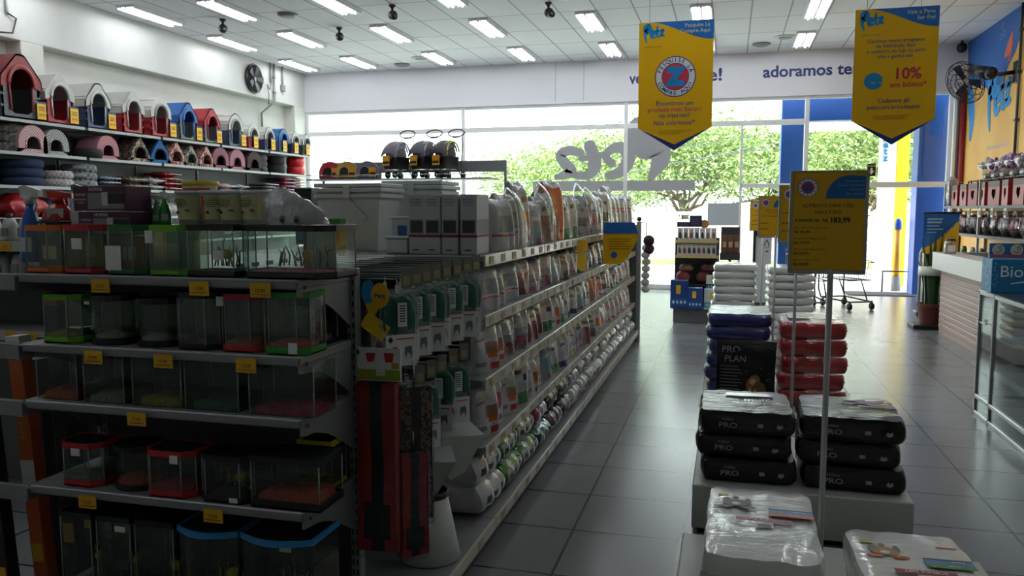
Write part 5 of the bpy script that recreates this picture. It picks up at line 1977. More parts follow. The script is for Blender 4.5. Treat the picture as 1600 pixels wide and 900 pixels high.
def harness():
    t = thing('harness_bag', '', '')
    M().pouch(.15, .26, .055, None, 8, 10, 3).build('clear_bag', POLY, t)
    M().sack(.122, .05, .165, None, (8, 5, 6), .12, 4, .003, .2, (0, 0, .08)).build('green_harness', mat('harness_green', '#0b5143', .6, bump=.5, bs=60), t)
    m = M().box(-.058, .058, -.034, -.0325, .0, .112)
    m.plate([(-.01, 0), (0, .012), (.01, 0), (0, -.012)], (-.04, -.0345, .095), X1, Z1, .001, 2)
    m.box(-.02, .05, -.0345, -.034, .095, .099, 1)
    for dx, c in ((-.03, 1), (.03, 3)):
        m.plate([(-.015, .0), (-.012, .022), (.012, .026), (.015, .0), (.01, -.022), (.006, 0), (-.006, 0), (-.01, -.02)], (dx * .9, -.0345, .045), X1, Z1, .001, c)
    m.build('card', [PAPER, REDP, INK, mat('card_slate', '#6a7086', .5)], t)
    m = M().box(-.012, .022, -.0365, -.034, .14, .225)
    for k in range(7):
        m.box(-.006, .016, -.037, -.0365, .158 + k * .009, .158 + k * .009 + .004, 1)
    m.build('barcode_label', [PAPER, INK], t)
    M().box(-.006, .006, -.004, .004, .255, .285).tube([(0, 0, .28), (0, .0, .305)], .002, 5).build('hang_tab', mat('tab_white', '#d5d5d5', .4), t)
    return t


HY = (2.66, 2.76, 2.86, 2.97, 3.09, 3.22, 3.35, 3.48)
for i, y in enumerate(HY):
    spawn('hook', hook, 'chrome hook with a grey price plate, %s on the upper row of the hook bay' % ORD[i], 'hook', (GX + .022, y, 1.355), 0, 'display hooks of the gondola')
HB = [(0, -1.13, -.03, .03), (1, -1.16, .0, .1), (1, -1.22, .02, -.2), (2, -1.15, .03, .05), (3, -1.13, .01, -.15), (4, -1.15, .04, .12), (5, -1.14, .02, .0), (5, -1.22, .04, .1), (6, -1.12, .05, -.25), (7, -1.14, .06, -.1)]
for i, (hk, x, dz, tw) in enumerate(HB):
    spawn('harness', harness, 'clear bag with a green harness and white card, %s on the upper hooks' % ORD[i], 'harness bag', (x, HY[hk] + .0, 1.355 - .31 + .005), .75 + tw, 'bagged harnesses on the upper hooks')
HY2 = (2.78, 2.9, 3.02, 3.16, 3.3)
for i, y in enumerate(HY2):
    spawn('hook', hook, 'chrome hook with a grey price plate, %s on the lower row of the hook bay' % ORD[i], 'hook', (GX + .022, y, .985), 0, 'display hooks of the gondola')
for i, (hk, x, tw) in enumerate(((0, -1.14, -.1), (1, -1.13, .1), (1, -1.2, .2), (3, -1.16, -.55), (4, -1.14, .0))):
    spawn('harness', harness, 'clear bag with a green harness and white card, %s on the lower hooks' % ORD[i], 'harness bag', (x, HY2[hk], .985 - .305), .75 + tw, 'bagged harnesses on the lower hooks')
rl_ = M()
for z in (1.335, 1.36):
    rl_.tube([(GX + .1, 2.62, z), (GX + .1, 3.58, z)], .003, 6)
tag(rl_.build('hook_rail', CHROME), 'thin double wire rail behind the upper harness bags', 'rail')

# hanging pet mats
def hang_mat(c1, c2, header):
    def mk():
        t = thing('pet_mat', '', '')
        m = M()
        N = 14
        for sd in (-1, 1):
            vs = []
            for j in range(N + 1):
                for i in range(7):
                    u = -1 + i / 3
                    v = j / N
                    vs.append((u * .07 * (1 - .06 * math.sin(5 * v)), sd * (.016 + .006 * math.sin(9 * v + u)), -.09 - v * .60))
            fs = [(j * 7 + i, j * 7 + i + 1, j * 7 + i + 8, j * 7 + i + 7) for j in range(N) for i in range(6)]
            m.add(vs, fs, [1 if 2 <= i <= 3 or (j > 9 and 1 <= i <= 4 and j < 13) else 0 for j in range(N) for i in range(6)], True)
        for s_ in (-1, 1):
            m.add([(s_ * .07, -.02, -.09), (s_ * .07, .02, -.09), (s_ * .07, .02, -.69), (s_ * .07, -.02, -.69)], [(0, 1, 2, 3)], 0)
        m.build('folded_mat', [c1, c2], t)
        M().box(-.082, .082, -.026, .026, -.72, -.075, 0, .01).build('clear_sleeve', glass('thin_sleeve', '#f1f2f2', .05, .15, bump=.25, bs=14), t)
        if not header:
            M().tube([(0, 0, -.09), (0, 0, .03), (0, .03, .04)], .004, 6).build('hang_tab', CHROME, t)
            return t
        h = M().box(-.088, .088, -.003, .003, -.085, .03)
        h.box(-.086, .086, -.0036, -.003, -.082, -.045, 1)
        h.plate([(-.03, .012), (.005, .012), (0, -.016), (-.024, -.02)], (-.01, -.0042, .0), X1, Z1, .0008, 2)
        h.plate([(-.018, .014), (.018, .014), (.014, -.018), (-.014, -.018)], (.045, -.0042, .0), X1, Z1, .0008, 2)
        h.plate([(-.008, 0), (0, .012), (.008, 0), (0, -.012)], (-.07, -.0042, .014), X1, Z1, .0008, 3)
        h.box(.055, .082, -.0042, -.0036, -.04, -.02, 4)
        h.box(-.062, -.03, -.0042, -.0036, -.075, -.056, 4)
        h.box(-.002, .03, -.0045, -.0036, -.066, -.045, 0)
        h.text('19,90', (.014, -.0048, -.06), X1, Z1, .009, 3)
        h.build('header_card', [PAPER, mat('card_lime', '#8fae2a', .5), REDP, INK, mat('card_gold', '#c9971c', .5)], t)
        M().tube([(0, 0, .02), (0, .03, .03)], .004, 6).build('hang_tab', CHROME, t)
        return t
    return mk


FRED = mat('felt_red', '#a01a22', .8, var=.25, vs=25)
spawn('matred', hang_mat(FRED, mat('felt_navy', '#14161f', .85), 1), 'long red and black bagged pet mat with a green-edged header card at the gondola end', 'pet mat', (-1.165, 2.56, 1.095), .02)
spawn('matleo', hang_mat(mat('felt_leopard', '#8a6a52', .8, var=.6, vs=70, col2='#201814'), mat('felt_dark', '#1c1a1a', .85), 0), 'leopard and black bagged pet mat hanging behind the red and black one', 'pet mat', (-1.07, 2.66, 1.04), .7, None, (.85, 1, .8))
spawn('matred2', hang_mat(FRED, mat('felt_navy', '#14161f', .85), 0), 'smaller red and black bagged mat low behind the leopard mat', 'pet mat', (-1.06, 2.62, .80), .75, None, (.7, .8, .62))

# hook sign: blue and yellow heads with a tilted yellow tag
def hook_sign(tagflip):
    def mk():
        t = thing('hook_sign', '', '')
        m = M().plate([(math.cos(k * PI / 10) * .024, math.sin(k * PI / 10) * .042) for k in range(20)], (-.022, .0, .0), X1, Z1, .003, 0)
        m.plate([(math.cos(k * PI / 10) * .032, math.sin(k * PI / 10) * .044) for k in range(20)], (.022, -.003, -.012), X1, Z1, .003, 1)
        m.plate([(-.042, -.02), (-.02, -.075), (.0, -.085), (.02, -.05)], (0, .001, 0), X1, Z1, .002, 1)
        m.text('Petz', (.022, -.0065, -.02), X1, Z1, .022, 2, bold=.03)
        m.build('emblem', [SKYB, YEL, NAVY], t)
        A = V(.8, 0, -.6).normalized()
        B = V(.55, 0, .83).normalized()
        m = M().plate([(-.012, -.06), (.085, -.06), (.085, 0), (-.012, 0)], (-.01, -.002, -.075), A, B, .002, 0)
        m.text('R$ 78,99', (.035, -.0045, -.135), A, B, .014, 1)
        m.build('price_strip', [mat('strip_yellow', '#f0c814', .5), INK], t)
        return t
    return mk


spawn('hsign', hook_sign(0), 'blue and yellow round hook sign with tilted yellow price strip, gondola end', 'sign', (-1.19, 2.6, 1.315), .15)
t = thing('shelf_flag', 'yellow round shelf flag with a hanging yellow strip on the gondola, mid row', 'sign', (GX + .71, 6.05, 1.30), .9)
m = M().plate([(math.cos(k * PI / 10) * .06, math.sin(k * PI / 10) * .05) for k in range(20)], (0, 0, .03), X1, Z1, .003, 0)
m.build('emblem', YEL, t)
M().plate([(-.045, -.14), (.05, -.16), (.045, -.03), (-.04, -.02)], (0, 0, 0), X1, Z1, .003).build('price_strip', mat('strip_yellow', '#f0c814', .5), t)
t = thing('shelf_flag', 'large yellow and blue hanging aisle flag near the far end of the gondola', 'sign', (GX + .84, 7.25, 1.37), .35)
m = M().plate([(-.15, .08), (.15, .08), (.16, -.04), (.07, -.2), (-.0, -.25), (-.15, -.25)], (0, 0, 0), X1, Z1, .004, 0)
m.plate([(-.145, .1), (.13, .1), (.165, 0), (-.145, .0)], (0, -.005, .02), X1, Z1, .003, 1)
for k in range(5):
    m.box(-.1, .1 - .015 * (k % 3), -.0056, -.005, -.03 - k * .022, -.024 - k * .022, 2)
m.disc((-.05, -.0058, -.17), X1, Z1, .03, 1, 16)
m.build('flag_board', [YELB, BLUE, mat('flag_print', '#8a6a10', .5)], t)
M().tube([(-.1, .002, .1), (-.1, .002, .13), (-.1, .2, .14)], .004, 6).build('arm', BLACK, t)

# protective cone, white folded panels
t = thing('pet_cone', 'white translucent pet cone standing on the gondola floor deck', 'pet cone', (-1.19, 3.12, .142))
K = 28
m = M()
m.lathe([(.125, 0), (.128, .004), (.075, .27), (.072, .27), (.122, .004)], n=K)
m.v = [(x, y, z) for x, y, z in m.v]
m.build('cone_sheet', mat('cone_plastic', '#c9cac6', .3, coat=.3), t)
m = M().lathe([(.07, .262), (.078, .262), (.08, .285), (.07, .288), (.066, .28)], n=K)
m.build('neck_rim', BLACK, t)
SL = V(0, .053, .27).normalized()
M().plate([(-.005, 0), (.006, 0), (.006, .075), (-.005, .075)], (0, -.0985, .16), X1, SL, .003).build('closure_strip', mat('closure_green', '#1c5a3a', .4), t)
M().plate([(-.045, 0), (-.03, 0), (-.03, .07), (-.045, .07)], (0, -.0945, .145), X1, SL, .002).build('yellow_print', mat('cone_print', '#c9a84a', .5), t)
for i, (x, y, z, rz, nm) in enumerate(((-1.12, 3.24, .50, .7, 'white folded plastic sheet jutting out below the lower harness bags'), (-1.2, 3.06, .44, .35, 'white folded plastic sheet behind the pet cone'))):
    t = thing('folded_sheet', nm, 'plastic sheet', (x, y, z), rz, 'folded white sheets')
    m = M().plate([(-.13, .14), (.14, .12), (.05, -.03), (-.02, -.06), (-.08, .02)], (0, 0, 0), X1, Z1, .003)
    m.build('panel', mat('sheet_grey', '#bfc0be', .4), t)
    M().plate([(-.13, 0), (.14, 0), (.12, .14), (-.1, .16)], (0, 0, .12), X1, (0, 1, .25), .003).build('flap', mat('sheet_grey', '#bfc0be', .4), t)

# far end of the gondola: hanging plush toys
t = thing('plush_string', 'string of round white plush toys hanging at the far gondola end', 'toy', (-.985, 10.15, 0))
m = M()
for k in range(7):
    m.ball((R.uniform(-.01, .01), 0, .62 + k * .085), .055, 10, 0, 1, 1, .85)
m.build('plush_ball', mat('plush_white', '#c9c6c2', .9, bump=.8, bs=90), t)
m = M()
for k, z in enumerate((1.22, 1.12)):
    m.ball((.03, 0, z), .07, 10, 0)
m.build('dark_plush', mat('plush_plum', '#3a2630', .9), t)
M().tube([(0, 0, .6), (0, 0, 1.45), (-.06, -.1, 1.45), (-.1, -.2, 1.40)], .006, 6).build('hang_rod', METAL, t)

# ------------------------------------------------------------------ raised display in the middle of the aisle
PLW = mat('plinth_white', '#c2c4bf', .4, var=.04, vs=3)


def plinth(x0, x1, y0, y1, h_, label):
    t = thing('display_plinth', label, 'plinth', ((x0 + x1) / 2, (y0 + y1) / 2, 0), 0, 'white display plinths')
    a, b = (x1 - x0) / 2, (y1 - y0) / 2
    M().box(-a + .03, a - .03, -b + .03, b - .03, 0, .035).build('toe_kick', BLACK, t)
    M().box(-a, a, -b, b, .03, h_, 0, .006).build('box_body', PLW, t)
    return t


plinth(-.17, 1.05, 1.95, 3.68, .13, 'low white display plinth nearest the camera, under the white sacks')
plinth(-.145, .86, 4.0, 5.02, .25, 'white display plinth under the two stacks of black sacks')
plinth(-.15, .92, 5.25, 7.2, .2, 'white display plinth under the navy and red sacks')
plinth(-.16, .98, 9.2, 11.0, .2, 'white display plinth farthest from the camera, under the white sacks')

SHINE = dict(coat=1.0)


def shiny(n, c, b=.9, s=26, rough=.3, coat=1.0, spec=.5):
    return mat('shiny_' + n, c, rough, coat=coat, spec=spec, bump=b, bs=s, bdist=.008, stretch=(.5, 1.3, 1))


BLK = shiny('black', '#08080a', 1.0, 22, .3, .6, .2)
WHT = shiny('white', '#d9dbd6', .5, 24)
WHT2 = shiny('white_seam', '#c8cac4', .4, 24)


def white_sack(kind):
    def rule(face, a, b):
        return 1 if face[0] == 'y' and b < .05 else 0

    def mk():
        t = thing('food_sack', '', '')
        m = M().sack(.405, .74, .152, rule, (16, 20, 6), .03, 5 + kind, .0025, .12)
        # crimped flange at the near end
        f = M()
        N = 16
        vs = []
        for i in range(N + 1):
            u = -1 + 2 * i / N
            z = .05 + .012 * math.sin(4 * u + 1)
            vs += [(u * .205, -.35, z + .03), (u * .212, -.392 - .004 * math.sin(9 * u), z - .012), (u * .212, -.392 - .004 * math.sin(9 * u), z - .016), (u * .205, -.35, z - .02)]
        fs = []
        for i in range(N):
            for j in range(3):
                k = 4 * i + j
                fs.append((k, k + 1, k + 5, k + 4))
        f.add(vs, fs, 0, True)
        f.build('end_seam', WHT2, t)
        g = M()
        z = .1585
        A, B = (-1, 0, 0), (0, -1, 0)     # print reads upside down from the aisle

        def patch(x0, x1, y0, y1, mi, dz=0):
            N = 6
            vs = [(x0 + (x1 - x0) * i / N, y0 + (y1 - y0) * j / N, z + dz) for j in range(N + 1) for i in range(N + 1)]
            g.add(vs, [(j * (N + 1) + i, j * (N + 1) + i + 1, (j + 1) * (N + 1) + i + 1, (j + 1) * (N + 1) + i) for j in range(N) for i in range(N)], mi)

        patch(-.09, .11, -.05, -.015, 0)
        g.text('SCIENCE DIET', (.01, -.0215, z + .0012), A, B, .022, 1, bold=.01)
        patch(-.022, .042, -.105, -.055, 5)
        patch(-.014, .034, -.1, -.075, 3, .0006)
        patch(.008, .034, -.1, -.088, 0, .0008)
        g.text("Hill's", (.01, -.06, z + .001), A, B, .014, 3)
        patch(.03, .19, .02, .05, 2 if kind == 0 else 8)
        patch(.03, .19, .05, .085, 4)
        patch(.03, .19, .085, .098, 3)
        g.text('Small', (.12, .045, z + .0012), A, B, .018, 1)
        g.text('Adult', (.14, .082, z + .0012), A, B, .02, 1)
        patch(.1, .17, .2, .212, 2, 0)
        patch(-.16, -.12, .2, .222, 7)
        # dog printed on the sack
        for (cx, cy, rx_, ry_, mi) in ((-.09, .13, .05, .038, 6 if kind == 0 else 9), (-.125, .155, .018, .03, 6), (-.045, .155, .012, .03, 6), (-.09, .185, .012, .016, 6),
                                       (-.132, .085, .03, .012, 6 if kind == 0 else 2), (-.045, .085, .03, .014, 6 if kind == 0 else 2), (-.09, .12, .018, .012, 5)):
            g.plate([(math.cos(k * PI / 8) * rx_, math.sin(k * PI / 8) * ry_) for k in range(16)], (cx, cy, z + (.0012 if mi == 5 else .0004)), X1, Y1, .0003, mi)
        for y in (-.2, -.215, -.23):
            patch(-.1, .13, y, y + .003, 6)
        m.merge(g, 2).build('sack_body', [WHT, WHT2, mat('diet_red', '#8e2436', .4), WPRINT, mat('diet_orange', '#c86a3a', .4), mat('diet_navy', '#26324c', .4), mat('diet_blue', '#4a86b4', .4), WPRINT, mat('diet_grey', '#6a6c70', .5), mat('diet_yellow', '#c2b83a', .5), mat('diet_green', '#5a8a3a', .5), mat('diet_tan', '#b08a5c', .5)], t)
        return t
    return mk


spawn('wsA', white_sack(0), 'white dog food sack with blue and orange print, top of the nearest stack', 'sack', (.142, 3.10, .293), -.01, None, (1, 1, 1.0))
spawn('wsA', None, 'white dog food sack underneath the blue and orange printed one', 'sack', (.145, 3.06, .132), .02, None, (1.0, 1, 1.03))
spawn('wsB', white_sack(1), 'white dog food sack with blue and green print, right of the nearest sign pole', 'sack', (.685, 3.05, .205), .035, None, (1.02, 1.02, .82))
spawn('wsB', None, 'white dog food sack underneath the blue and green printed one', 'sack', (.69, 3.04, .131), .02, None, (1.0, 1.02, .46))


def black_sack():
    t = thing('food_sack', '', '')
    body = M().sack(.46, .52, .116, None, (16, 16, 7), .05, 8, .0018, .06)
    g = M()
    y = -.262
    g.text('PURINA', (-.09, y, .072), X1, Z1, .016, 0)
    g.text('PRO', (-.09, y - .001, .038), X1, Z1, .034, 0, bold=.01, width=.085)
    g.box(.05, .075, y - .001, y, .045, .062, 0)
    g.plate([(-.014, -.004), (-.006, .012), (.006, .006), (.014, .012), (.018, -.004), (0, -.012)], (.15, y, .052), X1, Z1, .001, 0)
    for sx in (-1, 1):
        g.text('15kg', (sx * .238, -.13 * sx * -1, .055), (0, sx, 0), Z1, .05, 0)
    body.merge(g, 1).build('sack_body', [BLK, mat('print_silver', '#9a9aa0', .4)], t)
    q = M()
    for (cx, cz, r) in ((-.236, .07, .028),):
        q.plate([(math.cos(k * PI / 8) * r, math.sin(k * PI / 8) * r) for k in range(16)], (-.236, .1, .07), (0, -1, 0), Z1, .002)
    q.build('badge', mat('badge_maroon', '#6a1f24', .4), t)
    return t


for s_, x in enumerate((.105, .6)):
    for k in range(3):
        o = spawn('blk%d' % 0, black_sack, 'glossy black dog food sack, %s of the %s stack' % (('bottom', 'middle', 'top')[k], ('stack by the leaning black bag', 'stack right of it')[s_]) if 0 else
                  'glossy black dog food sack, %s of the %s black stack' % (('bottom', 'middle', 'top')[k], ('left', 'right')[s_]), 'sack', (x + (.012, -.006, .0)[k], 4.33 + (.0, .012, -.01)[k], .252 + k * .122), (.02, -.03, .015)[k] - .04 * s_, 'black sacks on the middle plinth', (1.0 + .03 * s_, 1, 1.02))
for s_, x in enumerate((.105, .6)):
    g = M()
    z = .252 + 3 * .122 + .008
    if s_ == 0:
        g.box(x - .1, x + .14, 4.38, 4.45, z - .0005, z, 0)
        g.text('multi', (x + .06, 4.27, z), X1, Y1, .07, 1, bold=.01)
        g.text('PROTECTION', (x + .04, 4.21, z), X1, Y1, .034, 1)
    else:
        g.box(x - .02, x + .18, 4.36, 4.42, z - .0005, z, 0)
        for k in range(5):
            g.plate([(-.03, -.01), (.03, -.014), (.025, .012), (-.02, .014)], (x + .02 + (k % 3) * .05, 4.25 + k * .045, z - .001), X1, Y1, .001, 2)
    top = [o for o in bpy.data.objects if o.get('label', '').startswith('glossy black dog food sack, top of the %s' % ('left', 'right')[s_])][0]
    gb = g.build('top_print', [mat('print_maroon', '#7a2028', .35, coat=.6), mat('print_pale', '#b8b8b4', .35, coat=.6), mat('print_gold', '#b08a4a', .35, coat=.6)], top)
    from mathutils import Matrix
    mw = Matrix.Translation(top.location) @ Matrix.Rotation(top.rotation_euler.z, 4, 'Z') @ Matrix.Diagonal((top.scale.x, top.scale.y, top.scale.z, 1))
    gb.data.transform(mw.inverted())


def plain_sack(key, m_top, w_, d_, h_, seed, bul=.045, gus=None):
    def mk():
        t = thing('food_sack', '', '')
        s = M().sack(w_, d_, h_, None, (16, 16, 7), bul, seed, .0015, .05)
        for sx in (-1, 1):
            s.tube([(sx * w_ * .5, -d_ * .4, h_ * .5), (sx * w_ * .515, 0, h_ * .52), (sx * w_ * .5, d_ * .4, h_ * .5)], .006, 6)
        s.build('sack_body', m_top, t)
        return t
    return mk


NAV = shiny('navy', '#1a2670')
RED = shiny('red', '#9c161c')
for k in range(6):
    spawn('nvs', plain_sack('nv', NAV, .475, .62, .098, 12), 'glossy navy sack behind the leaning black bag, %s from the bottom' % ORD[k], 'sack', (.092 + (.006, -.008, .0, .008, -.004, .004)[k], 6.62, .202 + k * .104), (.02, -.02, .0, .03, -.01, .01)[k], 'navy sacks')
RT = shiny('red_top', '#b9a8a4', .9, 20)
for k in range(5):
    spawn('rds', plain_sack('rd', RED, .45, .6, .116, 15), 'glossy red sack right of the navy stack, %s from the bottom' % ORD[k], 'sack', (.60 + (.006, -.006, .004, .0, -.004)[k], 6.32, .202 + k * .122), (.01, -.02, .02, .0, -.01)[k], 'red sacks')
g = M()
zt = .202 + 5 * .122 + .009
g.box(-.16, .17, -.16, .2, .129, .1315, 0)
for k in range(6):
    g.box(-.1 + .02 * (k % 2), .12 + .01 * (k % 3), -.12 + k * .05, -.112 + k * .05, .1315, .132, 1)
top = [o for o in bpy.data.objects if o.get('label', '').startswith('glossy red sack') and 'fifth' in o['label']][0]
g.build('top_print', [shiny('pale_top', '#b5b2ac', .9, 30), RED], top)
for s_, (x, y, n, z0, rz, nm) in enumerate(((.072, 10.05, 9, .2, 0, 'left'), (.675, 9.75, 9, .2, .02, 'right'))):
    for k in range(n):
        spawn('whs', plain_sack('wh', WHT, .49, .55, .081, 21), 'plain white sack in the far %s white stack, %s from the bottom' % (nm, ORD[k]), 'sack', (x + R.uniform(-.012, .012), y, z0 + .001 + k * .086), rz + R.uniform(-.03, .03), 'far white sacks', (1, 1, .98))

# leaning black bag with a printed dog
t = thing('food_sack', 'upright black food bag with a brown dog print, leaning on the navy stack', 'sack', (.135, 5.75, .202), -.05)
m = M().pouch(.40, .50, .13, lambda u, v, s: 0, 14, 18, 4)
up = m
g = M()


def yy(z):
    v = z / .5
    return -.13 / 2 * max(.03, 1 - v ** 5) * (.85 + .15 * math.sin(PI * min(1, v + .3))) - .016


def gtext(s, x, z, size, mi, **k):
    g.text(s, (x, yy(z + size * .4), z), X1, Z1, size, mi, 'l', **k)


gtext('PRO', -.16, .415, .065, 0, bold=.0)
gtext('PLAN', -.14, .355, .06, 0)
for k in range(9):
    z = .32 - k * .022
    g.box(-.17, -.05 + .015 * (k % 3), yy(z) - .002, yy(z), z, z + .006, 1)
for k in range(26):
    a, z = R.uniform(-.03, .17), R.uniform(.04, .32)
    g.plate([(-.006, 0), (0, .004), (.007, .001), (.001, -.004)], (a, yy(z), z), X1, Z1, .001, 1)
for (cx, cz, rx_, rz_, mi) in ((.06, .24, .035, .03, 2), (.05, .2, .045, .05, 2), (.09, .17, .045, .06, 3), (.03, .13, .012, .05, 4), (.065, .12, .012, .055, 4), (.11, .12, .014, .045, 2), (.05, .225, .02, .022, 4), (-.06, .115, .03, .012, 3)):
    g.plate([(math.cos(k * PI / 8) * rx_, math.sin(k * PI / 8) * rz_) for k in range(16)], (cx, yy(cz) - (.002 if mi == 4 else .0), cz), X1, Z1, .0015, mi)
up.merge(g, 1).build('sack_body', [shiny('black_up', '#09090b', 1.0, 18, .35, .4, .2), mat('print_silver', '#9a9aa0', .4), mat('print_dim', '#6a6a70', .4), mat('dog_brown', '#8a5a34', .5), mat('dog_dark', '#6a4228', .5), mat('dog_cream', '#c0a88c', .5)], t)
t.rotation_euler.x = -.1

# ------------------------------------------------------------------ price signs on poles
def pole_sign(lines_, w_, h_, pole_x, z0, top):
    """origin at pole foot; the board hangs at the top"""
    def mk():
        t = thing('price_sign', '', '')
        x0, x1 = -pole_x, w_ - pole_x
        zb = top - h_
        m = M().box(x0, x1, -.004, .004, zb, top, 0)
        m.build('board', mat('sign_back', '#c9a21a', .45), t)
        fr = M()
        for a, b, c, d in ((x0 - .004, x0 + .007, zb - .006, top + .002), (x1 - .007, x1 + .004, zb - .006, top + .002), (x0, x1, zb - .008, zb + .006), (x0, x1, top - .003, top + .003)):
            fr.box(a, b, -.008, .008, c, d, 0, .002)
        fr.build('frame', mat('sign_frame', '#a5a6a0', .35, .3), t)
        M().cyl((0, .0, 0), (0, .0, zb + .01), .0105, n=12).build('pole', mat('pole_grey', '#b4b6b4', .4), t)
        M().lathe([(.05, 0), (.05, .006), (.016, .01), (.014, .03)], n=24).build('base_disc', DMETAL, t)
        g = M()
        y = -.0048
        g.box(x0 + .006, x1 - .006, y, -.004, zb + .006, top - .004, 0)
        y -= .0004
        W = w_
        # badge
        bc = (x0 + W * .22, y, top - h_ * .16)
        g.disc(bc, X1, Z1, W * .135, 1, 28)
        g.disc((bc[0], y - .0004, bc[2]), X1, Z1, W * .125, 2, 28)
        g.disc((bc[0], y - .0008, bc[2]), X1, Z1, W * .085, 3, 24)
        g.text('Z', (bc[0], y - .0012, bc[2] - W * .05), X1, Z1, W * .15, 1, bold=.06)
        for k in range(12):
            a = k * PI / 6
            g.box(bc[0] + math.cos(a) * W * .105 - .002, bc[0] + math.cos(a) * W * .105 + .002, y - .001, y - .0004, bc[2] + math.sin(a) * W * .105 - .002, bc[2] + math.sin(a) * W * .105 + .002, 4)
        # blue hump
        P = [(x1 - .006, top - h_ * .27), (x0 + W * .44, top - h_ * .27)] + [(x0 + W * (.44 + .02 + .3 * (1 - math.cos(k / 8 * PI / 2))), top - h_ * (.27 - .23 * math.sin(k / 8 * PI / 2))) for k in range(9)] + [(x1 - .006, top - h_ * .05)]
        g.plate(P[::-1] if 0 else P, (0, y, 0), X1, Z1, .0004, 1)
        for k, s in enumerate(('Encontrou um', 'produto mais barato', 'na internet?', 'Nós cobrimos!')):
            g.text(s, (x1 - .012, y - .001, top - h_ * (.105 + .042 * k)), X1, Z1, W * .04, 5, 'r')
        for s, al, fx, fz, sz, bo in lines_:
            ox = {'c': x0 + W * fx, 'l': x0 + W * fx}[al]
            g.text(s, (ox, y, top - h_ * fz), X1, Z1, W * sz, 4, al, bo)
        g.build('price_sheet', [mat('sheet_yellow', '#e0ac08', .4), BLUE, WPRINT, PINK, INK, mat('print_lightblue', '#8fc0e0', .5)], t)
        return t
    return mk


LN1 = [('ALIMENTO PARA CÃES', 'c', .5, .355, .066, 0), ('HILLS 7,5KG', 'c', .5, .42, .066, 0), ('A PARTIR DE:', 'l', .06, .50, .056, .025), ('R$', 'l', .43, .50, .062, .02), ('183,99', 'l', .54, .505, .098, .035)]
for k, pz in enumerate(('183,99', '206,99', '200,99', '200,99')):
    LN1.append((('HILLS ADULTO SMALL 7,5KG', 'HILLS PUPPY SMALL 7,5KG', 'HILLS LIGHT SMALL 7,5KG', 'HILLS 7+ SMALL 7,5KG')[k], 'l', .06, .57 + k * .108, .036, 0))
    LN1.append(('R$ ' + pz, 'l', .06, .615 + k * .108, .05, .02))
LN2 = [('A PARTIR DE: R$ 189,99', 'l', .08, .5, .05, .02), ('ALIMENTO PARA CÃES', 'c', .5, .36, .06, 0), ('PRO PLAN 15KG', 'c', .5, .42, .06, 0), ('R$ 189,99', 'l', .08, .68, .06, .02), ('R$ 189,99', 'l', .08, .82, .06, .02)]
p0, p1 = at(1237, 268, 3.05), at(1357, 268, 3.05)
zt, zb = at(1297, 268, 3.05).z, at(1297, 425, 3.05).z
px = at(1291, 600, 3.05).x
W1 = p1.x - p0.x
spawn('sign1', pole_sign(LN1, W1, zt - zb, px - p0.x, 0, zt - .131), 'nearest yellow price sign on a grey pole, fully readable', 'sign', (px, 3.05, .131))
H1 = zt - zb
for Yp, pxp, ul, base, nm in ((5.62, 1241, 1217, .201, 'second yellow price sign on a pole, half hidden behind the nearest one'), (7.6, 1208, 1185, .0, 'third yellow price sign on a pole, behind the navy sacks'), (10.4, 1188, 1172, .201, 'farthest yellow price sign on a pole, among the white stacks')):
    px = at(pxp, 500, Yp).x
    xl = at(ul, 340, Yp).x
    tp = at(ul, {1217: 290, 1185: 307, 1172: 314}[ul], Yp).z
    bt = at(ul, {1217: 378, 1185: 370, 1172: 360}[ul], Yp).z
    spawn('sign_%d' % ul, pole_sign(LN2, (tp - bt) * .76, tp - bt, px - xl, 0, tp - base), nm, 'sign', (px, Yp, base))

# ------------------------------------------------------------------ hanging banners
def banner(x0, x1, zt, zs, zp, Y, head, body, label):
    w_ = x1 - x0
    t = thing('hanging_banner', label, 'banner', ((x0 + x1) / 2, Y, zt), 0)
    a = w_ / 2
    hs, hp = zs - zt, zp - zt
    M().plate([(-a, 0), (-a, hs), (0, hp), (a, hs), (a, 0)], (0, .002, 0), X1, Z1, .004).build('back_panel', mat('banner_navy', '#1d2f78', .4), t)
    g = M()
    y = -.0022
    g.plate([(-a, 0), (-a, hs), (0, hp + w_ * .07), (a, hs), (a, 0)][::-1] if 0 else [(-a, 0), (-a, hs), (0, hp + w_ * .08), (a, hs), (a, 0)], (0, y + .0002, 0), X1, Z1, .0004, 0)
    sw = [(a * .98 * 0 - a * .75 + (1.75 * a) * (k / 14), -w_ * (.0 + .255 * (1 - math.cos(k / 14 * PI)) / 2) - .001) for k in range(15)]
    g.plate(sw + [(a, 0)], (0, y - .0006, 0), X1, Z1, .0004, 1)
    for k, s in enumerate(head):
        g.text(s, (a - w_ * .05, y - .0016, -w_ * (.085 + .075 * k)), X1, Z1, w_ * .072, 2, 'r', .01)
    logo(g, (-a + w_ * .06, y - .0012, -w_ * .3), X1, Z1, w_ * .28, 3, .001)
    g.text('do seu jeito, a vontade', (-a + w_ * .2, y - .0016, -w_ * .335), X1, Z1, w_ * .026, 4)
    body(g, w_, a, y - .0016, hs, hp)
    g.build('printed_face', [YELB, BLUE, mat('banner_lightprint', '#d8cfa0', .5), SKYB, NAVY, WPRINT, mat('banner_red', '#c8324a', .45), PINK, mat('banner_fine', '#7a6410', .5)], t)
    s = M()
    for sx in (-.72, .56):
        s.tube([(sx * a, .0, -.012), (sx * a, 0, ZC - zt)], .0018, 5)
        s.ball((sx * a, -.003, -.015), .006, 8)
    s.build('hanging_wire', mat('wire_dark', '#4a4a4c', .4), t)
    return t


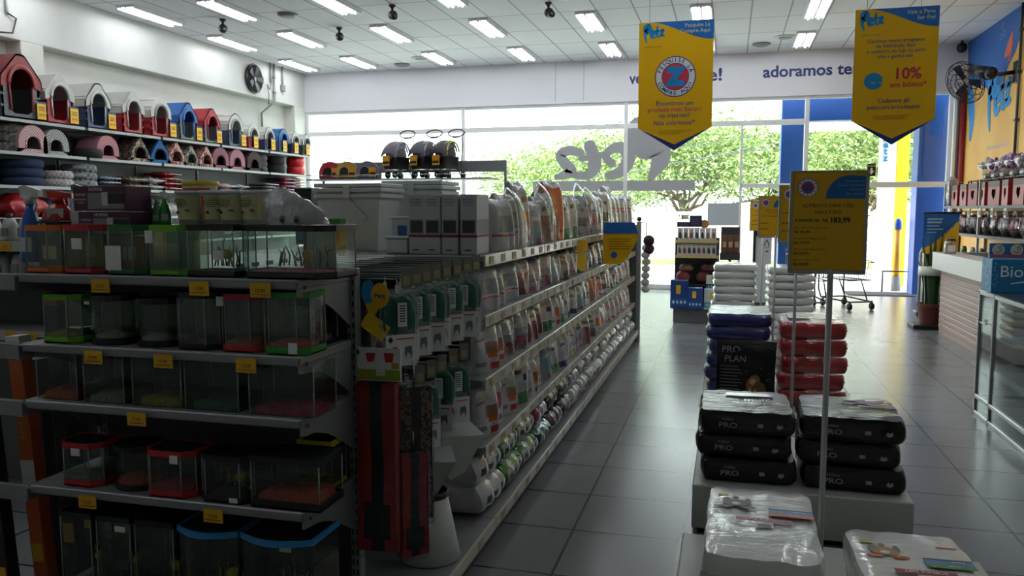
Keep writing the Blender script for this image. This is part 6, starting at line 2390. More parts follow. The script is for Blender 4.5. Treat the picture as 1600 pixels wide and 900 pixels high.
def body1(g, w_, a, y, hs, hp):
    c = (0, y, -w_ * .74)
    for r, mi, dy in ((.275, 4, 0), (.262, 5, .0004), (.185, 4, .0008), (.175, 6, .0012)):
        g.disc((0, y - dy, c[2]), X1, Z1, w_ * r, mi, 40)
    g.text('Z', (.0, y - .002, c[2] - w_ * .1), X1, Z1, w_ * .3, 3, bold=.09)
    for txt, a0, sgn in (('PESQUISE LÁ', 160, -1), ('COMPRE AQUI', 205, 1)):
        n = len(txt)
        for k, ch in enumerate(txt):
            if ch == ' ':
                continue
            al = math.radians(a0 + sgn * k * (140 / (n - 1) if sgn < 0 else 130 / (n - 1)))
            r = w_ * (.2 if sgn < 0 else .248)
            up = V(math.cos(al), 0, math.sin(al)) * (1 if sgn < 0 else -1)
            A_ = V(up.z, 0, -up.x)
            g.text(ch, (math.cos(al) * r, y - .0016, c[2] + math.sin(al) * r), A_, up, w_ * .072, 4, 'c', .02)
    for k, (s, mi) in enumerate((('Encontrou um', 4), ('produto mais barato', 7), ('na internet?', 4))):
        g.text(s, (0, y, -w_ * (1.125 + .082 * k)), X1, Z1, w_ * .088, mi, 'c', .008)
    g.text('Nós cobrimos!*', (0, y, -w_ * 1.39), X1, Z1, w_ * .088, 4, 'c', .008)
    for k in range(3):
        g.box(-w_ * .22, w_ * (.24 - .08 * k), y - .0004, y, -w_ * (1.47 + .022 * k), -w_ * (1.465 + .022 * k), 8)


def body2(g, w_, a, y, hs, hp):
    for k, s in enumerate(('Conheça nosso programa', 'de fidelidade, faça', 'o cadastro na loja ou pelo', 'site e ganhe até')):
        g.text(s, (0, y, -w_ * (.43 + .066 * k)), X1, Z1, w_ * .066, 4, 'c', .006)
    ec = (-w_ * .25, -w_ * .92)
    ea = [math.radians(-20 - 320 * k / 24) for k in range(25)]
    g.band([(ec[0] + math.cos(q) * w_ * .115, ec[1] + math.sin(q) * w_ * .105) for q in ea], [(ec[0] + math.cos(q) * w_ * .035, ec[1] + math.sin(q) * w_ * .03) for q in ea], (0, y - .001, 0), X1, Z1, .001, 3)
    g.box(ec[0] - w_ * .03, ec[0] + w_ * .108, y - .001, y, ec[1] - w_ * .012, ec[1] + w_ * .04, 3)
    g.text('10%', (w_ * .17, y, -w_ * .9), X1, Z1, w_ * .2, 6, 'c', .025)
    g.text('em bônus*', (w_ * .17, y, -w_ * 1.005), X1, Z1, w_ * .1, 6, 'c', .015)
    g.text('Cadastre já!', (0, y, -w_ * 1.2), X1, Z1, w_ * .08, 4, 'c', .01)
    g.text('petz.com.br/cadastro', (0, y, -w_ * 1.28), X1, Z1, w_ * .074, 4, 'c', .01)
    for k in range(3):
        g.box(-w_ * .24, w_ * (.22 - .04 * k), y - .0004, y, -w_ * (1.37 + .022 * k), -w_ * (1.365 + .022 * k), 8)


Yb = 7.6
banner(at(999, 36, Yb).x, at(1116, 28, Yb).x, at(1058, 33, Yb).z, at(1055, 199, Yb).z, at(1053, 235, Yb).z, Yb, ('Pesquise Lá', 'Compre Aqui'), body1, 'hanging yellow banner with a round badge and navy pointed foot, left of the two')
Yb = 6.4
banner(at(1337, 15, Yb).x, at(1469, 8, Yb).x, at(1404, 12, Yb).z, at(1400, 187, Yb).z, at(1397, 226, Yb).z, Yb, ('Vale a Pena', 'Ser Fiel'), body2, 'hanging yellow banner offering ten percent bonus, right of the two')

# ------------------------------------------------------------------ pet carriers and prams in front of the windows
YP = 10.5
xa, xb = at(484, 262, YP).x, at(780, 262, YP).x
zs = at(620, 279, YP).z
t = thing('display_rack', 'grey rack with a back rail and one shelf of pet carriers and prams', 'rack', ((xa + xb) / 2, YP, 0))
hw = (xb - xa) / 2
z0, z1 = at(700, 267, YP).z, at(700, 249, YP).z
M().box(-hw, hw, .36, .39, z0, z1).build('back_rail', mat('rack_grey', '#7f8084', .5, .2), t)
for x in (-hw, hw * .3, hw - .03):
    M().box(x, x + .03, .36, .39, 0, z0).build('upright', mat('rack_grey', '#7f8084', .5, .2), t)
s_ = M().box(-hw, hw * .93, -.1, .36, zs - .02, zs).build('shelf', SHELFM, t)
m = M()
m.tube([(-hw, -.1, zs + .05), (hw * .93, -.1, zs + .05)], .006, 6)
for k in range(9):
    x = -hw + (k + .5) * hw * 1.93 / 9
    m.tube([(x, -.1, zs), (x, -.1, zs + .05)], .005, 5)
m.build('guard_wire', CHROME, s_)


def carrier(c1):
    def mk():
        t = thing('pet_carrier', '', '')
        mt = mat('carrier_' + c1, c1, .7, bump=.2, bs=90)
        w_, h_, d_ = .40, .30, .26
        n = 14
        outer = [(-w_ / 2, 0)] + [(-w_ / 2 * math.cos(PI * k / n), .1 + (h_ - .1) * math.sin(PI * k / n)) for k in range(n + 1)] + [(w_ / 2, 0)]
        M().plate(outer[::-1], (0, d_ / 2, 0), X1, Z1, d_ if 0 else d_).build('shell', mat('carrier_side', '#3b3b44', .8), t)
        inn = [(a * .82, .03 + b * .82) for a, b in outer]
        M().band(outer, inn, (0, -d_ / 2 + .0, 0), X1, Z1, .02).build('front_frame', mt, t)
        M().plate(inn, (0, -d_ / 2 + .002, 0), X1, Z1, .004).build('front_panel', mt, t)
        M().plate([(a * .42 - .05, .05 + b * .5) for a, b in outer], (0, -d_ / 2 - .003, 0), X1, Z1, .003).build('mesh_window', mat('mesh_black', '#17171a', .8), t)
        m = M().tube([(-.08, 0, h_ - .01), (-.05, 0, h_ + .06), (.05, 0, h_ + .06), (.08, 0, h_ - .01)], .008, 6)
        m.tube([(.02, .05, h_), (.02, .05, h_ + .13), (.12, .05, h_ + .13), (.12, .05, h_ - .03)], .005, 6)
        m.build('handle', BLACK, t)
        M().box(.02, .14, -d_ / 2 - .01, -d_ / 2 - .006, .03, .19).box(.03, .13, -d_ / 2 - .011, -d_ / 2 - .01, .06, .11, 1).build('price_card', [mat('card_amber', '#d8920e', .5), INK], t)
        for sx in (-.12, .12):
            M().cyl((sx - .02, -.05, .021), (sx + .02, -.05, .021), .02).build('foot', BLACK, t)
        return t
    return mk


for u, c1, nm in ((515, '#b8323c', 'red soft pet carrier on the rack, nearest the left wall'), (541, '#c2a24a', 'mustard yellow soft pet carrier between the red and grey ones'), (573, '#77777f', 'grey soft pet carrier next to the prams')):
    spawn('car' + c1, carrier(c1), nm, 'pet carrier', (at(u, 275, YP).x, YP + .08, zs + .003), .25, 'pet carriers on the rack', .8)


def pram(c1, c2):
    def mk():
        t = thing('pet_pram', '', '')
        mt = mat('pram_' + c1, c1, .6, bump=.3, bs=60)
        ac = mat('pram_accent' + c2, c2, .5)
        m = M()
        n = 12
        K = 10
        vs = []
        for j in range(K + 1):
            a = -.15 + PI * .62 * j / K
            for i in range(n + 1):
                p = PI * i / n
                r = .2 * (1 - .12 * (j / K))
                vs.append((-math.cos(p) * .17, -math.cos(a) * r * 1.0 + .02, .30 + math.sin(a) * r + .17 * math.sin(p) * (.75 if j < K else .7)))
        m.add(vs, [(j * (n + 1) + i, j * (n + 1) + i + 1, (j + 1) * (n + 1) + i + 1, (j + 1) * (n + 1) + i) for j in range(K) for i in range(n)], 0, True)
        m.ball((0, .02, .38), .17, 14, 0, 1.0, 1.05, 1.15)
        m.build('hood', mt, t)
        r = M()
        for x in (.1, .155):
            r.tube([(x, .02 - math.cos(a * PI / 8 - .2) * .17 * (1.1 - x), .38 + math.sin(a * PI / 8 - .2) * .2 * (1.15 - x)) for a in range(9)], .014, 6)
        r.build('hood_band', ac, t)
        M().plate([(-.17, 0), (.17, 0), (.13, -.2), (-.11, -.2)], (0, .16, .34), X1, Z1, .3).build('basket', BLACK, t)
        h = M()
        h.tube([(-.13, .26, .2), (-.13, .3, .55), (-.12, .3, .68)], .008, 6)
        h.tube([(.13, .26, .2), (.13, .3, .55), (.12, .3, .68)], .008, 6)
        h.tube([(-.12 + .0 + math.cos(a * PI / 8) * 0 + .12 + .17 * math.cos(a * PI / 8), .3, .74 + .06 * math.sin(a * PI / 8)) for a in range(16)], .011, 7, closed=True)
        h.box(-.08, .08, .285, .315, .665, .695, 0, .01)
        h.tube([(-.1, -.1, .02), (-.1, .1, .2)], .01, 6).tube([(.1, -.1, .02), (.1, .1, .2)], .01, 6).tube([(-.12, .28, .04), (-.12, .05, .25)], .01, 6).tube([(.12, .28, .04), (.12, .05, .25)], .01, 6)
        h.build('chassis', DMETAL, t)
        for x, y in ((-.08, -.1), (.08, -.1), (-.15, .28), (.15, .28)):
            M().cyl((x - .018, y, .055), (x + .018, y, .055), .055, n=16).build('wheel', RUBBER, t)
        M().box(-.1, .05, -.2, -.195, .2, .36).box(-.09, .04, -.202, -.2, .23, .27, 1).build('price_card', [mat('card_amber', '#d8920e', .5), INK], t)
        return t
    return mk


for u, c1, c2, nm in ((611, '#6f6672', '#8d8792', 'mauve-grey pet pram, left of the three on the rack'), (654, '#55515a', '#b8b6ba', 'dark grey pet pram with a pale striped side, middle of three'), (689, '#3f3c40', '#b9c25a', 'black pet pram with a yellow-green band, right of the three')):
    spawn('pram' + c1, pram(c1, c2), nm, 'pet pram', (at(u, 275, YP - .1).x, YP + .06, zs + .003), -.35, 'pet prams on the rack', .84)

# ------------------------------------------------------------------ small end display near the doors
YE = 11.8
t = thing('shelving_unit', 'small dark shelf unit with white packs standing in the aisle near the doors', 'shelving', (-.44, YE, 0))
EH = (1.17, .955)
m = M().box(-.29, .29, .28, .3, .12, 1.2)
m.build('back_panel', mat('unit_dark', '#34363a', .5), t)
m = M()
for x in (-.3, .3):
    m.box(x - .012, x + .012, .27, .3, 0, 1.2)
    for k in range(26):
        m.box(x - .016, x - .011, .262, .27, .2 + k * .037, .218 + k * .037, 1)
m.build('upright', [BLACK, PAPER], t)
M().box(-.31, .31, 0, .3, 0, .2, 0, .004).build('base', mat('unit_base', '#77787a', .45), t)
for z in EH + (.55,):
    s_ = M().box(-.29, .29, .02, .28, z - .03, z).build('shelf', mat('unit_shelf', '#1e1f21', .5), t)
    if z > .6:
        M().box(-.3, .3, -.0, .02, z - .035, z + .006).build('price_rail', mat('rail_gold', '#c9b67a', .4), s_)


def wpack(c1):
    def mk():
        t = thing('treat_pack', '', '')
        m = M().box(-.038, .038, -.03, .03, 0, .17, 0, .006)
        m.plate([(-.022, .04), (-.018, .1), (.0, .13), (.02, .09), (.024, .04), (.01, .02)], (0, -.031, 0), X1, Z1, .001, 1)
        m.box(-.028, .02, -.0315, -.03, .145, .155, 2)
        m.build('pack_body', [mat('pack_white', '#cfcfcd', .4, coat=.4), mat('pack_' + c1, c1, .5), GREYC], t)
        M().box(-.04, .04, -.012, .012, .165, .185, 0, .002).build('pack_seal', mat('pack_seal', '#c2c2c0', .4), t)
        return t
    return mk


for r, z in enumerate(EH):
    for k in range(8 if r else 7):
        c1 = ('#3a3638', '#6a4a44', '#8a4038', '#34363c')[(k + r) % 4]
        n_ = 8 if r else 7
        spawn('wp' + c1, wpack(c1), 'white treat pack, %s from left on the %s row of the small unit' % (ORD[k], ('upper', 'lower')[r]), 'pack', (-.71 + (k + .5) * .54 / n_, YE + .07, z + .001), 0, 'white treat packs near the doors', (.94, 1, .94))
for i, (x, z, w_, h_, c1, nm) in enumerate(((-.62, 1.39 - .03, .2, .07, '#1c1c30', 'low dark navy header card on top of the small unit'), (-.46, 1.39 - .03, .17, .16, '#241f3c', 'square dark navy header card on top of the small unit'))):
    m = M().box(-w_ / 2, w_ / 2, 0, .03, 0, h_, 0, .002)
    for k in range(3):
        m.box(-w_ * .35, w_ * .3, -.001, 0, h_ * (.25 + .2 * k), h_ * (.3 + .2 * k), 1)
    tag(m.build('header_card', [mat('hdr' + c1, c1, .5), mat('hdr_print', '#6a5f88', .5)], None, (x, YE + .06, z)), nm, 'card', 'navy header cards')
m = M().plate([(math.cos(k * PI / 10) * .06, math.sin(k * PI / 10) * .06) for k in range(20)], (0, 0, 0), X1, Z1, .02)
tag(m.build('toy_ball_card', mat('toy_tan', '#a3743c', .6), None, (-.34, YE + .1, 1.40)), 'round tan disc leaning beside the navy header cards', 'toy')
LOWI = [(-.62, .56, .2, .2, .16, '#6e1f20', 'dark red box on the shaded shelf of the small unit, left one'), (-.34, .56, .2, .2, .16, '#5a1c20', 'dark red box on the shaded shelf of the small unit, right one'),
        (-.58, .72, .2, .16, .1, '#6a4c38', 'brown plush bundle lying above the dark red box'), (-.28, .72, .2, .16, .12, '#4e1f22', 'maroon bundle lying on the right dark red box')]
for x, z, w_, d_, h_, c1, nm in LOWI:
    m = M().sack(w_, d_, h_, None, (8, 8, 5), .12, 3, .006, .3)
    tag(m.build('bundle', mat('bundle' + c1, c1, .6), None, (x, YE + .14, z + .001)), nm, 'pet item', 'goods on the small unit')


def fpack(c1, c2):
    def mk():
        t = thing('pad_pack', '', '')
        m = M().box(-.14, .14, -.06, .06, 0, .33, 0, .012)
        m.box(-.14, .14, -.0612, -.06, 0.03, .12, 1)
        for k in range(4):
            m.ball((-.09 + k * .06, -.058, .075), .022, 8, 2, 1, .3, 1)
        m.build('pack_body', [mat('pad_' + c1, c1, .3, coat=.5), mat('pad_' + c2, c2, .3, coat=.5), mat('pad_print', '#c9d6e2', .4)], t)
        M().box(-.05, .02, -.064, -.061, .17, .27).build('price_tag', mat('tag_gold', '#e0b41a', .5), t)
        return t
    return mk


spawn('fp1', fpack('#1d3f7c', '#27599a'), 'dark blue pad pack with a gold tag at the foot of the small unit, left', 'pack', (-.66, YE - .05, .201), 0, 'pad packs', (.9, 1, 1.25))
spawn('fp2', fpack('#21488a', '#27599a'), 'dark blue pad pack with a gold tag at the foot of the small unit, middle', 'pack', (-.44, YE - .08, .201), 0, 'pad packs', (.75, 1, .95))
spawn('fp3', fpack('#c2ced2', '#4f97a8'), 'white and aqua pad pack at the foot of the small unit, right', 'pack', (-.2, YE - .06, .201), 0, 'pad packs', (.85, 1, .9))
spawn('fp3', None, 'white and aqua pad pack set behind the lower one at the small unit', 'pack', (-.2, YE + .07, .48), 0, 'pad packs', (.7, .8, .6))
# neighbour display with brown boxes
t = thing('wire_shelf', 'small dark wire shelf holding brown treat boxes beside the white packs', 'shelf', (.02, 12.2, 0))
M().box(-.14, .14, -.08, .1, .88, .98).box(-.13, .13, .08, .1, .98, 1.35).build('shelf_tray', mat('unit_dark', '#34363a', .5), t)
M().cyl((0, .05, 0), (0, .05, .88), .02).build('pole', BLACK, t)
M().lathe([(.16, 0), (.16, .02), (.02, .03)], n=18).build('base_disc', BLACK, t)
for k in range(3):
    m = M().box(-.04, .04, -.03, .03, 0, .26, 0, .003).box(-.025, .025, -.031, -.03, .08, .16, 1)
    tag(m.build('treat_box', [mat('treat_brown', '#6a4634', .5), mat('treat_label', '#b89a7c', .5)], None, (-.06 + k * .085, 12.2, .981)), 'brown treat box on the wire shelf, %s from the left' % ORD[k], 'box', 'brown treat boxes')

# sanitiser stand, trolleys
t = thing('sanitiser_stand', 'white sanitiser stand with a black drop symbol, near the left blue column', 'dispenser', (at(1190, 445, 14.5).x, 14.5, 0))
M().box(-.14, .14, -.1, .1, 0, 1.3, 0, .01).build('panel', mat('stand_white', '#cfd2d4', .4), t)
M().box(-.12, .12, -.115, -.1, 1.16, 1.27, 0, .004).build('header', mat('stand_navy', '#26305a', .4), t)
g = M()
drop = [(0, .13), (.03, .07), (.045, .03), (.03, -.01), (0, -.025), (-.03, -.01), (-.045, .03), (-.03, .07)]
g.band(drop, [(a * .75, .005 + (b - .005) * .78) for a, b in drop], (.06, -.105, .98), X1, Z1, .002, 0, True)
g.box(.04, .09, -.103, -.1, .89, .91)
g.build('symbol', INK, t)
M().box(-.16, -.12, -.12, .12, 0, 1.25).build('side_post', BLACK, t)
M().box(-.2, .2, -.16, .16, 0, .03, 0, .005).build('base', DMETAL, t)


def cart():
    t = thing('shopping_trolley', '', '')
    m = M()
    B0 = [(-.2, -.38, .50), (.2, -.38, .50), (.23, .38, .50), (-.23, .38, .50)]
    T0 = [(-.22, -.42, .80), (.22, -.42, .80), (.27, .42, .92), (-.27, .42, .92)]
    for P in (B0, T0):
        m.tube([V(p) for p in P], .010, 6, closed=True)
    for i in range(4):
        a0, a1, b0, b1 = V(B0[i]), V(B0[(i + 1) % 4]), V(T0[i]), V(T0[(i + 1) % 4])
        for k in range(0, 11):
            f = k / 11
            m.tube([a0.lerp(a1, f), b0.lerp(b1, f)], .0035, 4)
        for f in (.33, .66):
            m.tube([a0.lerp(b0, f), a1.lerp(b1, f)], .0035, 4)
    for k in range(7):
        f = (k + .5) / 7
        m.tube([V(B0[0]).lerp(V(B0[1]), f), V(B0[3]).lerp(V(B0[2]), f)], .0035, 4)
    m.build('wire_basket', mat('trolley_wire', '#5f6266', .3, .8), t)
    f = M()
    for sx in (-1, 1):
        f.tube([(sx * .2, -.4, .14), (sx * .24, .36, .16), (sx * .25, .42, .3), (sx * .26, .42, .95)], .014, 7)
        f.tube([(sx * .2, -.3, .15), (sx * .21, -.1, .5)], .012, 6)
    f.tube([(-.2, -.4, .14), (.2, -.4, .14)], .014, 7).tube([(-.24, .36, .16), (.24, .36, .16)], .014, 7)
    f.build('chassis', mat('trolley_frame', '#3f4246', .35, .6), t)
    M().tube([(-.26, .46, .98), (.26, .46, .98)], .02, 8).build('handle', mat('trolley_handle', '#22252c', .4), t)
    for sx in (-.2, .23):
        for y in (-.38, .36):
            w_ = M().cyl((sx - .015, y, .06), (sx + .015, y, .06), .06, n=16)
            w_.box(sx - .012, sx + .012, y - .015, y + .015, .06, .15)
            w_.build('wheel', RUBBER, t)
    return t


spawn('cart', cart, 'wire shopping trolley with clear space around it, right of the nearest price sign pole', 'trolley', (1.88, 14.25, 0), .5, 'shopping trolleys', .95)
spawn('cart', None, 'wire shopping trolley half hidden behind the white sack stack', 'trolley', (1.28, 14.0, 0), .25, 'shopping trolleys', .95)

# ------------------------------------------------------------------ checkout side on the right
CX = 2.6
t = thing('checkout_counter', 'white-topped checkout counter clad in brown ribbed boards', 'counter', (0, 0, 0))
TOPM = mat('counter_white', '#d0cfca', .35)
M().box(CX, CX + .75, 9.42, 11.78, .83, 1.05, 0, .006).build('counter_top', TOPM, t)
m = M().box(CX + .1, CX + .68, 9.5, 11.7, 0, .83)
for k in range(11):
    z = .06 + k * .07
    m.plate([(0, 0), (.006, .006), (.006, .056), (0, .064)], (CX + .1, 9.5, z), (-1, 0, 0), Z1, -2.2 if 0 else 2.2, 0)
m.build('ribbed_front', mat('wood_brown', '#a48a80', .5, var=.15, vs=6, stretch=(1, .2, 6)), t)
M().box(CX + .1, CX + .75, 9.4, 9.5, 0, .83).build('end_panel', mat('counter_end', '#b9b6b0', .4), t)
m = M().box(CX + .28, CX + .68, 9.75, 11.5, 1.05, 1.06)
m.build('work_mat', mat('mat_dark', '#3a3634', .5), t)

t = thing('glass_cabinet', 'aluminium and glass display cabinet at the right edge of the aisle', 'cabinet', (0, 0, 0))
gx, gy0, gy1, gh = 1.9, 4.6, 7.05, .975
m = M()
for y in (gy1, 6.69, 5.2, gy0):
    m.box(gx, gx + .035, y - .03, y, 0, gh, 0, .003)
for x in (gx + .52,):
    for y in (gy1, gy0):
        m.box(x, x + .035, y - .03, y, 0, gh, 0, .003)
for z in (.0, .13, gh - .03):
    m.box(gx, gx + .03, gy0, gy1, z, z + .03, 0, .003)
    m.box(gx, gx + .55, gy1 - .03, gy1, z, z + .03, 0, .003)
m.build('frame', ALU, t)
CG = glass('cabinet_glass', '#e6ecee', .06)
m = M().box(gx + .012, gx + .017, gy0, gy1, .03, gh - .02)
m.box(gx, gx + .55, gy1 - .017, gy1 - .012, .03, gh - .02)
m.build('glass_panel', CG, t)
M().box(gx, gx + .555, gy0, gy1, gh, gh + .01).build('glass_top', CG, t)
for z in (.70, .40, .14):
    M().box(gx + .03, gx + .5, gy0 + .04, 6.68, z - .012, z).box(gx + .022, gx + .03, gy0 + .04, 6.68, z - .03, z + .012, 1).build('shelf', [mat('cab_shelf', '#aeb6bb', .2, coat=.4), mat('cab_edge', '#c2c6c8', .25)], t)
M().box(gx + .53, gx + .55, gy0, gy1, .03, gh - .03).build('back_panel', mat('cab_back', '#9aa4aa', .4), t)
M().box(gx + .02, gx + .53, gy0 + .03, gy1 - .04, .0, .03).build('bottom_board', mat('cab_bottom', '#8a8f93', .4), t)
M().box(gx - .015, gx, 6.80, 6.98, .735, .745).box(gx - .02, gx - .005, 6.96, 6.985, .72, .76).build('latch', CHROME, t)


def smallbox(c1):
    def mk():
        m = M().box(-.05, .05, -.05, .05, 0, .12, 0, .003).box(-.0505, -.05, -.03, .03, .03, .08, 1).box(-.0507, -.0505, -.02, .02, .05, .06, 2)
        return m.build('product_box', [mat('pbox' + c1, c1, .4), PAPER, INK])
    return mk


n_ = 0
for z, sn in ((.70, 'upper'), (.40, 'middle'), (.14, 'lower')):
    for k in range(5):
        c1 = ('#8aa0a6', '#b98a9a', '#9ab0a0', '#c0b8c8', '#7f98b0')[(k + n_) % 5]
        spawn('pb' + c1, smallbox(c1), 'small pastel box behind the cabinet glass, %s from the near edge on the %s shelf' % (ORD[k], sn), 'box', (gx + .24 + .04 * (k % 2), 5.55 + k * .22, z + .001), .2 * (k % 3), 'boxes in the glass cabinet')
    n_ += 2

# blue display box with round faces card
t = thing('display_box', 'blue counter display box with white script lettering on the glass cabinet', 'display', (0, 0, 0))
q0, q1 = at(1548, 455, 6.75), at(1552, 405, 6.75)
zB = gh + .0105
m = M().box(q0.x, q0.x + .5, 6.75, 7.0, zB, zB + .25, 0, .004)
for k in range(60):
    y, z = R.uniform(6.76, 6.99), zB + R.uniform(.02, .23)
    m.plate([(-.008, 0), (0, .012), (.008, 0), (0, -.008)], (q0.x - .0005, y, z), (0, -1, 0), Z1, .001, 1)
for k in range(14):
    y, z = q0.x + R.uniform(.01, .04), zB + R.uniform(.02, .23)
    m.plate([(-.006, 0), (0, .01), (.006, 0), (0, -.006)], (y, 6.7495, z), X1, Z1, .001, 1)
m.text('BioFresh', (q0.x + .06, 6.7485, zB + .12), X1, Z1, .12, 2, 'l', .0)
stroke(m, [(q0.x + .13, zB + .07, .008), (q0.x + .3, zB + .1, .01)], (0, 6.749, 0), X1, Z1, .001, 2)
m.build('box_body', [mat('bio_blue', '#1273a8', .4), mat('bio_leaf', '#6fb0cc', .4), WPRINT], t)
m = M().box(q0.x + .04, q0.x + .5, 6.98, 7.0, zB + .25, zB + .36, 0)
m.box(q0.x + .04, q0.x + .5, 6.972, 6.98, zB + .25, zB + .275, 3)
for k in range(3):
    cx = q0.x + .10 + k * .125
    m.disc((cx, 6.976, zB + .31), X1, Z1, .05, 1, 22)
    m.disc((cx, 6.975, zB + .31), X1, Z1, .05, 2, 22, .045)
    stroke(m, [(cx - .025, zB + .3, .004), (cx, zB + .29, .004), (cx + .022, zB + .305, .004)], (0, 6.974, 0), X1, Z1, .001, 2)
    m.disc((cx + .012, 6.973, zB + .325), X1, Z1, .014, 2, 14, .009)
m.build('header_card', [mat('bio_blue', '#1273a8', .4), mat('face_cream', '#d8cdb8', .5), INK, mat('bio_pink', '#b0505c', .5)], t)

# jar and small things on the counter, standing promo flag
t = thing('clear_jar', 'clear jar with a dark lid at the far end of the white counter', 'jar', (at(1485, 388, 11.3).x, 11.3, 1.051))
M().lathe([(.065, 0), (.075, .02), (.075, .13), (.06, .16), (.055, .165)], n=20).build('glass_body', glass('jar_glass', '#e6e2d8', .15), t)
M().lathe([(.068, .01), (.07, .1), (.001, .11)], n=16).build('treats', mat('jar_treats', '#c8bda8', .8, bump=.6, bs=80), t)
M().lathe([(.06, .165), (.06, .185), (.001, .19)], n=20).build('lid', BLACK, t)
M().box(-.04, .04, -.078, -.07, .03, .11).build('label', PAPER, t)
t = thing('card_reader', 'small white card reader stand on the counter', 'device', (CX + .5, 10.4, 1.061), .5)
M().box(-.05, .05, -.09, .09, 0, .03, 0, .006).build('body', mat('reader_white', '#c9cbd0', .4), t)
M().box(-.04, .04, -.02, .07, .03, .035).build('screen', BLACK, t)
t = thing('promo_flag', 'blue and yellow promotional flag hanging above the far end of the counter', 'flag', (at(1483, 333, 12.3).x, 12.72, 0))
f = M()
x0, x1 = at(1455, 333, 12.3).x - at(1483, 333, 12.3).x, at(1513, 333, 12.3).x - at(1483, 333, 12.3).x
ztp, zbt = at(1483, 333, 12.3).z, .98
N = 32
KJ = 26
vs = []
for j in range(KJ + 1):
    for i in range(N + 1):
        u = i / N
        vs.append((x0 + (x1 - x0) * u, .02 * math.sin(u * 9 + j * .1) * (j / KJ), ztp + (zbt - ztp) * j / KJ))
fs = [(j * (N + 1) + i, j * (N + 1) + i + 1, (j + 1) * (N + 1) + i + 1, (j + 1) * (N + 1) + i) for j in range(KJ) for i in range(N)]
ms = [1 if (j / KJ > .86 - .7 * ((i + .5) / N) ** 1.3) else 0 for j in range(KJ) for i in range(N)]
f.add(vs, fs, ms, True)
f.add([(x, y + .006, z) for x, y, z in vs], fs, ms, True)
f.build('cloth', [mat('flag_blue', '#1d62a2', .5), mat('flag_yellow', '#e0ac14', .5)], t)
g = M()
for k, wd in enumerate((.2, .19, .16, .21, .12)):
    g.box(x0 + .04, x0 + .04 + wd, -.03, -.0285, ztp - .1 - k * .045, ztp - .085 - k * .045 + (.01 if k < 2 else 0), 0)
g.build('lettering', mat('flag_print', '#9cc0d8', .5) if 0 else mat('flag_pale', '#9cc0d8', .5), t)
M().tube([(x0 - .02, 0, ztp + .005), (x1 + .02, 0, ztp + .005)], .012, 8).build('top_bar', BLACK, t)
M().cyl((x1 - .02, .03, 0), (x1 - .02, .03, ztp + .01), .012).build('pole', BLACK, t)
M().lathe([(.14, 0), (.14, .02), (.02, .03)], n=18).build('base_disc', BLACK, t)

# shelves along the right wall with gift packs
t = thing('gift_shelves', 'dark wall shelves behind the checkout holding red gift packs and wrapped bouquets', 'shelving', (XR, 0, 0))
gy0, gy1 = 11.0, 14.9
for z in (1.66, 1.245, .9):
    M().box(-.66, -.02, gy0, gy1, z - .04, z).build('shelf', mat('gift_shelf', '#3a3836', .5), t)
for y in (gy0, (gy0 + gy1) / 2, gy1):
    M().box(-.04, -.005, y - .02, y + .02, 0, 2.1).build('upright', METAL, t)
    M().box(-.66, -.63, y - .015, y + .015, 0, 2.02).build('upright', METAL, t)
M().box(-.64, -.02, gy0, gy1, 0, .86).build('lower_cabinet', mat('cab_dark', '#4a4644', .6), t)
PKR = mat('gift_red', '#8a2026', .4)
PKB = mat('gift_brown', '#4a2e26', .5)


def gift():
    t = thing('gift_pack', '', '')
    w_, h_, d_ = .3, .37, .16
    m = M()
    heart = [(0, .08), (-.055, .17), (-.05, .24), (-.03, .26), (0, .235), (.03, .26), (.05, .24), (.055, .17)]
    out = [(0, 0), (-w_ / 2, 0), (-w_ / 2, h_), (-.05, h_), (0, h_), (.05, h_), (w_ / 2, h_), (w_ / 2, 0)]
    m.band(out, heart, (-d_ / 2, 0, 0), (0, -1, 0), Z1, .012, 0, True)
    m.box(-d_ / 2, d_ / 2, -w_ / 2, -w_ / 2 + .012, 0, h_).box(-d_ / 2, d_ / 2, w_ / 2 - .012, w_ / 2, 0, h_).box(-d_ / 2, d_ / 2, -w_ / 2, w_ / 2, 0, .012).box(d_ / 2 - .012, d_ / 2, -w_ / 2, w_ / 2, 0, h_).box(-d_ / 2, d_ / 2, -w_ / 2, w_ / 2, h_ - .012, h_)
    m.box(-d_ / 2 - .014, -d_ / 2 - .011, -w_ / 2, w_ / 2, .28, .37, 1)
    m.build('carton', [PKR, PKB], t)
    M().sack(.1, .16, .26, None, (6, 8, 8), .15, 3, .012, .2, (0, 0, .015)).build('wrapped_treat', mat('foil_white', '#c6c8c6', .25, coat=.8, bump=1, bs=30, var=.5, vs=20), t)
    hnd = M().tube([(0, -.06, h_), (0, -.06, h_ + .05), (0, .06, h_ + .05), (0, .06, h_)], .012, 6)
    hnd.build('handle', PKB, t)
    return t


for k in range(7):
    spawn('gift', gift, 'red and brown gift carton with a heart window, %s from the front windows' % ORD[k], 'gift box', (XR - .5, 14.55 - k * .5, 1.661), R.uniform(-.1, .3), 'gift cartons on the upper wall shelf', (1, 1, .9))
spawn('slim', lambda: M().sack(.12, .14, .46, None, (6, 6, 10), .15, 9, .012, .2).build('wrapped_bottle', mat('foil_white', '#c6c8c6', .25, coat=.8, bump=1, bs=30, var=.5, vs=20)), 'tall white wrapped bottle beside the first gift carton', 'bottle', (XR - .56, 14.82, 1.661), 0)


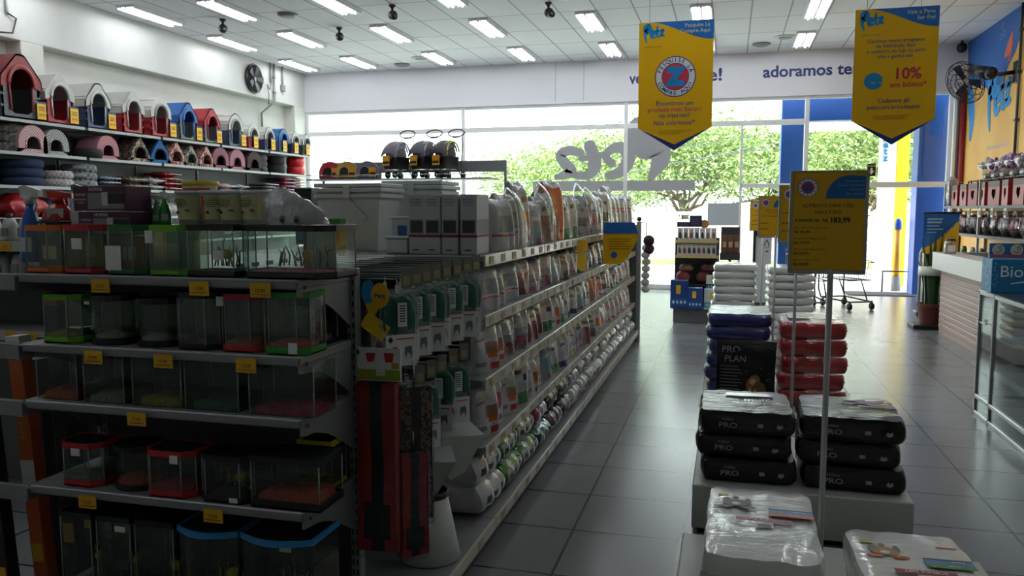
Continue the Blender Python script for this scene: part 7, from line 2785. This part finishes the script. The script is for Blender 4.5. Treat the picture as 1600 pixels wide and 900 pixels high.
def bouquet(c1, c2):
    def mk():
        t = thing('wrapped_bouquet', '', '')
        m = M()
        rr = random.Random(len(c1) + int(c1[1:3], 16))
        for k in range(26):
            a, r = rr.uniform(0, 6.28), .15 * rr.random() ** .5
            z = .1 + .2 * (1 - (r / .17) ** 2) + rr.uniform(-.03, .04)
            m.ball((math.cos(a) * r, math.sin(a) * r, z), rr.uniform(.02, .04), 7, k % 3)
        m.build('blossoms', [mat('bl' + c1, c1, .6), mat('bl' + c2, c2, .6), mat('bl_white', '#c9c6cc', .6)], t)
        M().lathe([(.05, 0), (.1, .08), (.17, .19), (.18, .25)], n=14).build('wrap', POLY, t)
        M().sack(.16, .16, .1, None, (6, 6, 4), .2, 2, .01, .3).build('base', mat('foil_white', '#c6c8c6', .25), t)
        return t
    return mk


for k, (c1, c2, nm) in enumerate((('#b9b4c4', '#8f9aa0', 'pale silver bouquet'), ('#7a3a7c', '#9a5a98', 'purple bouquet'), ('#a890b0', '#7a3a7c', 'lilac bouquet'), ('#6a2f70', '#8a4a90', 'deep purple bouquet'), ('#8a5a8e', '#b6a8bc', 'mauve bouquet'), ('#b8ae9c', '#c2bcae', 'cream bouquet'))):
    spawn('bq' + c1, bouquet(c1, c2), 'wrapped %s above the gift cartons on the right wall, %s from the windows' % (nm, ORD[k]), 'bouquet', (XR - .22, 14.1 - k * .42, 2.059), 0, 'bouquets above the gift cartons')
M().box(-.4, -.06, 11.6, 14.6, 2.043, 2.058).build('shelf', mat('gift_shelf', '#3a3836', .5), t)


def basket(c1):
    def mk():
        t = thing('gift_basket', '', '')
        M().lathe([(.07, 0), (.1, .07), (.1, .08)], n=14).build('basket', mat('basket_dark', '#3a3230', .7), t)
        M().sack(.17, .2, .2, None, (8, 8, 8), .35, 6, .014, .2, (0, 0, .06)).build('wrapped_treats', mat('foil_' + c1, c1, .25, coat=.9, bump=1, bs=26, var=.7, vs=14, col2='#6e6a6a'), t)
        M().lathe([(.02, .25), (.06, .33), (.05, .34), (.015, .26)], n=10).build('wrap_top', POLY, t)
        M().ball((-.06, -.03, .25), .025, 8, 0, 1.4, .7, .8).build('bow', PKR, t)
        return t
    return mk


for k in range(9):
    spawn('gb%d' % (k % 2), basket(('#c9c9c9', '#b0686c')[k % 2]), '%s wrapped gift basket on the middle wall shelf, %s from the windows' % (('silver', 'reddish')[k % 2], ORD[k]), 'gift basket', (XR - .48, 14.6 - k * .4, 1.246), .3 * k, 'gift baskets on the middle wall shelf')
for k in range(5):
    m = M().box(-.01, .01, -.05, .05, 0, .12).box(-.012, -.01, -.035, .035, .03, .09, 1)
    tag(m.build('hanging_card', [mat('card_pale', '#c9c6a8', .5), INK], None, (XR - .67, 13.9 - k * .55, 1.5)), 'pale hanging card below the gift cartons, %s from the windows' % ORD[k], 'card', 'cards under the gift shelf')
for k in range(6):
    m = M().lathe([(.04, 0), (.045, .1), (.03, .14), (.001, .15)], n=10)
    tag(m.build('small_jar', mat('jar_mix%d' % (k % 3), ('#5a7a3a', '#c6c6c4', '#9aa0a4')[k % 3], .3, coat=.5), None, (XR - .55, 14.0 - k * .45, .901)), 'small jar on the lowest wall shelf, %s from the windows' % ORD[k], 'jar', 'jars on the lowest wall shelf')

# plants and bin at the counter end
POT = mat('pot_terracotta', '#5a2a24', .6)


def plant_pot(r, h_):
    m = M().lathe([(r * .75, 0), (r, h_ * .85), (r * 1.05, h_ * .86), (r * 1.05, h_), (r * .92, h_), (r * .9, h_ * .9), (.001, h_ * .9)], n=22, sm=False)
    return m


px, py = at(1452, 510, 12.05).x, 12.05
t = thing('potted_plant', 'tall sword-leaved plant with a white ribbon in a terracotta pot at the counter end', 'plant', (px, py, 0), 0)
M().box(-.24, .2, -.2, .2, 0, .06, 0, .01).build('saucer', BLACK, t)
plant_pot(.165, .28).add([], []).build('pot', POT, t).location.z = .06
m = M()
for k in range(20):
    a = R.uniform(0, 6.28)
    r = R.uniform(.02, .1)
    L = R.uniform(.5, 1.05)
    o = V(math.cos(a) * r, math.sin(a) * r, .3)
    s = V(-math.sin(a), math.cos(a), 0)
    lean = V(math.cos(a), math.sin(a), 0) * R.uniform(.04, .22)
    vs = []
    for j in range(6):
        f = j / 5
        wd = .028 * (1 - f ** 3) + .002
        c_ = o + lean * f ** 2 + V(0, 0, L * f)
        vs += [c_ - s * wd, c_ + V(math.cos(a), math.sin(a), 0) * .006, c_ + s * wd]
    m.add(vs, [(3 * j + i, 3 * j + i + 1, 3 * j + i + 4, 3 * j + i + 3) for j in range(5) for i in range(2)], k % 2, True)
m.build('leaves', [mat('sword_green', '#24461f', .5), mat('sword_light', '#3c5a2a', .5)], t)
m = M().lathe([(.16, .72), (.175, .74), (.17, .83), (.15, .84)], n=16)
m.build('ribbon', mat('ribbon_white', '#c9c8c0', .4, coat=.4), t)
t = thing('potted_plant', 'broad plant wrapped in blue patterned film beside the sword-leaved plant', 'plant', (px + .24, py + .42, 0), 0)
M().box(-.17, .17, -.17, .17, 0, .26, 0, .015).build('pot', BLACK, t)
m = M().lathe([(.1, .26), (.13, .5), (.17, .8), (.18, .86), (.17, .86), (.12, .5)], n=14)
m.build('wrap', mat('wrap_bluefoil', '#2a5a72', .25, coat=.8, bump=1, bs=22, var=.7, vs=16, col2='#0f1c1c'), t)
m = M()
for k in range(36):
    a = R.uniform(0, 6.28)
    L = R.uniform(.2, .42)
    o = V(0, 0, .8)
    d = V(math.cos(a) * .8, math.sin(a) * .8, R.uniform(.4, 1.2)).normalized()
    s = V(-math.sin(a), math.cos(a), 0)
    vs = []
    for j in range(5):
        f = j / 4
        c_ = o + d * L * f - V(0, 0, .12 * f * f)
        wd = .02 * (1 - f * .9)
        vs += [c_ - s * wd, c_ + s * wd]
    m.add(vs, [(2 * j, 2 * j + 1, 2 * j + 3, 2 * j + 2) for j in range(4)], 0, True)
m.build('fronds', mat('frond_green', '#2e4a2a', .55), t)
t = thing('bag_stand', 'black stand with a curved white arm beside the potted plants', 'stand', (at(1440, 480, 13.6).x, 13.6, 0))
M().box(-.02, .3, -.12, .12, .06, .95, 0, .02).build('black_panel', BLACK, t)
M().tube([(-.06, -.05, 0), (-.06, -.05, .95), (-.02, -.05, 1.04), (.1, -.05, 1.08), (.3, -.05, 1.06)], .022, 8).build('arm', mat('arm_white', '#c9cccf', .3), t)
M().box(-.1, .32, -.14, .14, 0, .06, 0, .01).build('base', DMETAL, t)
